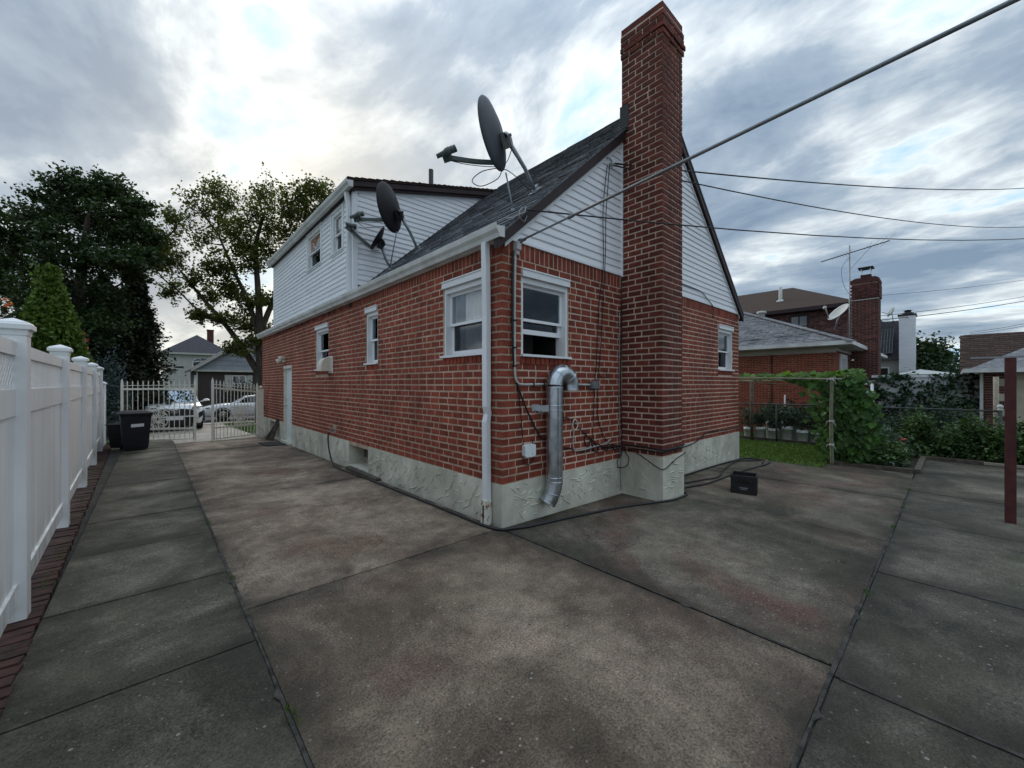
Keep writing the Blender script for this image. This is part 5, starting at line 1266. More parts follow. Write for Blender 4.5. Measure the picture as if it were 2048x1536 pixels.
gp = thing('gate_post', 'square cream gate post with rust and a ball top beside the house corner', 'gate post', (-0.17, 11.75, g(-0.17, 11.75)))
mb = MB(); mb.box((-0.235, 11.68, g(0, 11.7)-0.05), (-0.105, 11.81, 1.36)); mb.build('post', M['rustwhite'] if False else M['iron'], gp)
mb = MB(); mb.box((-0.245, 11.67, 1.361), (-0.095, 11.82, 1.39)); mb.sphere((-0.17, 11.745, 1.45), 0.05); mb.build('finial', M['iron'], gp)
mb = MB(); mb.box((-0.2365, 11.6785, -0.14), (-0.1035, 11.8115, 0.34)); mb.build('rusty_foot', M['rustwhite'], gp, 'rusty foot of the gate post')

# ------------------------------------------------------------------ wheeled bins
def wheelie(label, x, y, rz, sc, sticker=True):
    z = g(x, y); t = thing('trash_bin', label, 'bin', (x, y, z), 'dark bins by the fence')
    Rm = Matrix.Rotation(rz, 4, 'Z')
    def W(p): return Vector((x, y, z))+Rm @ (Vector(p)*sc)
    def frus(q, a, b, z0, z1, t_=0.5):
        P = [W((sx*a[0], sy*a[1]+a[2], z0)) for sx, sy in ((-1, -1), (1, -1), (1, 1), (-1, 1))]+[W((sx*b[0], sy*b[1]+b[2], z1)) for sx, sy in ((-1, -1), (1, -1), (1, 1), (-1, 1))]
        q.poly(P, [(0, 3, 2, 1), (4, 5, 6, 7), (0, 1, 5, 4), (1, 2, 6, 5), (2, 3, 7, 6), (3, 0, 4, 7)], t_)
    q = MB(); frus(q, (0.22, 0.25, 0), (0.285, 0.33, 0), 0.03, 0.88); frus(q, (0.30, 0.345, 0), (0.31, 0.355, 0), 0.881, 0.93)
    frus(q, (0.235, 0.012, -0.262), (0.25, 0.012, -0.29), 0.10, 0.42); q.build('body', M['bin'], t)
    q = MB(); frus(q, (0.335, 0.385, 0), (0.335, 0.385, 0.0), 0.932, 0.955); frus(q, (0.33, 0.38, 0), (0.20, 0.26, 0.03), 0.956, 1.005); q.build('lid', M['bin'], t)
    q = MB(); q.tube([W((-0.25, 0.36, 0.90)), W((-0.25, 0.45, 0.92)), W((0.25, 0.45, 0.92)), W((0.25, 0.36, 0.90))], 0.016*sc, 8); q.build('handle', M['bin'], t)
    for sx in (-1, 1):
        q = MB(); q.lathe(W((sx*0.235, 0.26, 0.11)), [(0.001, -0.025), (0.105*sc, -0.025), (0.11*sc, 0), (0.105*sc, 0.025), (0.001, 0.025)], 16, Rm @ Vector((1, 0, 0))); q.build('wheel', M['tyre'], t)
    if sticker:
        q = MB(); a = W((-0.10, -0.312, 0.60)); b = W((0.14, -0.312, 0.61)); c = W((0.14, -0.318, 0.69)); d = W((-0.10, -0.318, 0.68))
        q.poly([a, b, c, d], [(0, 1, 2, 3)]); q.build('sticker', M['trim'], t)
wheelie('big navy wheeled bin with a blank white sticker beside the white fence', -3.10, 10.62, 0.10, 0.98)
wheelie('smaller dark bin half hidden behind the stickered bin', -3.36, 11.3, -0.5, 0.66, False)

# door mat and planks
mb = MB(); mb.poly([(-0.58, 8.80, g(0, 8.8)+0.006), (-0.12, 8.72, g(0, 8.8)+0.006), (-0.12, 9.55, g(0, 9.5)+0.006), (-0.60, 9.65, g(0, 9.6)+0.006), (-0.58, 8.80, g(0, 8.8)+0.024), (-0.12, 8.72, g(0, 8.8)+0.024), (-0.12, 9.55, g(0, 9.5)+0.024), (-0.60, 9.65, g(0, 9.6)+0.024)], [(0, 3, 2, 1), (4, 5, 6, 7), (0, 1, 5, 4), (1, 2, 6, 5), (2, 3, 7, 6), (3, 0, 4, 7)])
mb.solo('door_mat', M['mat'], 'dark rubber mat on the concrete before the white side door', 'mat')
mb = MB(); mb.bar((-0.22, 9.98, -0.10), (-0.03, 10.02, 0.52), 0.10, 0.025, (0, 1, 0)); mb.solo('plank', M['timber'], 'tall dark plank leaning by the basement window near the gate', 'plank', 'planks leaning by the basement window')
mb = MB(); mb.bar((-0.26, 10.35, -0.10), (-0.02, 10.25, 0.34), 0.12, 0.03, (0, 1, 0)); mb.solo('plank', M['timber'], 'short wide dark plank leaning by the basement window near the gate', 'plank', 'planks leaning by the basement window')
mb = MB(); mb.box((-0.11, 3.0, g(0, 3)+0.0), (-0.02, 4.35, g(0, 4)+0.05)); mb.solo('timber_strip', M['timber'], 'rotten dark strip of wood lying under the basement window', 'wood strip')

# ------------------------------------------------------------------ milk crate on the patio
cr = thing('milk_crate', 'black plastic milk crate standing on the concrete right of the chimney', 'crate', (3.8, -1.15, -0.08))
u_ = Vector((0.08, -0.325, 0)).normalized(); n_ = Vector((-u_.y*-1, 0, 0)); n_ = Vector((u_.y, -u_.x, 0))          # n_ faces the camera
if n_.dot(Vector(CAM)-Vector((3.7, -1.2, 0))) < 0: n_ = -n_
c0 = Vector((3.63, -1.04, g(3.63, -1.04)+0.002)); W_, H_, D_ = 0.335, 0.265, 0.335
FCR = lambda u, n, z: c0+u_*u+n_*n+Vector((0, 0, z))
def cpanel(name, P, U, Nn, w, h, holes=True):        # one side of the crate with its grid of holes
    q = MB()
    def bx(u0, u1, z0, z1, n0=0.0, n1=0.012):
        q.obox(P+U*((u0+u1)/2)+Nn*((n0+n1)/2)+Vector((0, 0, (z0+z1)/2)), U*((u1-u0)/2), Vector((0, 0, (z1-z0)/2)), Nn*((n1-n0)/2))
    bx(0, w, 0, 0.05); bx(0, w, h-0.055, h, -0.004, 0.018); bx(0, 0.045, 0.05, h-0.055); bx(w-0.045, w, 0.05, h-0.055)
    bx(0.0451, w-0.0451, 0.05, 0.105); bx(0.0451, w-0.0451, 0.1055, 0.128); bx(0.0, w, 0.05, 0.056, -0.004, 0.02)
    for i in range(9):
        u = 0.05+i*(w-0.1)/8
        for sg in (1, -1):
            a = P+U*(u)+Nn*0.006+Vector((0, 0, 0.128)); b = P+U*(min(max(u+sg*0.06, 0.045), w-0.045))+Nn*0.006+Vector((0, 0, h-0.055)); q.bar(a, b, 0.012, 0.012)
    q.build(name, M['black'], cr)
cpanel('front_panel', FCR(0, -0.012, 0), u_, n_, W_, H_); cpanel('back_panel', FCR(0, -D_, 0), u_, n_, W_, H_)
cpanel('side_panel', FCR(0.012, 0, 0), -n_, -u_, D_, H_); cpanel('side_panel', FCR(W_, 0, 0), -n_, -u_, D_, H_)
q = MB(); q.obox(FCR(W_/2, -D_/2, 0.012), u_*(W_/2-0.013), n_*(D_/2-0.013), (0, 0, 0.008)); q.build('base', M['black'], cr)
q = MB(); q.obox(FCR(W_/2, 0.0015, 0.088), u_*0.055, Vector((0, 0, 0.008)), n_*0.0005); q.obox(FCR(W_/2, 0.0015, 0.066), u_*0.04, Vector((0, 0, 0.004)), n_*0.0005); q.build('worn_print', M['steel'], cr)

# ------------------------------------------------------------------ red post at the right
rp = thing('clothesline_post', 'dark red square metal post with line arms at the right edge of the patio', 'post', (4.76, -3.80, -0.1))
mb = MB(); mb.box((4.70, -3.775, -0.12), (4.79, -3.690, 1.86)); mb.build('post', M['redpost'], rp)
mb = MB(); mb.box((4.725, -4.5, 1.861), (4.765, -3.42, 1.880)); mb.build('cross_arm', M['steel'], rp)
mb = MB(); mb.lathe((4.78, -3.80, -0.13), [(0.19, 0.0), (0.19, 0.028), (0.15, 0.036), (0.001, 0.038)], 16); mb.build('concrete_footing', M['con_o'], rp)
mb = MB()
for y in (-4.4, -3.5): mb.tube(curve([(4.76, y, 1.86), (4.76, y, 1.83), (4.78, y, 1.81), (4.80, y, 1.83)], 4), 0.006, 5)
mb.build('hook', M['steel'], rp)
mb = MB(); mb.tube(sag((4.76, -3.60, 1.872), (5.1, -12, 1.9), 0.05), 0.004, 4); mb.tube(sag((4.7, -3.87, 1.62), (4.95, -12, 1.66), 0.06), 0.006, 4); mb.build('line', M['cable'], rp)

# ------------------------------------------------------------------ foliage helpers
def leaves(q, C, spread, n, size, up=0.4, flat=0.0, lo=0.0, hi=1.0, droop=0.0):
    """n leaf-sized diamonds scattered round C"""
    C = np.array(C, float); sp = np.array(spread if hasattr(spread, '__len__') else (spread,)*3)
    P = C+NP.normal(size=(n, 3))*sp
    N_ = NP.normal(size=(n, 3)); N_[:, 2] = np.abs(N_[:, 2])+up; N_ /= np.linalg.norm(N_, axis=1)[:, None]
    A = NP.normal(size=(n, 3)); A[:, 2] -= droop; A -= N_*(A*N_).sum(1)[:, None]; A /= np.linalg.norm(A, axis=1)[:, None]
    B = np.cross(N_, A); S = size*NP.uniform(0.6, 1.3, n)
    b = len(q.v)
    a0 = P-A*(S*0.5)[:, None]; a1 = P+B*(S*0.36)[:, None]+N_*(S*0.08)[:, None]; a2 = P+A*(S*0.55)[:, None]; a3 = P-B*(S*0.36)[:, None]+N_*(S*0.08)[:, None]
    q.v.extend(map(tuple, np.stack([a0, a1, a2, a3], 1).reshape(-1, 3).tolist()))
    T = NP.uniform(lo, hi, n)
    for i in range(n):
        k = b+4*i; q.f.append((k, k+1, k+2, k+3))
    q.t.extend(T.tolist()); q.sm.extend([False]*n)

class Tree:
    def __init__(s, rng): s.r = rng; s.tips = []; s.wood = MB()
    def branch(s, p, d, L, r, depth, bend=0.25, up=0.15, split=(2, 3), ratio=0.72, ang=0.6, leafdepth=1, env=None):
        rg = s.r; P = [Vector(p)]; dd = Vector(d).normalized(); k = 5
        for i in range(k):
            dd = (dd+Vector((rg.gauss(0, bend), rg.gauss(0, bend), rg.gauss(0, bend)+up))*0.5).normalized()
            P.append(P[-1]+dd*(L/k))
        rs = [r*(1-0.45*i/k) for i in range(k+1)]
        s.wood.tube(P, rs, 7 if r > 0.06 else 5, caps=False)
        if depth <= leafdepth:
            for i in range(1, k+1): s.tips.append(P[i])
        if depth == 0: return
        for c in range(rg.randint(*split)+ (1 if depth > 2 else 0)):
            i = k if c == 0 else rg.randint(2, k)
            ax = dd.cross(Vector((rg.gauss(0, 1), rg.gauss(0, 1), rg.gauss(0, 1)))).normalized()
            nd = Matrix.Rotation(rg.uniform(0.5, 1.2)*ang, 3, ax) @ dd
            s.branch(P[i], nd, L*ratio*rg.uniform(0.75, 1.15), rs[i]*0.68, depth-1, bend, up, split, ratio, ang, leafdepth)
def tree(name, label, base, d0, L, r, depth, leafmat, nleaf, lsize, spread, seed, cat='tree', group='trees behind the driveway', limbs=None, **kw):
    t = thing(name, label, cat, base, group)
    T = Tree(random.Random(seed))
    if limbs:
        for (pts, r0, r1, dep, LL) in limbs:
            P = curve(pts, 4); n = len(P); T.wood.tube(P, [r0+(r1-r0)*i/(n-1) for i in range(n)], 8, caps=False)
            for i in range(2, n, 3):
                dd = (P[min(i+1, n-1)]-P[i-1]).normalized()
                for _ in range(2):
                    ax = dd.cross(Vector((T.r.gauss(0, 1), T.r.gauss(0, 1), T.r.gauss(0, 1)))).normalized()
                    nd = Matrix.Rotation(T.r.uniform(0.5, 1.1), 3, ax) @ dd
                    T.branch(P[i], nd, LL*T.r.uniform(0.6, 1.1), max(r1, 0.035), dep, **kw)
            T.branch(P[-1], P[-1]-P[-2], LL, r1, dep, **kw)
    else: T.branch(base, d0, L, r, depth, **kw)
    T.wood.build('trunk', M['bark'], t)
    q = MB(); per = max(1, nleaf//max(1, len(T.tips)))
    for p in T.tips:
        dz_ = T.r.uniform(0, 0.55); leaves(q, p, spread, max(1, int(per*T.r.uniform(0.5, 1.5))), lsize, 0.3, lo=dz_, hi=min(1, dz_+0.5))
    q.build('crown', leafmat, t)
    return t

# crowns are built clump by clump: a limb to every clump, twigs through it, leaves along the twigs
SYC = [(-2.43, 23.12, 8.71, 0.75), (-2.75, 22.97, 7.37, 0.64), (-1.71, 22.98, 9.86, 0.86), (-2.02, 22.48, 7.66, 0.69), (-1.13, 21.38, 10.27, 0.83), (-0.87, 22.23, 8.85, 0.86), (-0.05, 23.17, 10.38, 0.86), (-0.29, 23.0, 11.86, 0.69), (0.49, 22.18, 11.16, 0.9), (0.93, 20.02, 9.94, 0.89), (1.55, 20.48, 11.42, 0.82), (0.49, 20.6, 8.75, 0.8), (1.91, 18.97, 10.38, 0.89), (2.6, 18.13, 10.92, 0.78), (3.22, 17.91, 11.3, 0.74), (4.24, 19.3, 11.6, 0.81), (2.88, 20.21, 10.29, 0.96), (1.98, 20.96, 9.74, 0.9), (3.45, 19.6, 10.53, 0.8), (-0.28, 21.02, 7.44, 0.84), (-1.26, 22.29, 6.89, 0.7), (1.01, 21.25, 7.75, 0.78), (-1.96, 24.3, 6.51, 0.58), (-0.47, 23.34, 6.31, 0.7), (0.53, 22.51, 6.46, 0.7), (-1.03, 21.36, 4.92, 0.49), (0.04, 22.07, 4.88, 0.62), (0.84, 21.56, 4.64, 0.68), (1.25, 20.65, 3.55, 0.62), (0.27, 20.48, 3.23, 0.54), (1.33, 20.47, 5.85, 0.67)]
MAP = [(-6.33, 18.07, 6.58, 0.71), (-6.35, 20.84, 8.12, 0.78), (-5.68, 20.0, 8.62, 0.77), (-4.99, 18.35, 8.78, 0.62), (-5.62, 18.11, 6.77, 0.84), (-5.12, 19.64, 8.09, 0.89), (-4.26, 17.76, 8.7, 0.62), (-3.76, 18.31, 8.93, 0.66), (-4.39, 18.78, 7.84, 0.88), (-3.57, 16.93, 7.68, 0.73), (-3.16, 16.25, 7.85, 0.46), (-3.85, 17.48, 6.85, 0.74), (-6.01, 18.89, 5.81, 0.9), (-5.04, 17.14, 5.96, 0.85), (-4.32, 16.95, 5.9, 0.77), (-6.85, 20.89, 5.51, 0.88), (-3.51, 15.36, 5.7, 0.57), (-5.55, 17.23, 4.53, 0.84), (-4.88, 18.5, 5.03, 0.92), (-4.06, 16.63, 4.74, 0.77), (-6.4, 19.59, 4.06, 0.8), (-5.37, 18.44, 3.68, 0.83), (-4.46, 17.2, 3.63, 0.78), (-3.78, 18.7, 4.85, 0.71), (-3.91, 16.22, 3.41, 0.69)]
LEFT = [(-7.19, 20.48, 7.03, 0.74), (-6.69, 19.61, 6.19, 0.54), (-7.7, 21.4, 7.72, 0.85), (-7.39, 20.39, 6.05, 0.82), (-7.03, 20.22, 4.99, 0.73), (-7.9, 21.81, 5.13, 0.86), (-7.95, 20.99, 6.43, 0.82)]

def clump_tree(name, label, trunk, r0, r1, blobs, leafmat, per, lsize, seed, limbs=(), group='trees behind the driveway', twigs=14, spr=0.13, twr=0.012, dark=0.5):
    base = Vector(trunk[0]); t = thing(name, label, 'tree', base, group); rg = random.Random(seed)
    q = MB(); P = curve(trunk, 5); n = len(P); q.tube(P, [r0+(r1-r0)*i/(n-1) for i in range(n)], 9, caps=False); w = MB()
    nodes = list(P[n//5:])
    for (pts, ra_, rb_) in limbs:
        LP = curve(pts, 5); m_ = len(LP); q.tube(LP, [ra_+(rb_-ra_)*i/(m_-1) for i in range(m_)], 8, caps=False); nodes += LP[3:]
    for (x, y, z, r) in sorted(blobs, key=lambda b_: (Vector(b_[:3])-P[n//2]).length):
        c = Vector((x, y, z))
        best = min(nodes, key=lambda p: (p-c).length+2.2*max(0, p.z-c.z+0.3)); L = (c-best).length
        mid = best.lerp(c, 0.5)+Vector((rg.gauss(0, .08), rg.gauss(0, .08), -0.06+rg.gauss(0, .05)))*L
        lim = curve([best, mid, c], 4); k = len(lim); ra = min(r1*1.5, 0.018+0.022*L); q.tube(lim, [ra*(1-0.6*i/(k-1)) for i in range(k)], 6, caps=False); nodes += lim[2:]
        sh = rg.uniform(0, dark)
        for j in range(twigs):
            d = Vector((rg.gauss(0, 1), rg.gauss(0, 1), rg.gauss(0.15, 0.8))).normalized(); LL = r*rg.uniform(0.55, 1.12)
            s0 = lim[rg.randint(k//2, k-1)]; tip = c+d*LL; m_ = s0.lerp(tip, 0.5)+Vector((rg.gauss(0, .06), rg.gauss(0, .06), rg.gauss(0, .06)))*r
            q.tube([s0, m_, tip], [twr*1.4, twr, twr*0.5], 4, caps=False)
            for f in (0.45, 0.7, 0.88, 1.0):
                p = (s0.lerp(m_, f*2) if f < 0.5 else m_.lerp(tip, f*2-1)); l0 = min(0.9, max(0, sh+rg.uniform(-0.15, 0.3)+0.25*(p.z-c.z)/r))  # leaf colour painted lighter towards each clump's top, like light from above
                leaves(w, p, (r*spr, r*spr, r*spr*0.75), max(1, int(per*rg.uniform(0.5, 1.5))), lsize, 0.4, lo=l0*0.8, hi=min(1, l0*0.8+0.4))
    q.build('trunk', M['bark'], t); w.build('crown', leafmat, t); return t
_zs = g(1.39, 20.6); SYC += [(-2.51, 23.5, 8.29, 0.65), (-2.84, 24.21, 9.16, 0.66)]
clump_tree('sycamore_tree', 'open-crowned tree with bare forking limbs above the white sedan', [(1.39, 20.63, _zs), (1.40, 20.62, 2.4), (1.36, 20.65, 4.2), (1.28, 20.7, 6.4), (1.2, 20.8, 8.6), (1.5, 20.6, 10.2)], 0.27, 0.06, [(x, y, z, r*1.12) for x, y, z, r in SYC]+[(0.9, 21.4, 5.6, 0.8), (0.2, 21.3, 6.2, 0.8), (0.9, 20.2, 8.0, 0.9), (1.9, 20.6, 8.6, 0.9), (2.4, 20.2, 9.4, 0.9), (-0.4, 21.6, 7.4, 0.8), (1.6, 21.3, 4.4, 0.7), (0.4, 20.6, 9.2, 0.9)], L_['syc'], 9, 0.145, 5, spr=0.19, twigs=18, dark=0.4,
    limbs=[([(1.39, 20.63, 1.9), (0.75, 21.2, 3.3), (0.05, 21.9, 4.6), (-0.94, 22.6, 6.1), (-1.7, 23.0, 7.3)], 0.19, 0.05), ([(1.38, 20.63, 3.4), (1.0, 20.9, 5.4), (0.3, 21.3, 7.4), (-0.3, 21.7, 9.2)], 0.15, 0.04), ([(1.36, 20.65, 4.2), (2.1, 20.1, 6.6), (2.9, 19.5, 9.0), (3.3, 19.2, 10.4)], 0.15, 0.045), ([(0.05, 21.9, 4.6), (-0.9, 22.4, 5.2), (-1.9, 23.0, 6.4)], 0.07, 0.03)])
MAP += [(-3.03, 16.14, 6.87, 0.54), (-2.93, 15.78, 5.92, 0.49), (-3.23, 16.32, 5.53, 0.46)]
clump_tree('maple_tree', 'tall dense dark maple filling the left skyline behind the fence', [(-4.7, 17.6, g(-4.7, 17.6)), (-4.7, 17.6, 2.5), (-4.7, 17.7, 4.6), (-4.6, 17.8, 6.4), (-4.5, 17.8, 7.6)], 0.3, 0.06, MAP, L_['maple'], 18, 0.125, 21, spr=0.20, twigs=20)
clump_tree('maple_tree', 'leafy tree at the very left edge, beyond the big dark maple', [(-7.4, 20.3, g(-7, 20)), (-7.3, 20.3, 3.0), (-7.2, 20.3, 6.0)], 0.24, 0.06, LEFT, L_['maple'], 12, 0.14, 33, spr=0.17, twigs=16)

def conifer(name, label, base, H, W, mat, n, lsize, seed, tiers, group=None, ragged=0.25, droop=0.5, cat='conifer'):
    t = thing(name, label, cat, base, group); rg = random.Random(seed); base = Vector(base)
    q = MB(); q.tube([base, base+Vector((0, 0, H*0.95))], [W*0.06+0.03, 0.01], 7); 
    w = MB(); tot = sum((1-i/tiers)**0.9+0.08 for i in range(tiers))
    for i in range(tiers):
        f = i/tiers; z = H*(0.06+0.92*f); rad = W*((1-f)**0.85)+0.05
        nb = max(5, int(13*(1-f)+4))
        for k in range(nb):
            a = rg.uniform(0, 6.283); Lr = rad*rg.uniform(1-ragged*1.6, 1+ragged*0.5)
            tip = base+Vector((math.cos(a)*Lr, math.sin(a)*Lr, z+Lr*rg.uniform(-0.28, 0.12)*droop*2)); st = base+Vector((0, 0, z))
            q.tube([st, tip], [0.018, 0.005], 4, caps=False)
            m_ = max(2, int(n/(tiers*nb)))
            for j in range(4):
                s_ = 0.3+0.7*(j+rg.random()*0.6)/3.6; c = st.lerp(tip, min(s_, 1.02)); c0_ = rg.uniform(0, 0.5)
                leaves(w, c, (rad*0.10+0.03, rad*0.10+0.03, 0.06+H*0.008), max(1, m_//4), lsize*(1.0 if s_ < 0.8 else 0.8), 0.5, lo=c0_, hi=c0_+0.5)
    q.build('trunk', M['bark'], t); w.build('crown', mat, t); return t
conifer('spruce_tree', 'black-green spruce with ragged drooping tips left of the far houses', (-3.25, 18.6, g(-3, 18.6)), 6.5, 1.55, L_['spruce'], 26000, 0.16, 4, 28, 'trees behind the driveway', 0.3)
conifer('spruce_tree', 'dark spruce behind the clipped arborvitae', (-4.1, 18.0, g(-3, 17.4)), 6.0, 1.5, L_['spruce'], 22000, 0.16, 9, 28, 'trees behind the driveway', 0.35)
# clipped arborvitae right behind the fence
ar = thing('arborvitae', 'bright green cone-shaped arborvitae just behind the white fence', 'conifer', (-4.35, 9.7, g(-4, 9.7)), None)
q = MB(); q.tube([(-4.42, 9.8, -0.1), (-4.42, 9.8, 3.7)], [0.07, 0.02], 7); q.build('trunk', M['bark'], ar)
w = MB(); rg = random.Random(3)
for i in range(3000):
    f = rg.random()**1.1; z = -0.05+4.0*f; rad = 1.02*min(1.0, (1-f)**0.86*1.03+0.02)
    a = rg.uniform(0, 6.283); rr = rad*rg.uniform(0.80, 1.06); c = (-4.42+rr*math.cos(a), 9.8+rr*math.sin(a), z); c = c if z > 2.05 else (min(c[0], -3.92), c[1], z)
    l0 = rg.uniform(0, 0.55); leaves(w, c, (0.035, 0.035, 0.075), 9, 0.085, -0.2, lo=l0, hi=l0+0.45, droop=-1.5)
for i in range(40): c = (-4.42+rg.gauss(0, 0.10), 9.8+rg.gauss(0, 0.10), 3.85+rg.uniform(-0.2, 0.22)); leaves(w, c, (0.02, 0.02, 0.06), 7, 0.08, -0.2, droop=-2)
w.build('crown', L_['arb'], ar)
def bush(name, label, c, rad, n, size, mat, cat='shrub', group=None, seed=1, flowers=None, stems=5, soft=0.30):
    """an uneven shrub: stems and clumps of leaves, c on the ground, rad=(rx,ry,height)"""
    t = thing(name, label, cat, c, group); rg = random.Random(seed); c = Vector(c)
    q = MB(); w = MB(); nc = 26
    cl = []
    for i in range(nc):
        a = rg.uniform(0, 6.283); rr = math.sqrt(rg.random()); h = rg.uniform(0.12, 1.0)*(1-0.45*rr*rr)
        cl.append(c+Vector((rad[0]*rr*math.cos(a)*0.85, rad[1]*rr*math.sin(a)*0.85, rad[2]*h*0.92)))
    for i in range(stems):
        p = rg.choice(cl); q.tube(curve([c+Vector((rg.gauss(0, .04), rg.gauss(0, .04), 0)), c.lerp(p, 0.5)+Vector((rg.gauss(0, .05), rg.gauss(0, .05), 0)), p], 3), [0.012]*7, 5)
    for p in cl:
        l0 = rg.uniform(0, 0.5); leaves(w, p, (rad[0]*soft*0.62, rad[1]*soft*0.62, rad[2]*soft*0.5), n//nc, size, 0.5, lo=l0, hi=l0+0.5)
    q.build('stem', M['bark'], t); w.build('foliage', mat, t)
    if flowers:
        for (p, m_) in flowers:
            f = MB(); leaves(f, p, 0.022, 14, 0.06, 0.2); f.build('flower', m_, t)
    return t
bush('rose_bush', 'rose bush with orange and pink blooms left of the arborvitae', (-5.3, 10.2, -0.1), (0.75, 0.6, 3.15), 3000, 0.09, L_['ivy'], 'rose bush', 'rose bushes behind the fence', 5,
     [((-5.05, 10.0, 3.3), L_['fl_o']), ((-5.02, 9.95, 3.18), L_['fl_o']), ((-5.1, 9.8, 2.85), L_['fl_p']), ((-5.18, 10.0, 2.95), L_['fl_p']), ((-4.98, 9.9, 3.22), L_['fl_o'])])
bush('rose_bush', 'rose bush with orange and red blooms right of the arborvitae', (-4.25, 11.3, -0.1), (0.28, 0.28, 2.7), 1500, 0.08, L_['ivy'], 'rose bush', 'rose bushes behind the fence', 6,
     [((-4.02, 10.9, 2.78), L_['fl_o']), ((-3.98, 10.95, 2.62), mk('petal_red', (0.7, 0.08, 0.09), rough=0.6)), ((-3.98, 10.9, 2.42), L_['fl_o']), ((-4.0, 11.0, 2.30), L_['fl_o'])])
bush('blue_shrub', 'rounded blue-grey shrub behind the far end of the white fence', (-3.85, 15.0, -0.2), (0.55, 0.55, 2.5), 5000, 0.075, L_['blue'], 'shrub', None, 8, soft=0.4)
bush('shrub', 'dark shrub under the spruce behind the gate', (-3.75, 16.6, g(-3, 17)), (0.45, 0.7, 1.7), 3500, 0.09, L_['spruce'], 'shrub', None, 18)
bush('hedge', 'clipped dark hedge before the window of the grey gabled house', (3.7, 40.5, -0.4), (1.9, 1.0, 2.1), 5000, 0.14, L_['spruce'], 'hedge', None, 28, soft=0.42)

# ------------------------------------------------------------------ vehicles
def loft(q, rings, smooth=True, t=0.5, cap=True):
    b = len(q.v); n = len(rings[0])
    for r_ in rings: q.v.extend([tuple(p) for p in r_])
    for i in range(len(rings)-1):
        for k in range(n): q.f.append((b+i*n+k, b+(i+1)*n+k, b+(i+1)*n+(k+1) % n, b+i*n+(k+1) % n)); q.t.append(t); q.sm.append(smooth)
    if cap:
        q.f.append(tuple(b+k for k in range(n))); q.t.append(t); q.sm.append(False)
        e_ = b+(len(rings)-1)*n; q.f.append(tuple(e_+k for k in reversed(range(n)))); q.t.append(t); q.sm.append(False)
class Car:
    """local axes: x forward distance from the nose going back, w sideways, z up"""
    def __init__(s, name, label, cat, nose, back, group=None):
        s.n = Vector(nose); s.b = Vector(back).normalized(); s.w = Vector((-s.b.y, s.b.x, 0)); s.t = thing(name, label, cat, nose, group)
    def P(s, x, w, z): return s.n+s.b*x+s.w*w+Vector((0, 0, z))
    def body(s, st, m='paint', name='body'):
        q = MB()
        def ring_(x, hw, zb, zm, zt, hwt):
            half = [(0.0, zb), (hw*0.86, zb), (hw*0.97, zb+0.10), (hw, zm), (hw*0.985, zm+(zt-zm)*0.5), (hwt, zt-0.015), (hwt*0.9, zt), (hwt*0.5, zt+0.012)]
            return [s.P(x, w, z) for w, z in half]+[s.P(x, 0, zt+0.016)]+[s.P(x, -w, z) for w, z in reversed(half[1:])]
        loft(q, [ring_(*r_) for r_ in st]); o = q.build(name, M[m], s.t)
        sd = o.modifiers.new('subsurf', 'SUBSURF'); sd.levels = 1; sd.render_levels = 1; return o
    def wheel(s, x, w, r, wd=0.21):
        q = MB(); q.lathe(s.P(x, w, r), [(0.001, -wd/2+0.03), (r*0.62, -wd/2+0.03), (r*0.66, -wd/2), (r*0.93, -wd/2), (r, -wd/2+0.03), (r, wd/2-0.03), (r*0.93, wd/2), (r*0.66, wd/2), (r*0.62, wd/2-0.03), (0.001, wd/2-0.03)], 24, s.w); wh = q.build('wheel', M['tyre'], s.t)
        q = MB()
        for sg in (-1, 1):
            c = s.P(x, w+sg*(wd/2-0.025), r)
            for k in range(10):
                a = 2*math.pi*k/10; dv = s.b*math.cos(a)+Vector((0, 0, math.sin(a))); q.bar(c+dv*r*0.12, c+dv*r*0.6, 0.03, 0.02, s.w)
            q.lathe(c, [(0.001, 0.012*sg), (r*0.14, 0.012*sg), (r*0.14, 0)], 12, s.w); q.lathe(c, [(r*0.58, -0.01), (r*0.64, -0.01), (r*0.64, 0.01), (r*0.58, 0.01)], 20, s.w)
        q.build('rim', M['chrome'], wh)
    def quad(s, name, pts, m, th=0.012, parent=None):
        P = [s.P(*p) for p in pts]; n = len(P); nn = Vector((0, 0, 0))
        for i in range(n): nn += (P[i]-P[0]).cross(P[(i+1) % n]-P[0])
        nn.normalize(); q = MB(); q.prism(P, nn*th); return q.build(name, M[m], parent or s.t)
# the SUV in the driveway, nose towards us
sx_, sy_ = -2.12, 16.95
suv = Car('parked_suv', 'white SUV parked nose-first behind the left gate leaf', 'car', (sx_, sy_, g(-2, 17.6)), (0.02, 1, 0), 'white cars beyond the gate')
suv.body([(0.0, 0.70, 0.36, 0.55, 0.78, 0.66), (0.05, 0.80, 0.26, 0.56, 0.92, 0.74), (0.18, 0.88, 0.22, 0.60, 1.0, 0.80), (0.55, 0.92, 0.22, 0.70, 1.06, 0.82), (1.10, 0.925, 0.22, 0.75, 1.11, 0.82), (1.5, 0.925, 0.22, 0.75, 1.14, 0.84), (3.0, 0.925, 0.22, 0.75, 1.15, 0.85), (4.2, 0.92, 0.25, 0.75, 1.15, 0.84), (4.55, 0.86, 0.32, 0.72, 1.05, 0.78)])
def cabin(c, rings, m='paint', name='roof'):
    q = MB()
    loft(q, [[c.P(x, w, z) for x, w, z in r_] for r_ in rings]); o = q.build(name, M[m], c.t); return o
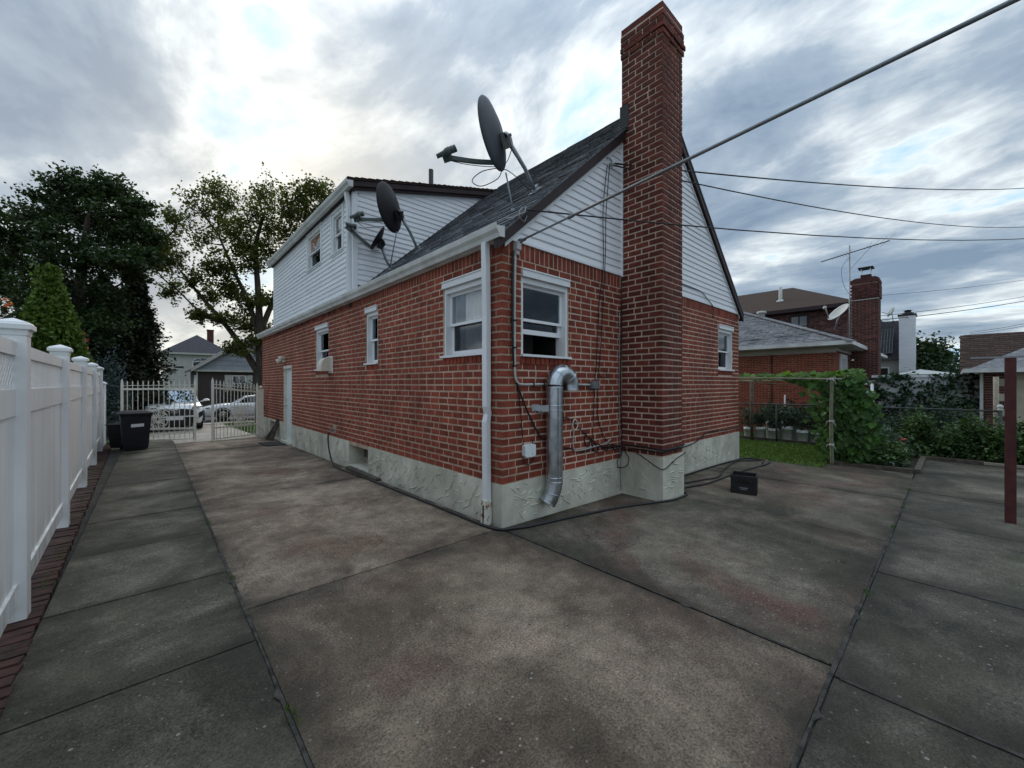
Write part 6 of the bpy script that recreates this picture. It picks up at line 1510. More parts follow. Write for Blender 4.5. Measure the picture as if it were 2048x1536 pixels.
# glasshouse: front x0..x1 at belt, then the roof
suv.quad('windscreen', [(1.15, -0.70, 1.13), (1.15, 0.70, 1.13), (1.88, 0.56, 1.62), (1.88, -0.56, 1.62)], 'windscreen', 0.02)
cabin(suv, [[(1.22, -0.74, 1.10), (1.92, -0.60, 1.60), (4.0, -0.60, 1.60), (4.5, -0.72, 1.10)], [(1.22, 0.74, 1.10), (1.92, 0.60, 1.60), (4.0, 0.60, 1.60), (4.5, 0.72, 1.10)]], 'carglass', 'cabin_glass')
cabin(suv, [[(1.80, -0.64, 1.575), (1.86, -0.60, 1.645), (2.4, -0.58, 1.69), (3.8, -0.58, 1.68), (4.2, -0.60, 1.60), (4.2, -0.64, 1.575)], [(1.80, 0.64, 1.575), (1.86, 0.60, 1.645), (2.4, 0.58, 1.69), (3.8, 0.58, 1.68), (4.2, 0.60, 1.60), (4.2, 0.64, 1.575)]])
for s_ in (-1, 1):
    q = MB(); q.bar(suv.P(1.13, s_*0.75, 1.11), suv.P(1.88, s_*0.625, 1.60), 0.06, 0.05); q.bar(suv.P(2.75, s_*0.755, 1.11), suv.P(2.85, s_*0.63, 1.60), 0.06, 0.03); q.build('pillar', M['paint'], suv.t)
    q = MB(); q.tube([suv.P(2.0, s_*0.55, 1.66), suv.P(2.1, s_*0.55, 1.72), suv.P(3.7, s_*0.55, 1.72), suv.P(3.85, s_*0.55, 1.66)], 0.02, 6); q.build('roof_rail', M['steel'], suv.t)
    q = MB(); q.sphere(suv.P(1.45, s_*1.06, 1.16), 0.12, 10, 6, sc=(1.0, 0.6, 0.62)); q.bar(suv.P(1.45, s_*0.86, 1.12), suv.P(1.45, s_*1.0, 1.13), 0.05, 0.04); mr = q.build('wing_mirror', M['paint'], suv.t)
    q = MB(); q.sphere(suv.P(1.45, s_*1.06, 1.115), 0.115, 10, 6, sc=(1.0, 0.6, 0.5)); q.build('mirror_base', M['black'], mr)
    suv.quad('headlight', [(0.02, s_*0.50, 0.865), (0.06, s_*0.84, 0.93), (0.10, s_*0.86, 1.0), (0.0, s_*0.52, 0.925)], 'carglass', 0.03)
    suv.quad('daytime_lamp', [(-0.02, s_*0.52, 0.925), (0.04, s_*0.85, 0.985), (0.05, s_*0.85, 1.0), (-0.02, s_*0.52, 0.94)], 'chrome', 0.01)
    suv.quad('fog_pocket', [(-0.02, s_*0.74, 0.50), (0.02, s_*0.86, 0.60), (0.02, s_*0.86, 0.80), (-0.03, s_*0.72, 0.70)], 'black', 0.02)
    suv.wheel(0.92, s_*0.80, 0.35); suv.wheel(3.62, s_*0.80, 0.35)
    q = MB(); q.tube([suv.P(0.92+0.42*math.cos(a), s_*0.925, 0.36+0.42*math.sin(a)) for a in np.linspace(0, math.pi, 13)], 0.04, 6); q.build('wheel_arch', M['black'], suv.t)
suv.quad('grille', [(-0.06, -0.60, 0.62), (-0.06, 0.60, 0.62), (-0.05, 0.66, 0.72), (-0.03, 0.56, 0.84), (-0.02, 0.30, 0.885), (-0.02, -0.30, 0.885), (-0.03, -0.56, 0.84), (-0.05, -0.66, 0.72)], 'black', 0.02)
suv.quad('lower_grille', [(-0.05, -0.62, 0.26), (-0.05, 0.62, 0.26), (-0.06, 0.66, 0.56), (-0.06, -0.66, 0.56)], 'black', 0.02)
suv.quad('bumper_bar', [(-0.09, -0.70, 0.575), (-0.09, 0.70, 0.575), (-0.09, 0.70, 0.61), (-0.09, -0.70, 0.61)], 'paint', 0.02)
suv.quad('skid_plate', [(-0.02, -0.80, 0.20), (-0.02, 0.80, 0.20), (-0.03, 0.82, 0.30), (-0.03, -0.82, 0.30)], 'black', 0.02)
pt = suv.quad('number_plate', [(-0.10, -0.26, 0.46), (-0.10, 0.26, 0.46), (-0.10, 0.26, 0.60), (-0.10, -0.26, 0.60)], 'trim', 0.008)
q = MB(); c = suv.P(-0.05, 0, 0.80)
for (a_, b_, dzv) in ((0.115, 0.075, 0), (0.035, 0.074, 0.0), (0.075, 0.03, 0.028)): q.tube([c+suv.w*(a_*math.cos(x))+Vector((0, 0, dzv+b_*math.sin(x))) for x in np.linspace(0, 2*math.pi, 21)], 0.009, 5)
q.build('emblem', M['chrome'], suv.t)
q = MB(); q.bar(suv.P(0.6, -0.8, 1.062), suv.P(0.5, 0.8, 1.062), 0.004, 0.004); q.build('bonnet_gap', M['black'], suv.t)

# white car at the kerb, nose to the left
sed = Car('parked_sedan', 'white sedan parked along the street behind the right gate leaf', 'car', (-0.72, 25.0, g(0, 24)-0.0), (1, -0.04, 0), 'white cars beyond the gate')
sed.body([(0.0, 0.62, 0.36, 0.5, 0.66, 0.56), (0.06, 0.76, 0.24, 0.52, 0.74, 0.68), (0.3, 0.87, 0.19, 0.58, 0.82, 0.76), (0.95, 0.90, 0.18, 0.62, 0.92, 0.80), (1.35, 0.905, 0.18, 0.66, 0.95, 0.82), (3.0, 0.905, 0.18, 0.68, 0.98, 0.82), (4.1, 0.90, 0.2, 0.7, 1.02, 0.80), (4.7, 0.84, 0.3, 0.7, 1.0, 0.74), (4.8, 0.8, 0.38, 0.7, 0.9, 0.7)])
cabin(sed, [[(1.25, -0.70, 0.93), (1.95, -0.56, 1.31), (2.6, -0.54, 1.40), (3.5, -0.54, 1.36), (4.4, -0.66, 1.0)], [(1.25, 0.70, 0.93), (1.95, 0.56, 1.31), (2.6, 0.54, 1.40), (3.5, 0.54, 1.36), (4.4, 0.66, 1.0)]], 'paint', 'roof')
for s_ in (-1, 1):
    sed.quad('side_window', [(1.62, s_*0.70, 0.965), (2.02, s_*0.60, 1.255), (2.6, s_*0.585, 1.335), (2.6, s_*0.70, 0.975)], 'carglass', 0.012)
    sed.quad('side_window', [(2.68, s_*0.70, 0.978), (2.68, s_*0.585, 1.336), (3.4, s_*0.60, 1.31), (3.95, s_*0.70, 1.02)], 'carglass', 0.012)
    sed.quad('headlight', [(0.03, s_*0.60, 0.62), (0.30, s_*0.875, 0.70), (0.34, s_*0.875, 0.77), (0.02, s_*0.58, 0.70)], 'carglass', 0.02)
    sed.wheel(0.93, s_*0.80, 0.33); sed.wheel(3.75, s_*0.80, 0.33)
    q = MB(); q.tube([sed.P(0.93+0.37*math.cos(a), s_*0.885, 0.34+0.37*math.sin(a)) for a in np.linspace(0, math.pi, 13)], 0.03, 6); q.build('wheel_arch', M['black'], sed.t)
    q = MB(); q.sphere(sed.P(1.62, s_*0.98, 1.0), 0.09, 8, 5, sc=(1, 0.7, 0.7)); q.build('wing_mirror', M['paint'], sed.t)
sed.quad('windscreen', [(1.27, -0.64, 0.96), (1.27, 0.64, 0.96), (1.93, 0.52, 1.315), (1.93, -0.52, 1.315)], 'carglass', 0.012)
sed.quad('grille', [(-0.02, -0.35, 0.45), (-0.02, 0.35, 0.45), (-0.01, 0.4, 0.62), (-0.01, -0.4, 0.62)], 'black', 0.02)
q = MB(); q.bar(sed.P(1.7, -0.916, 0.5), sed.P(3.6, -0.916, 0.52), 0.006, 0.012); q.bar(sed.P(2.64, -0.914, 0.3), sed.P(2.64, -0.912, 0.95), 0.006, 0.006); q.build('door_gap', M['steel'], sed.t)

# ------------------------------------------------------------------ houses across the street
M['darkbrick'] = mk('dark_brick', (0.035, 0.026, 0.024), (0.075, 0.055, 0.048), scale=14, rough=0.9, detail=8, stretch=(1, 1, 4))
M['greyside'] = mk('grey_siding', (0.22, 0.235, 0.26), (0.28, 0.295, 0.32), scale=2, rough=0.6)
M['paleside'] = mk('pale_siding', (0.40, 0.385, 0.35), (0.47, 0.455, 0.42), scale=2, rough=0.6)
M['roofdark'] = mk('roof_charcoal', (0.045, 0.042, 0.05), (0.08, 0.075, 0.085), scale=6, rough=0.9, detail=8)
M['greyroof'] = mk('roof_grey', (0.115, 0.12, 0.13), (0.24, 0.245, 0.26), scale=11, rough=0.95, detail=8, bump=0.4, bscale=60, tint=0.3)
M['obrick'] = mk('orange_brick', (0.20, 0.045, 0.025), (0.31, 0.080, 0.046), scale=8, rough=0.9, detail=8, tint=0.25, objrand=0.1)
M['dbrick'] = mk('maroon_brick', (0.062, 0.022, 0.020), (0.125, 0.045, 0.038), scale=8, rough=0.9, detail=8, tint=0.35, objrand=0.15)
M['mixbrick'] = mk('mixed_dark_brick', (0.06, 0.028, 0.028), (0.17, 0.085, 0.075), scale=5, rough=0.9, detail=8, tint=0.5)
def hwin(fr, u0, u1, z0, z1, par, frame='trim', bars=1, glass='carglass', w=0.07, arch=False):
    q = MB(); fr.box(q, u0-w, u0, 0, 0.05, z0-w, z1+w); fr.box(q, u1, u1+w, 0, 0.05, z0-w, z1+w); fr.box(q, u0, u1, 0, 0.05, z1, z1+w); fr.box(q, u0, u1, 0, 0.06, z0-w, z0)
    fr.box(q, u0, u1, 0.0, 0.04, (z0+z1)/2-0.03, (z0+z1)/2+0.03)
    for k in range(1, bars+1): u = u0+(u1-u0)*k/(bars+1); fr.box(q, u-0.03, u+0.03, 0.0, 0.039, z0, z1)
    wn = q.build('window', M[frame], par)
    q = MB(); fr.box(q, u0, u1, 0.0, 0.015, z0, z1); q.build('window_pane', M[glass], wn)
    if arch:
        q = MB(); P = [fr.p((u0+u1)/2+(u1-u0)/2*math.cos(a), 0.01, z1+w+0.02+0.42*math.sin(a)) for a in np.linspace(0, math.pi, 13)]; q.prism(P, fr.n*0.02); q.build('fanlight', M[glass], wn)
        q = MB()
        q.tube([p+fr.n*0.02 for p in P], 0.04, 5)
        for a in np.linspace(0.5, 2.6, 4): q.bar(fr.p((u0+u1)/2, 0.03, z1+w), fr.p((u0+u1)/2+(u1-u0)/2*math.cos(a), 0.03, z1+w+0.42*math.sin(a)), 0.04, 0.03)
        q.build('fanlight_bars', M[frame], wn)
    return wn
# grey gabled bungalow facing the street: front wall runs along +X at y=42.8
gh = thing('gabled_house', 'low dark brick house with grey gable and pale shutters across the street', 'house', (4, 44, -0.4), 'houses across the street')
GYv = 42.8; gx0, gx1 = 0.35, 8.6
FH = Fr((0, GYv, 0), (1, 0, 0), (0, -1, 0)); FHS = Fr((gx0, GYv, 0), (0, 1, 0), (-1, 0, 0))
q = MB(); q.box((gx0, GYv, -0.6), (gx1, GYv+9, 2.85)); q.build('wall', M['darkbrick'], gh)
# courses of boards in the gable
q = MB(); ap = (gx0+gx1)/2; q.prism([(gx0-0.3, GYv-0.02, 2.86), (gx1+0.3, GYv-0.02, 2.86), (ap, GYv-0.02, 6.1)], (0, 8, 0)); q.build('gable', M['greyside'], gh)
for k in range(7):
    z0 = 2.87+k*0.44; hw = (gx1-gx0)/2+0.3; f0, f1 = 1-(z0-2.86)/3.24, max(0.02, 1-(z0+0.40-2.86)/3.24)
    q = MB(); q.prism([(ap-hw*f0, GYv-0.021, z0), (ap+hw*f0, GYv-0.021, z0), (ap+hw*f1, GYv-0.021, z0+0.40), (ap-hw*f1, GYv-0.021, z0+0.40)], (0, -0.05, 0)); q.build('siding_board', M['greyside'], gh)
q = MB()
for s_ in (-1, 1): q.prism([(ap, GYv-0.5, 6.12), (ap+s_*(4.6), GYv-0.5, 2.72), (ap+s_*(4.6), GYv-0.5, 2.9), (ap, GYv-0.5, 6.32)], (0, 9.8, 0))
q.build('roof', M['roofdark'], gh)
q = MB()
for s_ in (-1, 1): q.prism([(ap, GYv-0.52, 6.08), (ap+s_*(4.62), GYv-0.52, 2.66), (ap+s_*(4.62), GYv-0.52, 2.86), (ap, GYv-0.52, 6.3)], (0, 0.06, 0))
q.box((gx0-0.3, GYv-0.3, 2.70), (gx1+0.3, GYv-0.03, 2.858)); q.build('rake_board', M['paleside'], gh)
for u in (3.0, 5.6):
    wn = hwin(FH, u, u+0.95, 0.9, 2.3, gh)
    for s_ in (0, 1):
        q = MB(); a = u-0.65 if s_ == 0 else u+1.03; FH.box(q, a, a+0.55, 0.0, 0.05, 0.8, 2.4); q.build('shutter', M['paleside'], gh)
for v in (0.5, 1.6, 2.7): hwin(FHS, v, v+0.5, 1.1, 2.3, gh)
q = MB(); q.tube([(gx0-0.05, GYv-0.1, 2.7), (gx0-0.05, GYv-0.1, -0.5)], 0.05, 6); q.build('downspout', M['paleside'], gh)
q = MB(); q.box((1.2, GYv-0.02, -0.5), (2.2, GYv-0.001, 1.9)); q.build('door', M['roofdark'], gh)
# tall pale house behind it
wh = thing('pale_house', 'two-storey pale house with dark hip roof and arched window, behind the gabled one', 'house', (3, 66, -0.4), 'houses across the street')
q = MB(); q.box((-1.6, 62, -0.6), (5.2, 71, 5.5)); q.build('wall', M['paleside'], wh)
q = MB(); z0, z1 = 5.52, 8.2; A = [(-2.0, 61.6, z0), (5.6, 61.6, z0), (5.6, 71.4, z0), (-2.0, 71.4, z0), (1.8, 65.4, z1), (1.8, 67.6, z1)]
q.poly(A, [(0, 1, 4), (1, 2, 5, 4), (2, 3, 5), (3, 0, 4, 5), (0, 3, 2, 1)]); q.build('roof', M['roofdark'], wh)
q = MB(); q.box((-2.05, 61.55, 5.30), (5.65, 71.4, 5.518)); q.build('eave', M['paleside'], wh)
hwin(Fr((0, 62, 0), (1, 0, 0), (0, -1, 0)), 1.2, 3.0, 3.3, 4.4, wh, arch=True); hwin(Fr((0, 62, 0), (1, 0, 0), (0, -1, 0)), 3.9, 4.7, 3.3, 4.6, wh)
q = MB(); q.box((3.0, 66, 6.4), (3.7, 66.8, 9.1)); ch = q.build('chimney', M['dbrick'], wh)
q = MB(); q.box((2.95, 65.95, 8.95), (3.75, 66.85, 9.12)); q.build('chimney_cap', M['dbrick'], ch)
# street sign, lamp and far fence
sg = thing('street_sign', 'pale sign panel on a post near the street seen from behind', 'sign', (-1.75, 31, -0.5))
q = MB(); q.box((-1.79, 30.98, -0.6), (-1.71, 31.04, 3.2)); q.build('post', M['dishpale'], sg)
q = MB(); q.box((-2.15, 30.94, 2.15), (-1.80, 30.97, 2.75)); q.build('panel', M['paleside'], sg)
q = MB(); q.box((-1.7, 30.95, 2.60), (-1.2, 30.97, 2.72)); q.build('name_blade', M['black'], sg)
bf = thing('board_fence', 'grey wooden fence behind the driveway left of the white SUV', 'fence', (-4, 28, -0.5))
for k in range(24):
    q = MB(); x = -7.6+k*0.29; q.box((x, 21.2, -0.5), (x+0.275, 21.225, 1.36+0.0)); q.build('fence_board', M['palewood'], bf) if x < -1.6 else None
q = MB(); q.box((-7.6, 21.226, 1.15), (-1.65, 21.27, 1.25)); q.build('rail', M['palewood'], bf)

# ------------------------------------------------------------------ right: neighbours
# orange brick bungalow: end wall at x=14 (faces us), corner at y=-0.66
bg = thing('bungalow', 'orange brick bungalow with grey hip roof and white eaves next door', 'house', (16, 2, -0.25), 'houses next door')
BX, BY = 14.0, -0.66
FB = Fr((BX, BY, 0), (0, 1, 0), (-1, 0, 0)); FBS = Fr((BX, BY, 0), (1, 0, 0), (0, -1, 0))
q = MB(); q.box((BX, BY, -0.5), (24, 9, 2.78)); bw = q.build('brick_wall', M['mortar'], bg)
bl = []
for fr, L0 in ((FB, 4.6), (FBS, 3.6)):
    for r in range(48):
        z0 = -0.3+r*0.0645
        if z0+0.055 > 2.76: break
        u = 0.0 if r % 2 else 0.105
        if r % 2 == 0: bl.append((fr, 0.0, 0.095, z0))
        while u < L0-0.05: bl.append((fr, u+0.003, min(u+0.205, L0), z0)); u += 0.2105
bl.sort(key=lambda a: -px_size(a[0].p(a[1], 0, a[3]), 1)*(1.0 if a[3] > 0.2 else 0.3))
rest_ = MB(); sh_ = []
for k in range(6):
    q = MB(); q.box((0, -0.007, 0), (0.2, 0.02, 0.055), R.random()); sh_.append(q.mesh('brick', M['obrick']))
for i, (fr, a, b, z0) in enumerate(bl):
    if i < 300 and abs(b-a-0.2) < 0.008: place('brick', R.choice(sh_), bw, fr.p(b if fr is FB else a, 0, z0), (0, 0, -math.pi/2 if fr is FB else 0))
    else: fr.box(rest_, a, b-0.004, -0.02, 0.007, z0, z0+0.055, R.random())
rest_.build('bricks', M['obrick'], bw, kind='stuff')
ex, ey, ez = BX-0.42, BY-0.42, 2.93
q = MB(); hl = 4.7; zr = ez+0.45*hl
q.poly([(ex, ey, ez), (ex, ey+2*hl, ez), (ex+hl, ey+hl, zr), (24.4, ey+hl, zr), (24.4, ey, ez), (24.4, ey+2*hl, ez)], [(0, 2, 1), (0, 4, 3, 2), (1, 2, 3, 5), (0, 1, 5, 4)])
rf = q.build('roof', M['greyroof'], bg)
TB = []
for r in range(int(4.9/0.15)):                       # shingle tabs on the hip facing us and the one facing the yard
    for side in (0, 1):
        s0 = r*0.15; f0 = s0*0.912; 
        y = ey+f0+(0.15 if r % 2 else 0); y1 = (ey+2*hl-f0) if side == 0 else 0
        if side == 0:
            while y < min(y1, ey+6.2):
                TB.append(('a', s0, y, min(y+0.29, y1))); y += 0.3
        else:
            x = ex+f0+(0.15 if r % 2 else 0)
            while x < 18: TB.append(('b', s0, x, x+0.29)); x += 0.3
def btab(q, kind, s0, a, b):
    c0, c1 = s0*0.912, (s0+0.17)*0.912; t = R.random(); h = 0.018+R.uniform(0, 0.008)
    if kind == 'a': P = [(ex+c0, a, ez+0.45*c0), (ex+c0, b, ez+0.45*c0), (ex+c1, b, ez+0.45*c1), (ex+c1, a, ez+0.45*c1)]; o = (-0.41*h, 0, 0.91*h)
    else: P = [(a, ey+c0, ez+0.45*c0), (b, ey+c0, ez+0.45*c0), (b, ey+c1, ez+0.45*c1), (a, ey+c1, ez+0.45*c1)]; o = (0, -0.41*h, 0.91*h)
    Q = [(p[0]+o[0]*(1 if i < 2 else 0.15), p[1]+o[1]*(1 if i < 2 else 0.15), p[2]+o[2]*(1 if i < 2 else 0.15)) for i, p in enumerate(P)]
    q.poly(P+Q, [(4, 5, 6, 7), (0, 1, 5, 4), (1, 2, 6, 5), (3, 0, 4, 7)], t)
TB.sort(key=lambda a: 0 if a[0] == 'a' else 1); qq = MB()
for i, a in enumerate(TB):
    if i < 300: q = MB(); btab(q, *a); q.build('shingle', M['greyroof'], rf)
    else: btab(qq, *a)
qq.build('shingles', M['greyroof'], rf, kind='stuff')
q = MB()
for k in range(24):
    s0 = k*0.21; p = Vector((ex+s0, ey+s0, ez+0.45*s0+0.03)); q.obox(p, (0.12, 0.12, 0.054), (0.09, -0.09, 0), (0, 0, 0.012), R.random())
q.build('hip_cap', M['greyroof'], rf)
q = MB(); q.lathe((ex+3.5, ey+3.4, ez+1.5), [(0.13, 0), (0.13, 0.2), (0.2, 0.22), (0.17, 0.3), (0.001, 0.34)], 12); q.build('roof_vent', M['dishpale'], rf)
q = MB(); q.box((ex-0.11, ey-0.11, ez-0.12), (ex-0.002, ey+9, ez+0.005)); q.box((ex-0.002, ey-0.11, ez-0.12), (24, ey-0.002, ez+0.005)); q.build('gutter', M['gutter'], bg)
q = MB(); q.box((ex, ey, ez-0.15), (24, ey+9, ez-0.125)); q.build('soffit', M['paleside'], bg)
q = MB(); q.box((BX-0.06, BY-0.06, 2.60), (BX-0.008, 8, 2.778)); q.box((BX-0.008, BY-0.06, 2.66), (23, BY-0.008, 2.778)); q.build('frieze_board', M['paleside'], bg)
q = MB(); q.box((BX+0.95, BY-0.05, 0.3), (BX+1.1, BY-0.005, 2.6)); q.box((BX+2.1, BY-0.05, 0.3), (BX+2.25, BY-0.005, 2.6)); q.box((BX+1.1, BY-0.05, 2.45), (BX+2.1, BY-0.005, 2.6)); dfr = q.build('door_frame', M['trim'], bg)
q = MB(); q.box((BX+1.101, BY-0.04, 0.3), (BX+2.099, BY-0.005, 2.449)); q.build('storm_door', M['glass'] if False else M['dishpale'], dfr)
q = MB(); q.lathe((BX+2.6, BY-0.1, 2.5), [(0.001, 0), (0.05, 0.0), (0.09, 0.08), (0.06, 0.12), (0.001, 0.13)], 10, (0, -0.3, -1)); q.build('porch_lamp', M['chrome'], bg)
q = MB(); q.tube([(BX-0.025, 1.12, 2.6), (BX-0.025, 1.12, -0.3)], 0.02, 6); q.build('drain_pipe', M['black'], bg)
# tall dark chimney at the side of the bungalow
X0, X1, Y0, Y1 = 17.0, 17.9, -1.47, -0.72; ZT = 5.35
q = MB(); q.box((X0+0.006, Y0+0.006, -0.5), (X1, Y1, ZT)); bc = q.build('chimney', M['mortar'], bg)
bl = []
FCa = Fr((X0, Y0, 0), (0, 1, 0), (-1, 0, 0)); FCb = Fr((X0, Y0, 0), (1, 0, 0), (0, -1, 0))
qq = MB(); n_ = 0
for r in range(90):
    z0 = -0.3+r*0.0645
    if z0 > ZT-0.06: break
    pr = 0.0 if z0 < 4.75 else 0.03
    for fr, L0 in ((FCa, Y1-Y0), (FCb, X1-X0)):
        u = (0.0 if r % 2 else -0.105)
        while u < L0-0.03:
            a, b = max(u, -pr-0.006 if True else 0), min(u+0.203, L0+pr)
            if fr is FCb and a < 0.03 : a = 0.03
            if n_ < 300 and z0 > 1.0: q = MB(); fr.box(q, a, b-0.006, -0.03, pr+0.006, z0, z0+0.0555, R.random()); q.build('brick', M['dbrick'], bc); n_ += 1
            else: fr.box(qq, a, b-0.006, -0.03, pr+0.006, z0, z0+0.0555, R.random())
            u += 0.21
qq.build('bricks', M['dbrick'], bc, kind='stuff')
q = MB(); q.box((X0-0.035, Y0-0.035, ZT+0.001), (X1, Y1+0.03, ZT+0.12)); q.prism([(X0-0.03, Y0-0.03, ZT+0.121), (X0-0.03, Y1+0.02, ZT+0.121), (X0-0.03, Y1-0.12, ZT+0.19), (X0-0.03, Y0+0.07, ZT+0.19)], (0.85, 0, 0)); q.build('chimney_cap', M['dbrick'], bg)
q = MB(); q.box((X0+0.3, Y0+0.22, ZT+0.15), (X0+0.6, Y0+0.52, ZT+0.36)); fl = q.build('flue', M['dbrick'], bg)
q = MB()
for dx in (0.31, 0.57):
    for dy in (0.23, 0.49): q.box((X0+dx, Y0+dy, ZT+0.361), (X0+dx+0.02, Y0+dy+0.02, ZT+0.60))
q.build('cap_legs', M['chrome'], fl)
q = MB(); q.box((X0+0.22, Y0+0.15, ZT+0.601), (X0+0.68, Y0+0.59, ZT+0.64)); q.build('cap_plate', M['black'], fl)
q = MB(); q.box((X0-0.045, Y0-0.045, 4.70), (X0-0.037, Y1, 4.725)); q.box((X0-0.045, Y0-0.2, 1.60), (X0-0.02, Y1+0.05, 1.68)); q.build('metal_strap', M['dishpale'], bg)
# dish on the bungalow and the aerial by the chimney
dn_ = thing('satellite_dish', 'pale oval dish facing left on the bungalow roof before the dark brick wall', 'satellite dish', (15.3, -0.5, 3.4))
c = Vector((15.0, -0.62, 4.08)); n = Vector((-0.62, 0.5, 0.6)).normalized(); sd = n.cross(Vector((0, 0, 1))).normalized(); up = sd.cross(n); tl = (up*0.8-sd*0.6).normalized(); t2 = tl.cross(n)
q = MB(); k = 28; B = 0
for (rr, h) in [(0, -0.07), (0.5, -0.055), (0.85, -0.02), (1.0, 0), (1.02, -0.008), (0.85, -0.034), (0.5, -0.069), (0, -0.084)]:
    for i in range(k): a = 2*math.pi*i/k; q.v.append(tuple(c+tl*0.36*max(rr, .001)*math.sin(a)+t2*0.27*max(rr, .001)*math.cos(a)+n*h))
for i in range(7):
    for j in range(k): q.f.append((i*k+j, i*k+(j+1) % k, (i+1)*k+(j+1) % k, (i+1)*k+j)); q.t.append(0.5); q.sm.append(True)
q.build('reflector', M['dishpale'], dn_)
q = MB(); q.tube([c-tl*0.33, c-tl*0.1+n*0.36+Vector((0, 0.05, -0.02))], 0.018, 6); q.tube([c-n*0.08, (15.2, -0.5, 3.5)], 0.025, 6); q.build('mast', M['steel'], dn_)
q = MB(); q.sphere(c-tl*0.1+n*0.4+Vector((0, 0.05, -0.02)), 0.06, 8, 5); q.build('lnb', M['dishpale'], dn_)
an = thing('tv_aerial', 'old television aerial on a thin mast beside the dark chimney', 'aerial', (16.95, -0.66, 2))
q = MB(); q.tube([(16.94, -0.68, 1.5), (16.94, -0.68, 6.85)], 0.022, 6); q.build('mast', M['steel'], an)
b0, b1 = Vector((16.98, 0.20, 6.42)), Vector((16.9, -1.80, 6.72))
q = MB(); q.tube([b0, b1], 0.018, 6); q.build('boom', M['black'], an)
for i in range(16):
    f = i/15*0.62 if i < 12 else 0.62+(i-11)*0.09; p = b0.lerp(b1, min(f, 1)); L0 = 0.07+0.03*i if i < 11 else 0.5+0.12*(i-11)
    q = MB(); q.tube([p-Vector((L0, L0*0.25*(i > 10), L0*0.05)), p+Vector((L0, L0*0.3*(i > 10), 0.1*(i > 10)))], 0.006, 4); q.build('element', M['steel'], an)
q = MB(); q.tube(curve([(16.9, -0.70, 6.4), (16.9, -0.45, 6.0), (16.9, -0.50, 5.4), (16.9, -0.66, 5.0)], 5), 0.006, 4); q.tube([b0.lerp(b1, 0.75), (16.94, -0.68, 5.9)], 0.006, 4); q.build('lead', M['cable'], an)
# dark brick two-storey house
dh = thing('brown_roof_house', 'two-storey dark brick house with brown hip roof behind the bungalow', 'house', (27, 5, -0.2), 'houses next door')
FDh = Fr((26, 0.6, 0), (0, 1, 0), (-1, 0, 0))
q = MB(); q.box((26, 0.6, -0.5), (38, 15, 6.0)); dw = q.build('wall', M['dark'] if False else M['mixbrick'], dh)
qq = MB(); n_ = 0
for r in range(26):
    z0 = 4.05+r*0.0735
    u = 0.0 if r % 2 else 0.11
    while u < 5.2:
        if not (1.72 < u+0.1 < 2.75 and z0 > 4.3 and z0 < 5.75): FDh.box(qq, u, u+0.2, 0.001, 0.009, z0, z0+0.06, R.random())
        u += 0.212
qq.build('bricks', M['mixbrick'], dw, kind='stuff')
q = MB(); X_, Y_, Z_ = 25.4, 0.05, 6.02; H2 = 3.2
q.poly([(X_, Y_, Z_), (X_, Y_+13, Z_), (X_+4.2, Y_+3.9, Z_+2.1), (X_+4.2, Y_+13, Z_+2.1), (X_+13, Y_, Z_), (X_+9, Y_+3.9, Z_+2.1), (X_+9, Y_+13, Z_+2.1), (X_+13, Y_+13, Z_)], [(0, 2, 3, 1), (0, 4, 5, 2), (2, 5, 6, 3), (4, 7, 6, 5), (0, 1, 7, 4)]); r_ = q.build('roof', M['shingle_brown'], dh)
q = MB(); q.box((X_-0.08, Y_-0.08, Z_-0.2), (X_-0.002, Y_+13, Z_+0.005)); q.box((X_, Y_-0.08, Z_-0.2), (X_+13, Y_-0.002, Z_+0.005)); q.box((X_, Y_, Z_-0.22), (X_+13, Y_+13, Z_-0.19)); q.build('eave', M['maroon'], dh)
q = MB(); q.lathe((27.3, 4.1, 6.85), [(0.10, 0), (0.10, 0.95), (0.08, 0.95)], 10); q.lathe((27.3, 4.1, 6.86), [(0.3, -0.02), (0.25, 0.05), (0.1, 0.14)], 10); q.build('vent_pipe', M['dishpale'], r_)
hwin(FDh, 1.85, 2.62, 4.4, 5.6, dh, 'black', 1, 'carglass', 0.09)
# white sided house with the tall white chimney
ws = thing('white_sided_house', 'house with dark roof, solar panel and tall white clapboard chimney', 'house', (31, -1, -0.2), 'houses next door')
q = MB(); q.box((30, -1.25, -0.5), (38, 3.0, 3.05)); q.build('wall', M['paleside'], ws)
q = MB(); q.prism([(29.7, -1.45, 3.0), (29.7, 3.2, 3.0), (31.2, 3.2, 5.45), (31.2, -1.30, 5.45)], (7, 0, 0)); wr = q.build('roof', M['roofdark'], ws)
q = MB()
s0 = Vector((29.74, -0.95, 3.35)); su = Vector((0, 0.75, 0)); sv = Vector((0.93, 0, 1.52)); sn = Vector((-0.85, 0, 0.52))
q.prism([s0, s0+su, s0+su+sv, s0+sv], sn*0.06); sp_ = q.build('solar_panel', M['black'], ws)
q = MB()
for k in range(7): q.bar(s0+su*k/6+sn*0.065, s0+su*k/6+sv+sn*0.065, 0.012, 0.012)
for k in (0, 0.5, 1): q.bar(s0+sv*k+sn*0.066, s0+su+sv*k+sn*0.066, 0.02, 0.02)
q.build('panel_frame', M['steel'], sp_)
q = MB(); q.box((29.55, -1.92, -0.5), (30.5, -1.26, 5.5)); wc = q.build('chimney', M['siding'], ws)
for k in range(46):
    z0 = 0.0+k*0.12; q = MB(); q.prism([(29.549, -1.93, z0), (29.525, -1.94, z0), (29.54, -1.93, z0+0.112), (29.549, -1.93, z0+0.112)], (0, 0.68, 0)); q.build('siding_board', M['siding'], wc)
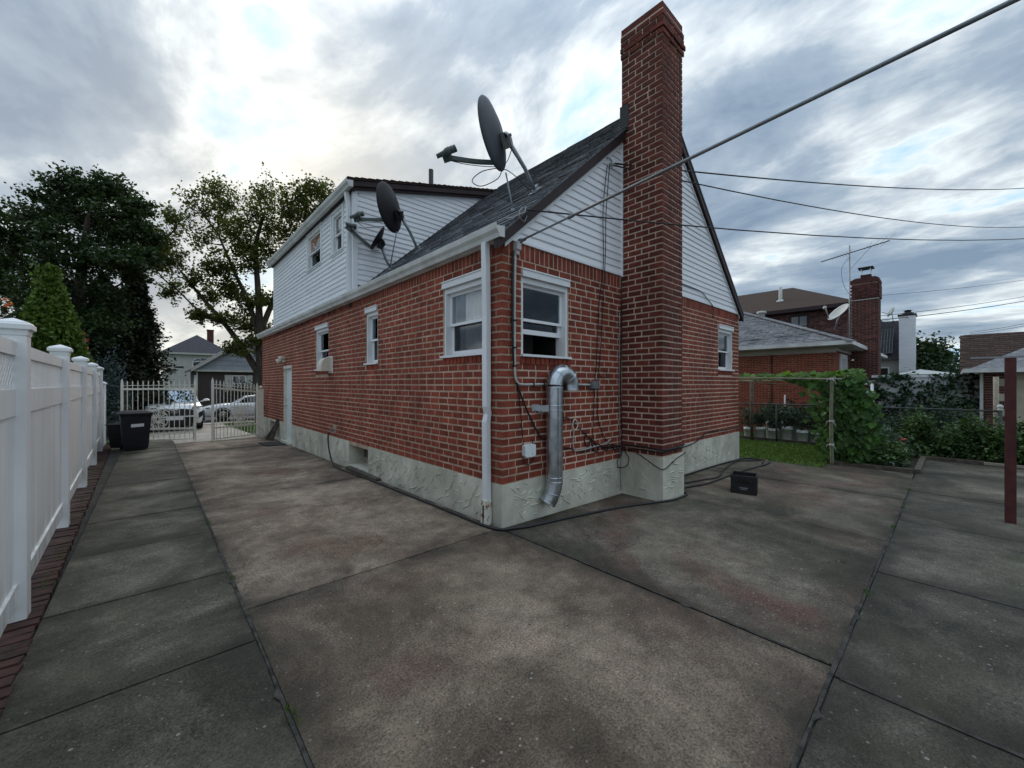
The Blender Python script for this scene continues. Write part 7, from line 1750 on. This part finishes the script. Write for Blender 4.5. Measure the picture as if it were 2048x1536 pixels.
q = MB(); q.box((29.5, -1.97, 5.501), (30.55, -1.2, 5.6)); q.lathe((30, -1.6, 5.6), [(0.25, 0), (0.25, 0.12), (0.15, 0.14), (0.15, 0.24), (0.22, 0.25), (0.001, 0.3)], 10); q.build('chimney_cap', M['black'], ws)
hwin(Fr((30, -1.25, 0), (0, 1, 0), (-1, 0, 0)), 0.5, 1.4, 1.5, 2.5, ws); q = MB(); q.box((29.9, -1.4, 2.96), (29.99, 3.1, 3.06)); q.build('eave', M['trim'], ws)
d3 = thing('satellite_dish', 'tiny pale dish on the ridge beside the white clapboard chimney', 'satellite dish', (31, -0.7, 5.4))
q = MB(); q.lathe((30.6, -0.85, 5.95), [(0.001, -0.05), (0.2, -0.02), (0.32, 0.03), (0.32, 0.0), (0.2, -0.05), (0.001, -0.08)], 18, (-0.3, 0.8, 0.4)); q.build('reflector', M['dishpale'], d3)
q = MB(); q.tube([(30.6, -0.88, 5.9), (30.7, -0.95, 5.2)], 0.02, 5); q.tube([(30.55, -0.9, 5.75), (30.4, -0.45, 5.95)], 0.018, 5); q.build('mast', M['steel'], d3)
# trees behind them
tree('oak_tree', 'broad dark tree between the white chimney and the brown garage roof', (33, -3.0, -0.3), (0, 0, 1), 1.5, 0.22, 5, L_['maple'], 22000, 0.22, (0.45, 0.45, 0.32), 13, group='trees at the far right', bend=0.25, up=0.10, leafdepth=2, split=(2, 2), ratio=0.74, ang=0.95)
tree('oak_tree', 'sparse dark tree showing above the brown garage roof', (34, -5.4, -0.3), (0, 0, 1), 1.4, 0.2, 5, L_['maple'], 12000, 0.2, (0.4, 0.4, 0.28), 14, group='trees at the far right', bend=0.25, up=0.10, leafdepth=2, split=(2, 2), ratio=0.73, ang=0.85)
bush('shrub', 'dense dark shrubbery under the trees behind the vine fence', (30, -3.6, -0.3), (1.3, 1.8, 3.0), 7000, 0.15, L_['ivy'], 'shrub', None, 44, soft=0.42)
# long brown-shingled garage
gg = thing('garage', 'long low garage with brown shingle roof behind the vine fence', 'garage', (21, -7, -0.2), 'garages at the right')
q = MB(); q.box((20.6, -12, -0.5), (26, -3.75, 1.9)); q.build('wall', M['paleside'], gg)
q = MB(); q.prism([(20.2, -3.55, 1.88), (22.8, -3.55, 3.62), (25.6, -3.55, 1.88)], (0, -9, 0)); gr_ = q.build('roof', M['shingle_brown'], gg)
qq = MB(); n_ = 0
for r in range(20):
    y = -3.53-(0.12 if r % 2 else 0)
    while y > -7.2:
        x0 = 20.2+r*0.13; zz = 1.88+0.669*(x0-20.2); x1 = x0+0.15; z1 = 1.88+0.669*(x1-20.2)
        P = [(x0, y, zz+0.02), (x0, y-0.25, zz+0.02), (x1, y-0.25, z1+0.003), (x1, y, z1+0.003), (x0, y, zz-0.01), (x0, y-0.25, zz-0.01)]
        if n_ < 280: q = MB(); q.poly(P, [(0, 3, 2, 1), (0, 1, 5, 4)], R.random()); q.build('shingle', M['shingle_brown'], gr_); n_ += 1
        else: qq.poly(P, [(0, 3, 2, 1), (0, 1, 5, 4)], R.random())
        y -= 0.262
if qq.v: qq.build('shingles', M['shingle_brown'], gr_, kind='stuff')
# brick and stucco garage at the right edge
g2 = thing('garage', 'small stucco garage with brick quoins and pale roof behind the red post', 'garage', (14.5, -5, -0.25), 'garages at the right')
M['beige'] = mk('beige_stucco', (0.40, 0.36, 0.27), (0.52, 0.47, 0.37), scale=4, rough=0.95, bump=0.3, bscale=60)
q = MB(); q.box((14.0, -9, -0.5), (18, -3.9, 1.92)); q.build('wall', M['beige'], g2)
fq = Fr((14.0, -3.9, 0), (0, -1, 0), (-1, 0, 0)); fs = Fr((14.0, -3.9, 0), (1, 0, 0), (0, 1, 0))
for r in range(33):
    z0 = -0.3+r*0.0665
    if z0+0.06 > 1.92: break
    wide = (r // 3) % 2 == 0
    L0 = 0.42 if wide else 0.21; u = 0.0
    while u < L0-0.02:
        q = MB(); fq.box(q, u, u+0.2, -0.02, 0.012, z0, z0+0.057, R.random()); q.build('brick', M['dbrick'], g2); u += 0.21
    for u in (0.03, 0.24, 0.45): q = MB(); fs.box(q, u, u+0.2, -0.02, 0.012, z0, z0+0.057, R.random()); q.build('brick', M['dbrick'], g2)
for k in range(5):
    z0 = -0.1+k*0.4; q = MB(); fq.box(q, 0.22, 0.42, 0.001, 0.02, z0, z0+0.19); q.build('quoin', M['beige'], g2)
q = MB(); q.poly([(13.7, -3.6, 1.96), (13.7, -9, 1.96), (18.3, -9, 1.96), (18.3, -3.6, 1.96), (16, -5.4, 3.0), (16, -8, 3.0)], [(0, 4, 5, 1), (0, 3, 4), (2, 5, 4, 3), (1, 5, 2), (0, 1, 2, 3)]); q.build('roof', M['greyroof'], g2)
q = MB(); q.box((13.6, -9, 1.86), (13.698, -3.52, 1.97)); q.box((13.698, -3.598, 1.86), (18.3, -3.5, 1.97)); q.build('gutter', M['gutter'], g2)
q = MB(); q.box((13.93, -3.86, -0.3), (13.99, -3.80, 1.86)); q.build('downspout', M['dishpale'], g2)
# white fence with vines between the yards
vf = thing('vine_fence', 'white panel fence overgrown with dark vines beyond the chain-link', 'fence', (17, -2.5, -0.25))
for k in range(15):
    q = MB(); y = -1.35-k*0.176; q.box((17.0, y-0.170, -0.4), (17.03, y, 1.78)); q.build('fence_board', M['white'], vf)
q = MB(); q.box((16.96, -4.0, 1.781), (17.06, -1.3, 1.87)); q.build('top_rail', M['white'], vf)
q = MB(); q.box((16.94, -4.12, -0.4), (17.08, -3.98, 1.95)); q.build('fence_post', M['white'], vf)
rg = random.Random(77); w = MB()
for i in range(400):
    y = rg.uniform(-3.95, -1.3); h = rg.random(); 
    den = 0.75+0.4*math.sin(y*5.1)*math.cos(y*2.3)
    z = -0.2+2.1*h**(1.1 if rg.random() < den else 2.4); l0 = rg.uniform(0, 0.5); leaves(w, (16.9+rg.gauss(0, 0.05), y, z), (0.05, 0.10, 0.05), 7, 0.13, 0.2, lo=l0, hi=l0+0.5, droop=0.8)
w.build('vine', L_['ivy'], vf)
st = thing('canopy', 'pale cloth canopy top just showing above the vine fence', 'canopy', (22, -2.6, 1))
q = MB(); q.poly([(20.5, -1.6, 1.95), (20.5, -3.5, 1.95), (23, -3.5, 1.95), (23, -1.6, 1.95), (21.7, -2.4, 2.18)], [(0, 4, 1), (1, 4, 2), (2, 4, 3), (3, 4, 0)]); q.build('cloth', M['dishpale'], st)
q = MB()
for x, y in ((20.52, -1.62), (20.52, -3.48), (22.98, -3.48), (22.98, -1.62)): q.tube([(x, y, -0.3), (x, y, 1.95)], 0.025, 6)
q.build('pole', M['steel'], st)

# chain-link fence
cf = thing('chainlink_fence', 'low wire chain-link fence with dark pipe rail behind the lawn', 'fence', (11.5, -1, -0.25))
XF = 11.5; ztop = 0.93; zb = -0.20
q = MB(); q.tube([(XF, 3.2, ztop-0.03), (XF, -1.0, ztop), (XF, -4.02, ztop+0.0)], 0.021, 8); q.build('top_rail', M['drail'], cf)
for y in (2.6, 0.35, -1.9, -4.02):
    q = MB(); q.tube([(XF, y, -0.4), (XF, y, ztop+0.03)], 0.026 if y > -4 else 0.035, 8); q.build('fence_post', M['drail'], cf)
q = MB(); q.sphere((XF, -4.02, ztop+0.1), 0.055, 10, 6); q.lathe((XF, -4.02, ztop+0.02), [(0.04, 0), (0.04, 0.05), (0.02, 0.06)], 8); q.build('post_ball', M['dishpale'], cf)
q = MB(); sp = 0.075; H = ztop-zb; y = -4.02
while y < 3.2+H:
    for s_ in (1, -1):
        y0, y1 = (y, y-H) if s_ == 1 else (y-H, y)
        z0, z1 = zb, ztop
        if y1 < -4.02: f = (y0+4.02)/(y0-y1); y1 = -4.02; z1 = z0+(z1-z0)*f
        if y0 < -4.02: f = (-4.02-y0)/(y1-y0); z0 = z0+(z1-z0)*f; y0 = -4.02
        if y0 > 3.2 or y1 > 3.2 or z1-z0 < 0.02: continue
        q.tube([(XF-0.003*s_, y0, z0), (XF-0.003*s_, y1, z1)], 0.0022, 3, caps=False)
    y += sp
q.build('wire_mesh', M['drail'], cf, kind='stuff')
# tall pale pole beside the garage
mb = MB(); mb.tube([(11.9, -3.98, -0.4), (11.9, -3.98, 1.72)], 0.045, 8); mb.solo('fence_pole', M['palewood'], 'weathered upright pole beside the brick quoins of the small garage', 'pole')

# vine arbour
va = thing('vine_arbor', 'rough pole arbour with a thick green climbing vine on its right post', 'arbor', (7.9, -1.5, -0.16))
q = MB(); q.tube(curve([(7.93, -1.57, -0.2), (7.93, -1.55, 0.7), (7.95, -1.56, 1.70)], 5), 0.033, 8); q.build('post', M['bamboo'], va)
q = MB(); q.tube([(11.2, 0.94, -0.3), (11.2, 0.94, 1.62)], 0.05, 8); q.build('post', M['timber'], va)
q = MB(); q.tube([(11.0, -1.35, -0.3), (11.0, -1.35, 1.7)], 0.04, 8); q.build('post', M['timber'], va)
POL = [((7.95, -1.72, 1.655), (7.95, 0.42, 1.70), 0.017), ((8.0, -1.6, 1.69), (11.3, -1.25, 1.70), 0.02), ((11.2, -1.5, 1.66), (11.2, 1.2, 1.66), 0.02), ((8.9, -1.5, 1.70), (8.9, 0.55, 1.73), 0.014), ((10.0, -1.4, 1.70), (10.0, 0.9, 1.70), 0.014), ((7.97, 0.2, 1.72), (11.3, 0.85, 1.68), 0.015), ((8.3, 0.45, 1.76), (8.6, -0.6, 1.60), 0.012), ((7.98, 0.35, 1.64), (9.4, -0.8, 1.52), 0.010)]
for p, p2, r_ in POL:
    q = MB(); q.tube([p, Vector(p).lerp(Vector(p2), 0.5)+Vector((0, 0, R.uniform(-0.03, 0.03))), p2], [r_*1.2, r_, r_*0.8], 6); q.build('pole', M['palewood'], va)
q = MB()
for (x, y, z) in ((7.93, -1.56, 0.75), (7.93, -1.56, 0.25), (7.95, -1.56, 1.64)):
    for k in range(3): q.tube([Vector((x, y, z+0.012*k))+Vector((0.042*math.cos(a), 0.042*math.sin(a), 0.006*math.sin(a*2))) for a in np.linspace(0, 6.283, 12)], 0.007, 4)
    q.tube(curve([(x-0.04, y, z), (x-0.07, y-0.05, z-0.02), (x-0.06, y-0.08, z-0.09)], 4), 0.006, 4); q.tube(curve([(x-0.04, y, z), (x-0.08, y+0.06, z+0.01), (x-0.07, y+0.08, z-0.05)], 4), 0.006, 4)
q.build('twine', M['dishpale'], va)
q = MB(); rg = random.Random(12)
for k in range(9):
    a = [(8.25+rg.gauss(0, .15), -1.75+rg.gauss(0, .15), -0.15)]
    for j in range(1, 6): a.append((a[-1][0]+rg.gauss(0, .07), a[-1][1]+rg.gauss(0.01, .08), -0.15+j*0.36))
    q.tube(curve(a, 3), 0.009, 5)
q.build('vine_stem', M['bark'], va)
LV = []
def vleaf(p, n, s, t):                               # one heart-shaped vine leaf, folded on its rib
    n = Vector(n).normalized(); d = Vector((rg.gauss(0, .4), rg.gauss(0, .4), -1)); d = (d-n*d.dot(n)).normalized(); e = n.cross(d)
    p = Vector(p)
    O = [(0, -0.45), (0.42, -0.52), (0.55, -0.1), (0.32, 0.32), (0, 0.62), (-0.32, 0.32), (-0.55, -0.1), (-0.42, -0.52)]
    V = [p+e*a*s+d*b*s+n*(0.16*abs(a)*s-0.12*s*(b > 0.3)) for a, b in O]
    return V, [(0, 1, 2, 3), (0, 3, 4), (0, 4, 5), (0, 5, 6, 7)], t
for i in range(2200):
    h = rg.random(); z = -0.1+1.78*h; wd = 0.30+0.12*math.sin(h*3.0)-0.10*abs(h-0.55)
    x = 8.07+abs(rg.gauss(0, 0.32)); y = -1.77+0.10*h+rg.gauss(0, wd*0.56)
    LV.append(((x, y, z), (-1+rg.gauss(0, .35), rg.gauss(0, .45), 0.35+rg.random()*0.5), rg.uniform(0.07, 0.135), 'vine'))
for i in range(520):
    u = rg.random(); LV.append(((8.1+rg.random()*2.4, -1.85+2.3*u**1.5, 1.70+rg.uniform(-0.05, 0.16)*(1-0.5*u)), (-0.3+rg.gauss(0, .4), rg.gauss(0, .4), 0.9), rg.uniform(0.08, 0.15), 'vinetop'))
for i in range(140):
    u = rg.random(); LV.append(((8.3+rg.random()*1.5, -1.5+0.9*u, 1.66-rg.random()*0.45*(1-u)), (-0.9+rg.gauss(0, .4), rg.gauss(0, .4), 0.5), rg.uniform(0.08, 0.14), 'vine'))
LV.sort(key=lambda a: a[0][0]-a[2]*2); rq = {'vine': MB(), 'vinetop': MB()}
for i, (p, n, s, kd) in enumerate(LV):
    V, F, t = vleaf(p, n, s, rg.random())
    if i < 280: q = MB(); q.poly(V, F, t); q.build('leaf', L_[kd], va)
    else: rq[kd].poly(V, F, t)
for kd, q in rq.items(): q.build('leaves', L_[kd], va, kind='stuff')

# buckets with seedlings behind the chain-link fence
def bucket(x, y, label, h, r_, seed):
    z = g(x, y)+0.005; t = thing('bucket', label, 'bucket', (x, y, z), 'white buckets planted along the chain-link fence')
    q = MB(); q.lathe((x, y, z), [(0.001, 0), (r_*0.84, 0.0), (r_*0.86, 0.01), (r_*0.97, h*0.8), (r_*1.04, h*0.8), (r_*1.04, h*0.84), (r_, h*0.86), (r_*1.02, h), (r_*0.97, h), (r_*0.9, h*0.88), (0.001, h*0.88)], 18, t=random.Random(seed).random()); q.build('pail', M['bucket'], t)
    q = MB(); q.lathe((x, y, z+h*0.885), [(0.001, 0.004), (r_*0.9, 0)], 14); q.build('soil', M['soil'], t)
    q = MB(); q.tube([(x+r_*1.03*math.cos(a), y+r_*1.03*math.sin(a), z+h*0.8-0.06*math.sin((a-2.2)/1.9*math.pi)) for a in np.linspace(2.2, 4.1, 9)], 0.004, 4); q.build('bail', M['steel'], t)
    rr = random.Random(seed); q = MB(); w = MB()
    for k in range(5):
        tip = Vector((x+rr.gauss(0, .14), y+rr.gauss(0, .14), z+h+rr.uniform(0.25, 0.62))); q.tube([(x, y, z+h*0.88), Vector((x, y, z+h*0.9)).lerp(tip, 0.5), tip], 0.007, 4)
        for j in range(3): leaves(w, Vector((x, y, z+h)).lerp(tip, 0.35+0.3*j), (0.09, 0.09, 0.06), 16, 0.10, 0.4, lo=0, hi=0.7)
    q.build('stem', M['bark'], t); w.build('foliage', L_['ivy'], t)
ord_ = ['nearest the brick house', 'second from the brick house', 'third from the brick house', 'fourth from the brick house', 'fifth from the brick house', 'sixth from the brick house', 'beside the arbour vine']
for i, y in enumerate((1.22, 0.88, 0.52, 0.16, -0.24, -0.58, -0.92)):
    bucket(11.85+0.05*(i % 2), y, 'white plastic bucket with seedlings behind the chain-link fence, '+ord_[i], 0.40+0.06*(i in (3,))+R.uniform(-0.03, 0.03), 0.15, 100+i)
ord2 = ['behind the second from the house', 'behind the third from the house', 'behind the fourth from the house', 'behind the fifth from the house', 'nearest the vine']
for i, y in enumerate((0.72, 0.38, 0.0, -0.4, -0.8)): bucket(12.35, y, 'white bucket in the back row by the bungalow wall, '+ord2[i], 0.62, 0.14, 200+i)
mb = MB(); mb.box((11.7, -1.2, -0.27), (11.74, 1.6, -0.17)); mb.solo('board', M['timber'], 'low dark board along the foot of the white buckets', 'board')
# short white pipe and the white step stool by the bungalow
mb = MB(); mb.tube([(12.3, 0.32, 0.0), (12.3, 0.32, 1.2)], 0.022, 6); mb.solo('pipe_stake', M['dishpale'], 'short white plastic stake among the seedlings before the orange wall', 'stake')
sl = thing('step_ladder', 'white metal step ladder standing behind the vine', 'ladder', (12.8, -1.6, -0.25))
q = MB()
def lad(p, q_): q.tube([p, q_], 0.018, 6)
for x in (12.6, 12.95):
    lad((x, -1.78, -0.3), (x, -1.72, 1.55)); lad((x, -1.44, -0.3), (x, -1.43, 1.9)); lad((x, -1.43, 1.9), (x, -1.2, 1.9)); lad((x, -1.72, 1.55), (x, -1.43, 1.55)); lad((x, -1.74, 0.95), (x, -1.43, 0.95))
q.build('frame', M['trim'], sl)
for z in (1.30, 0.90, 0.45): q = MB(); q.box((12.6, -1.74, z), (12.95, -1.45, z+0.03)); q.build('step', M['trim'], sl)

# bed plants
bush('bed_plant', 'broad-leaved plant at the foot of the arbour post', (8.35, -1.78, -0.17), (0.35, 0.38, 0.42), 700, 0.13, L_['vine'], 'plant', 'plants in the garden beds', 31)
bush('bed_plant', 'leafy plant in the corner of the small bed by the timber kerb', (8.5, -2.35, -0.18), (0.42, 0.36, 0.5), 1500, 0.085, L_['bush'], 'plant', 'plants in the garden beds', 32)
bush('bed_plant', 'tall leafy plant behind the small bed, right of the arbour', (9.3, -2.15, -0.19), (0.55, 0.45, 0.72), 3000, 0.08, L_['ivy'], 'plant', 'plants in the garden beds', 33)
bush('bed_plant', 'bushy plant with the red pot among it', (10.3, -2.1, -0.2), (0.6, 0.5, 0.75), 2600, 0.08, L_['ivy'], 'plant', 'plants in the garden beds', 34)
for i, (y, h, lab) in enumerate([(-2.75, 0.98, 'left-most bush of the row along the raised bed'), (-3.25, 0.86, 'second bush of the row along the raised bed'), (-3.7, 1.05, 'third and tallest bush of the row, left of the red post'), (-4.2, 0.9, 'bush of the row directly behind the red post'), (-4.75, 0.95, 'bush of the row right of the red post')]):
    bush('bed_plant', lab, (11.15+0.1*(i % 2), y, -0.23), (0.42, 0.42, h), 2600, 0.075, L_['bush'], 'plant', 'plants in the garden beds', 40+i)
for i, (y, h, lab) in enumerate([(-1.7, 1.3, 'tall dark weeds behind the chain-link below the white step ladder'), (-2.5, 1.1, 'dark weeds behind the chain-link in the middle'), (-3.3, 1.5, 'tallest weeds behind the chain-link before the vine fence')]):
    bush('bed_plant', lab, (12.6+0.6*i, y, -0.25), (0.5, 0.5, h), 1600, 0.09, L_['ivy'], 'plant', 'plants in the garden beds', 60+i)
bush('bed_plant', 'yellow-green plant at the right edge of the picture', (10.95, -4.55, -0.22), (0.3, 0.3, 0.55), 900, 0.08, L_['vinetop'], 'plant', 'plants in the garden beds', 70)
q = thing('agave_plant', 'pale strappy plant at the corner of the small bed', 'plant', (8.2, -2.5, -0.17))
mb = MB()
for k in range(16):
    a = rg.uniform(0, 6.28); L0 = rg.uniform(0.2, 0.36); d = Vector((math.cos(a), math.sin(a), 0)); p = Vector((8.25, -2.45, -0.15)); sd_ = Vector((-d.y, d.x, 0))*0.018
    A = [p, p+d*L0*0.5+Vector((0, 0, L0*0.55)), p+d*L0+Vector((0, 0, L0*0.3))]
    mb.poly([A[0]-sd_, A[0]+sd_, A[1]+sd_*1.2, A[2], A[1]-sd_*1.2], [(0, 1, 2, 4), (4, 2, 3)], rg.random())
mb.build('leaf_blades', L_['blue'], q)
pot = thing('flower_pot', 'small red clay pot among the plants right of the arbour', 'flower pot', (10.0, -2.35, -0.1))
mb = MB(); mb.lathe((9.75, -2.48, 0.12), [(0.001, 0), (0.08, 0), (0.11, 0.16), (0.125, 0.16), (0.125, 0.2), (0.10, 0.2), (0.09, 0.1)], 14); mb.build('pot', mk('clay', (0.33, 0.07, 0.05), rough=0.8), pot)
mb = MB(); mb.box((9.63, -2.6, -0.25), (9.87, -2.36, 0.119)); mb.build('block', M['stucco'], pot)
tb = thing('tarp', 'crumpled pale tarpaulin draped by the chain-link fence', 'tarp', (12.2, -1.95, 0.2))
q = MB(); n1 = 12
for i in range(n1+1):
    for j in range(n1+1):
        u, v = i/n1, j/n1; q.v.append((12.25+0.5*v+0.05*math.sin(9*u+7*v), -1.75-0.62*u+0.04*math.sin(11*v), 0.55-0.62*u*u-0.25*v*v+0.05*math.sin(13*u*v+5*v)+0.03*math.cos(17*u)))
for i in range(n1):
    for j in range(n1): q.f.append((i*(n1+1)+j, (i+1)*(n1+1)+j, (i+1)*(n1+1)+j+1, i*(n1+1)+j+1)); q.t.append(0.5); q.sm.append(True)
q.build('sheet', M['dishpale'], tb)
# timber kerbs of the beds
def kerb(label, p, q_, w=0.09, h=0.09, m='timber'):
    mb = MB(); mb.bar(Vector((p[0], p[1], g(*p)+h/2-0.01)), Vector((q_[0], q_[1], g(*q_)+h/2-0.01)), w, h); mb.solo('timber_kerb', M[m], label, 'timber kerb', 'timber edging of the garden beds')
kerb('dark timber kerb before the arbour post and small bed', (8.06, -1.50), (8.06, -2.78)); kerb('timber kerb between the small bed and the right-hand paving', (8.06, -2.83), (10.65, -2.83))
kerb('dark timber kerb at the foot of the row of bushes', (10.70, -2.85), (10.70, -3.75)); kerb('pale split board lying on the kerb before the red post', (10.72, -3.4), (10.78, -5.2), 0.12, 0.07, 'palewood')
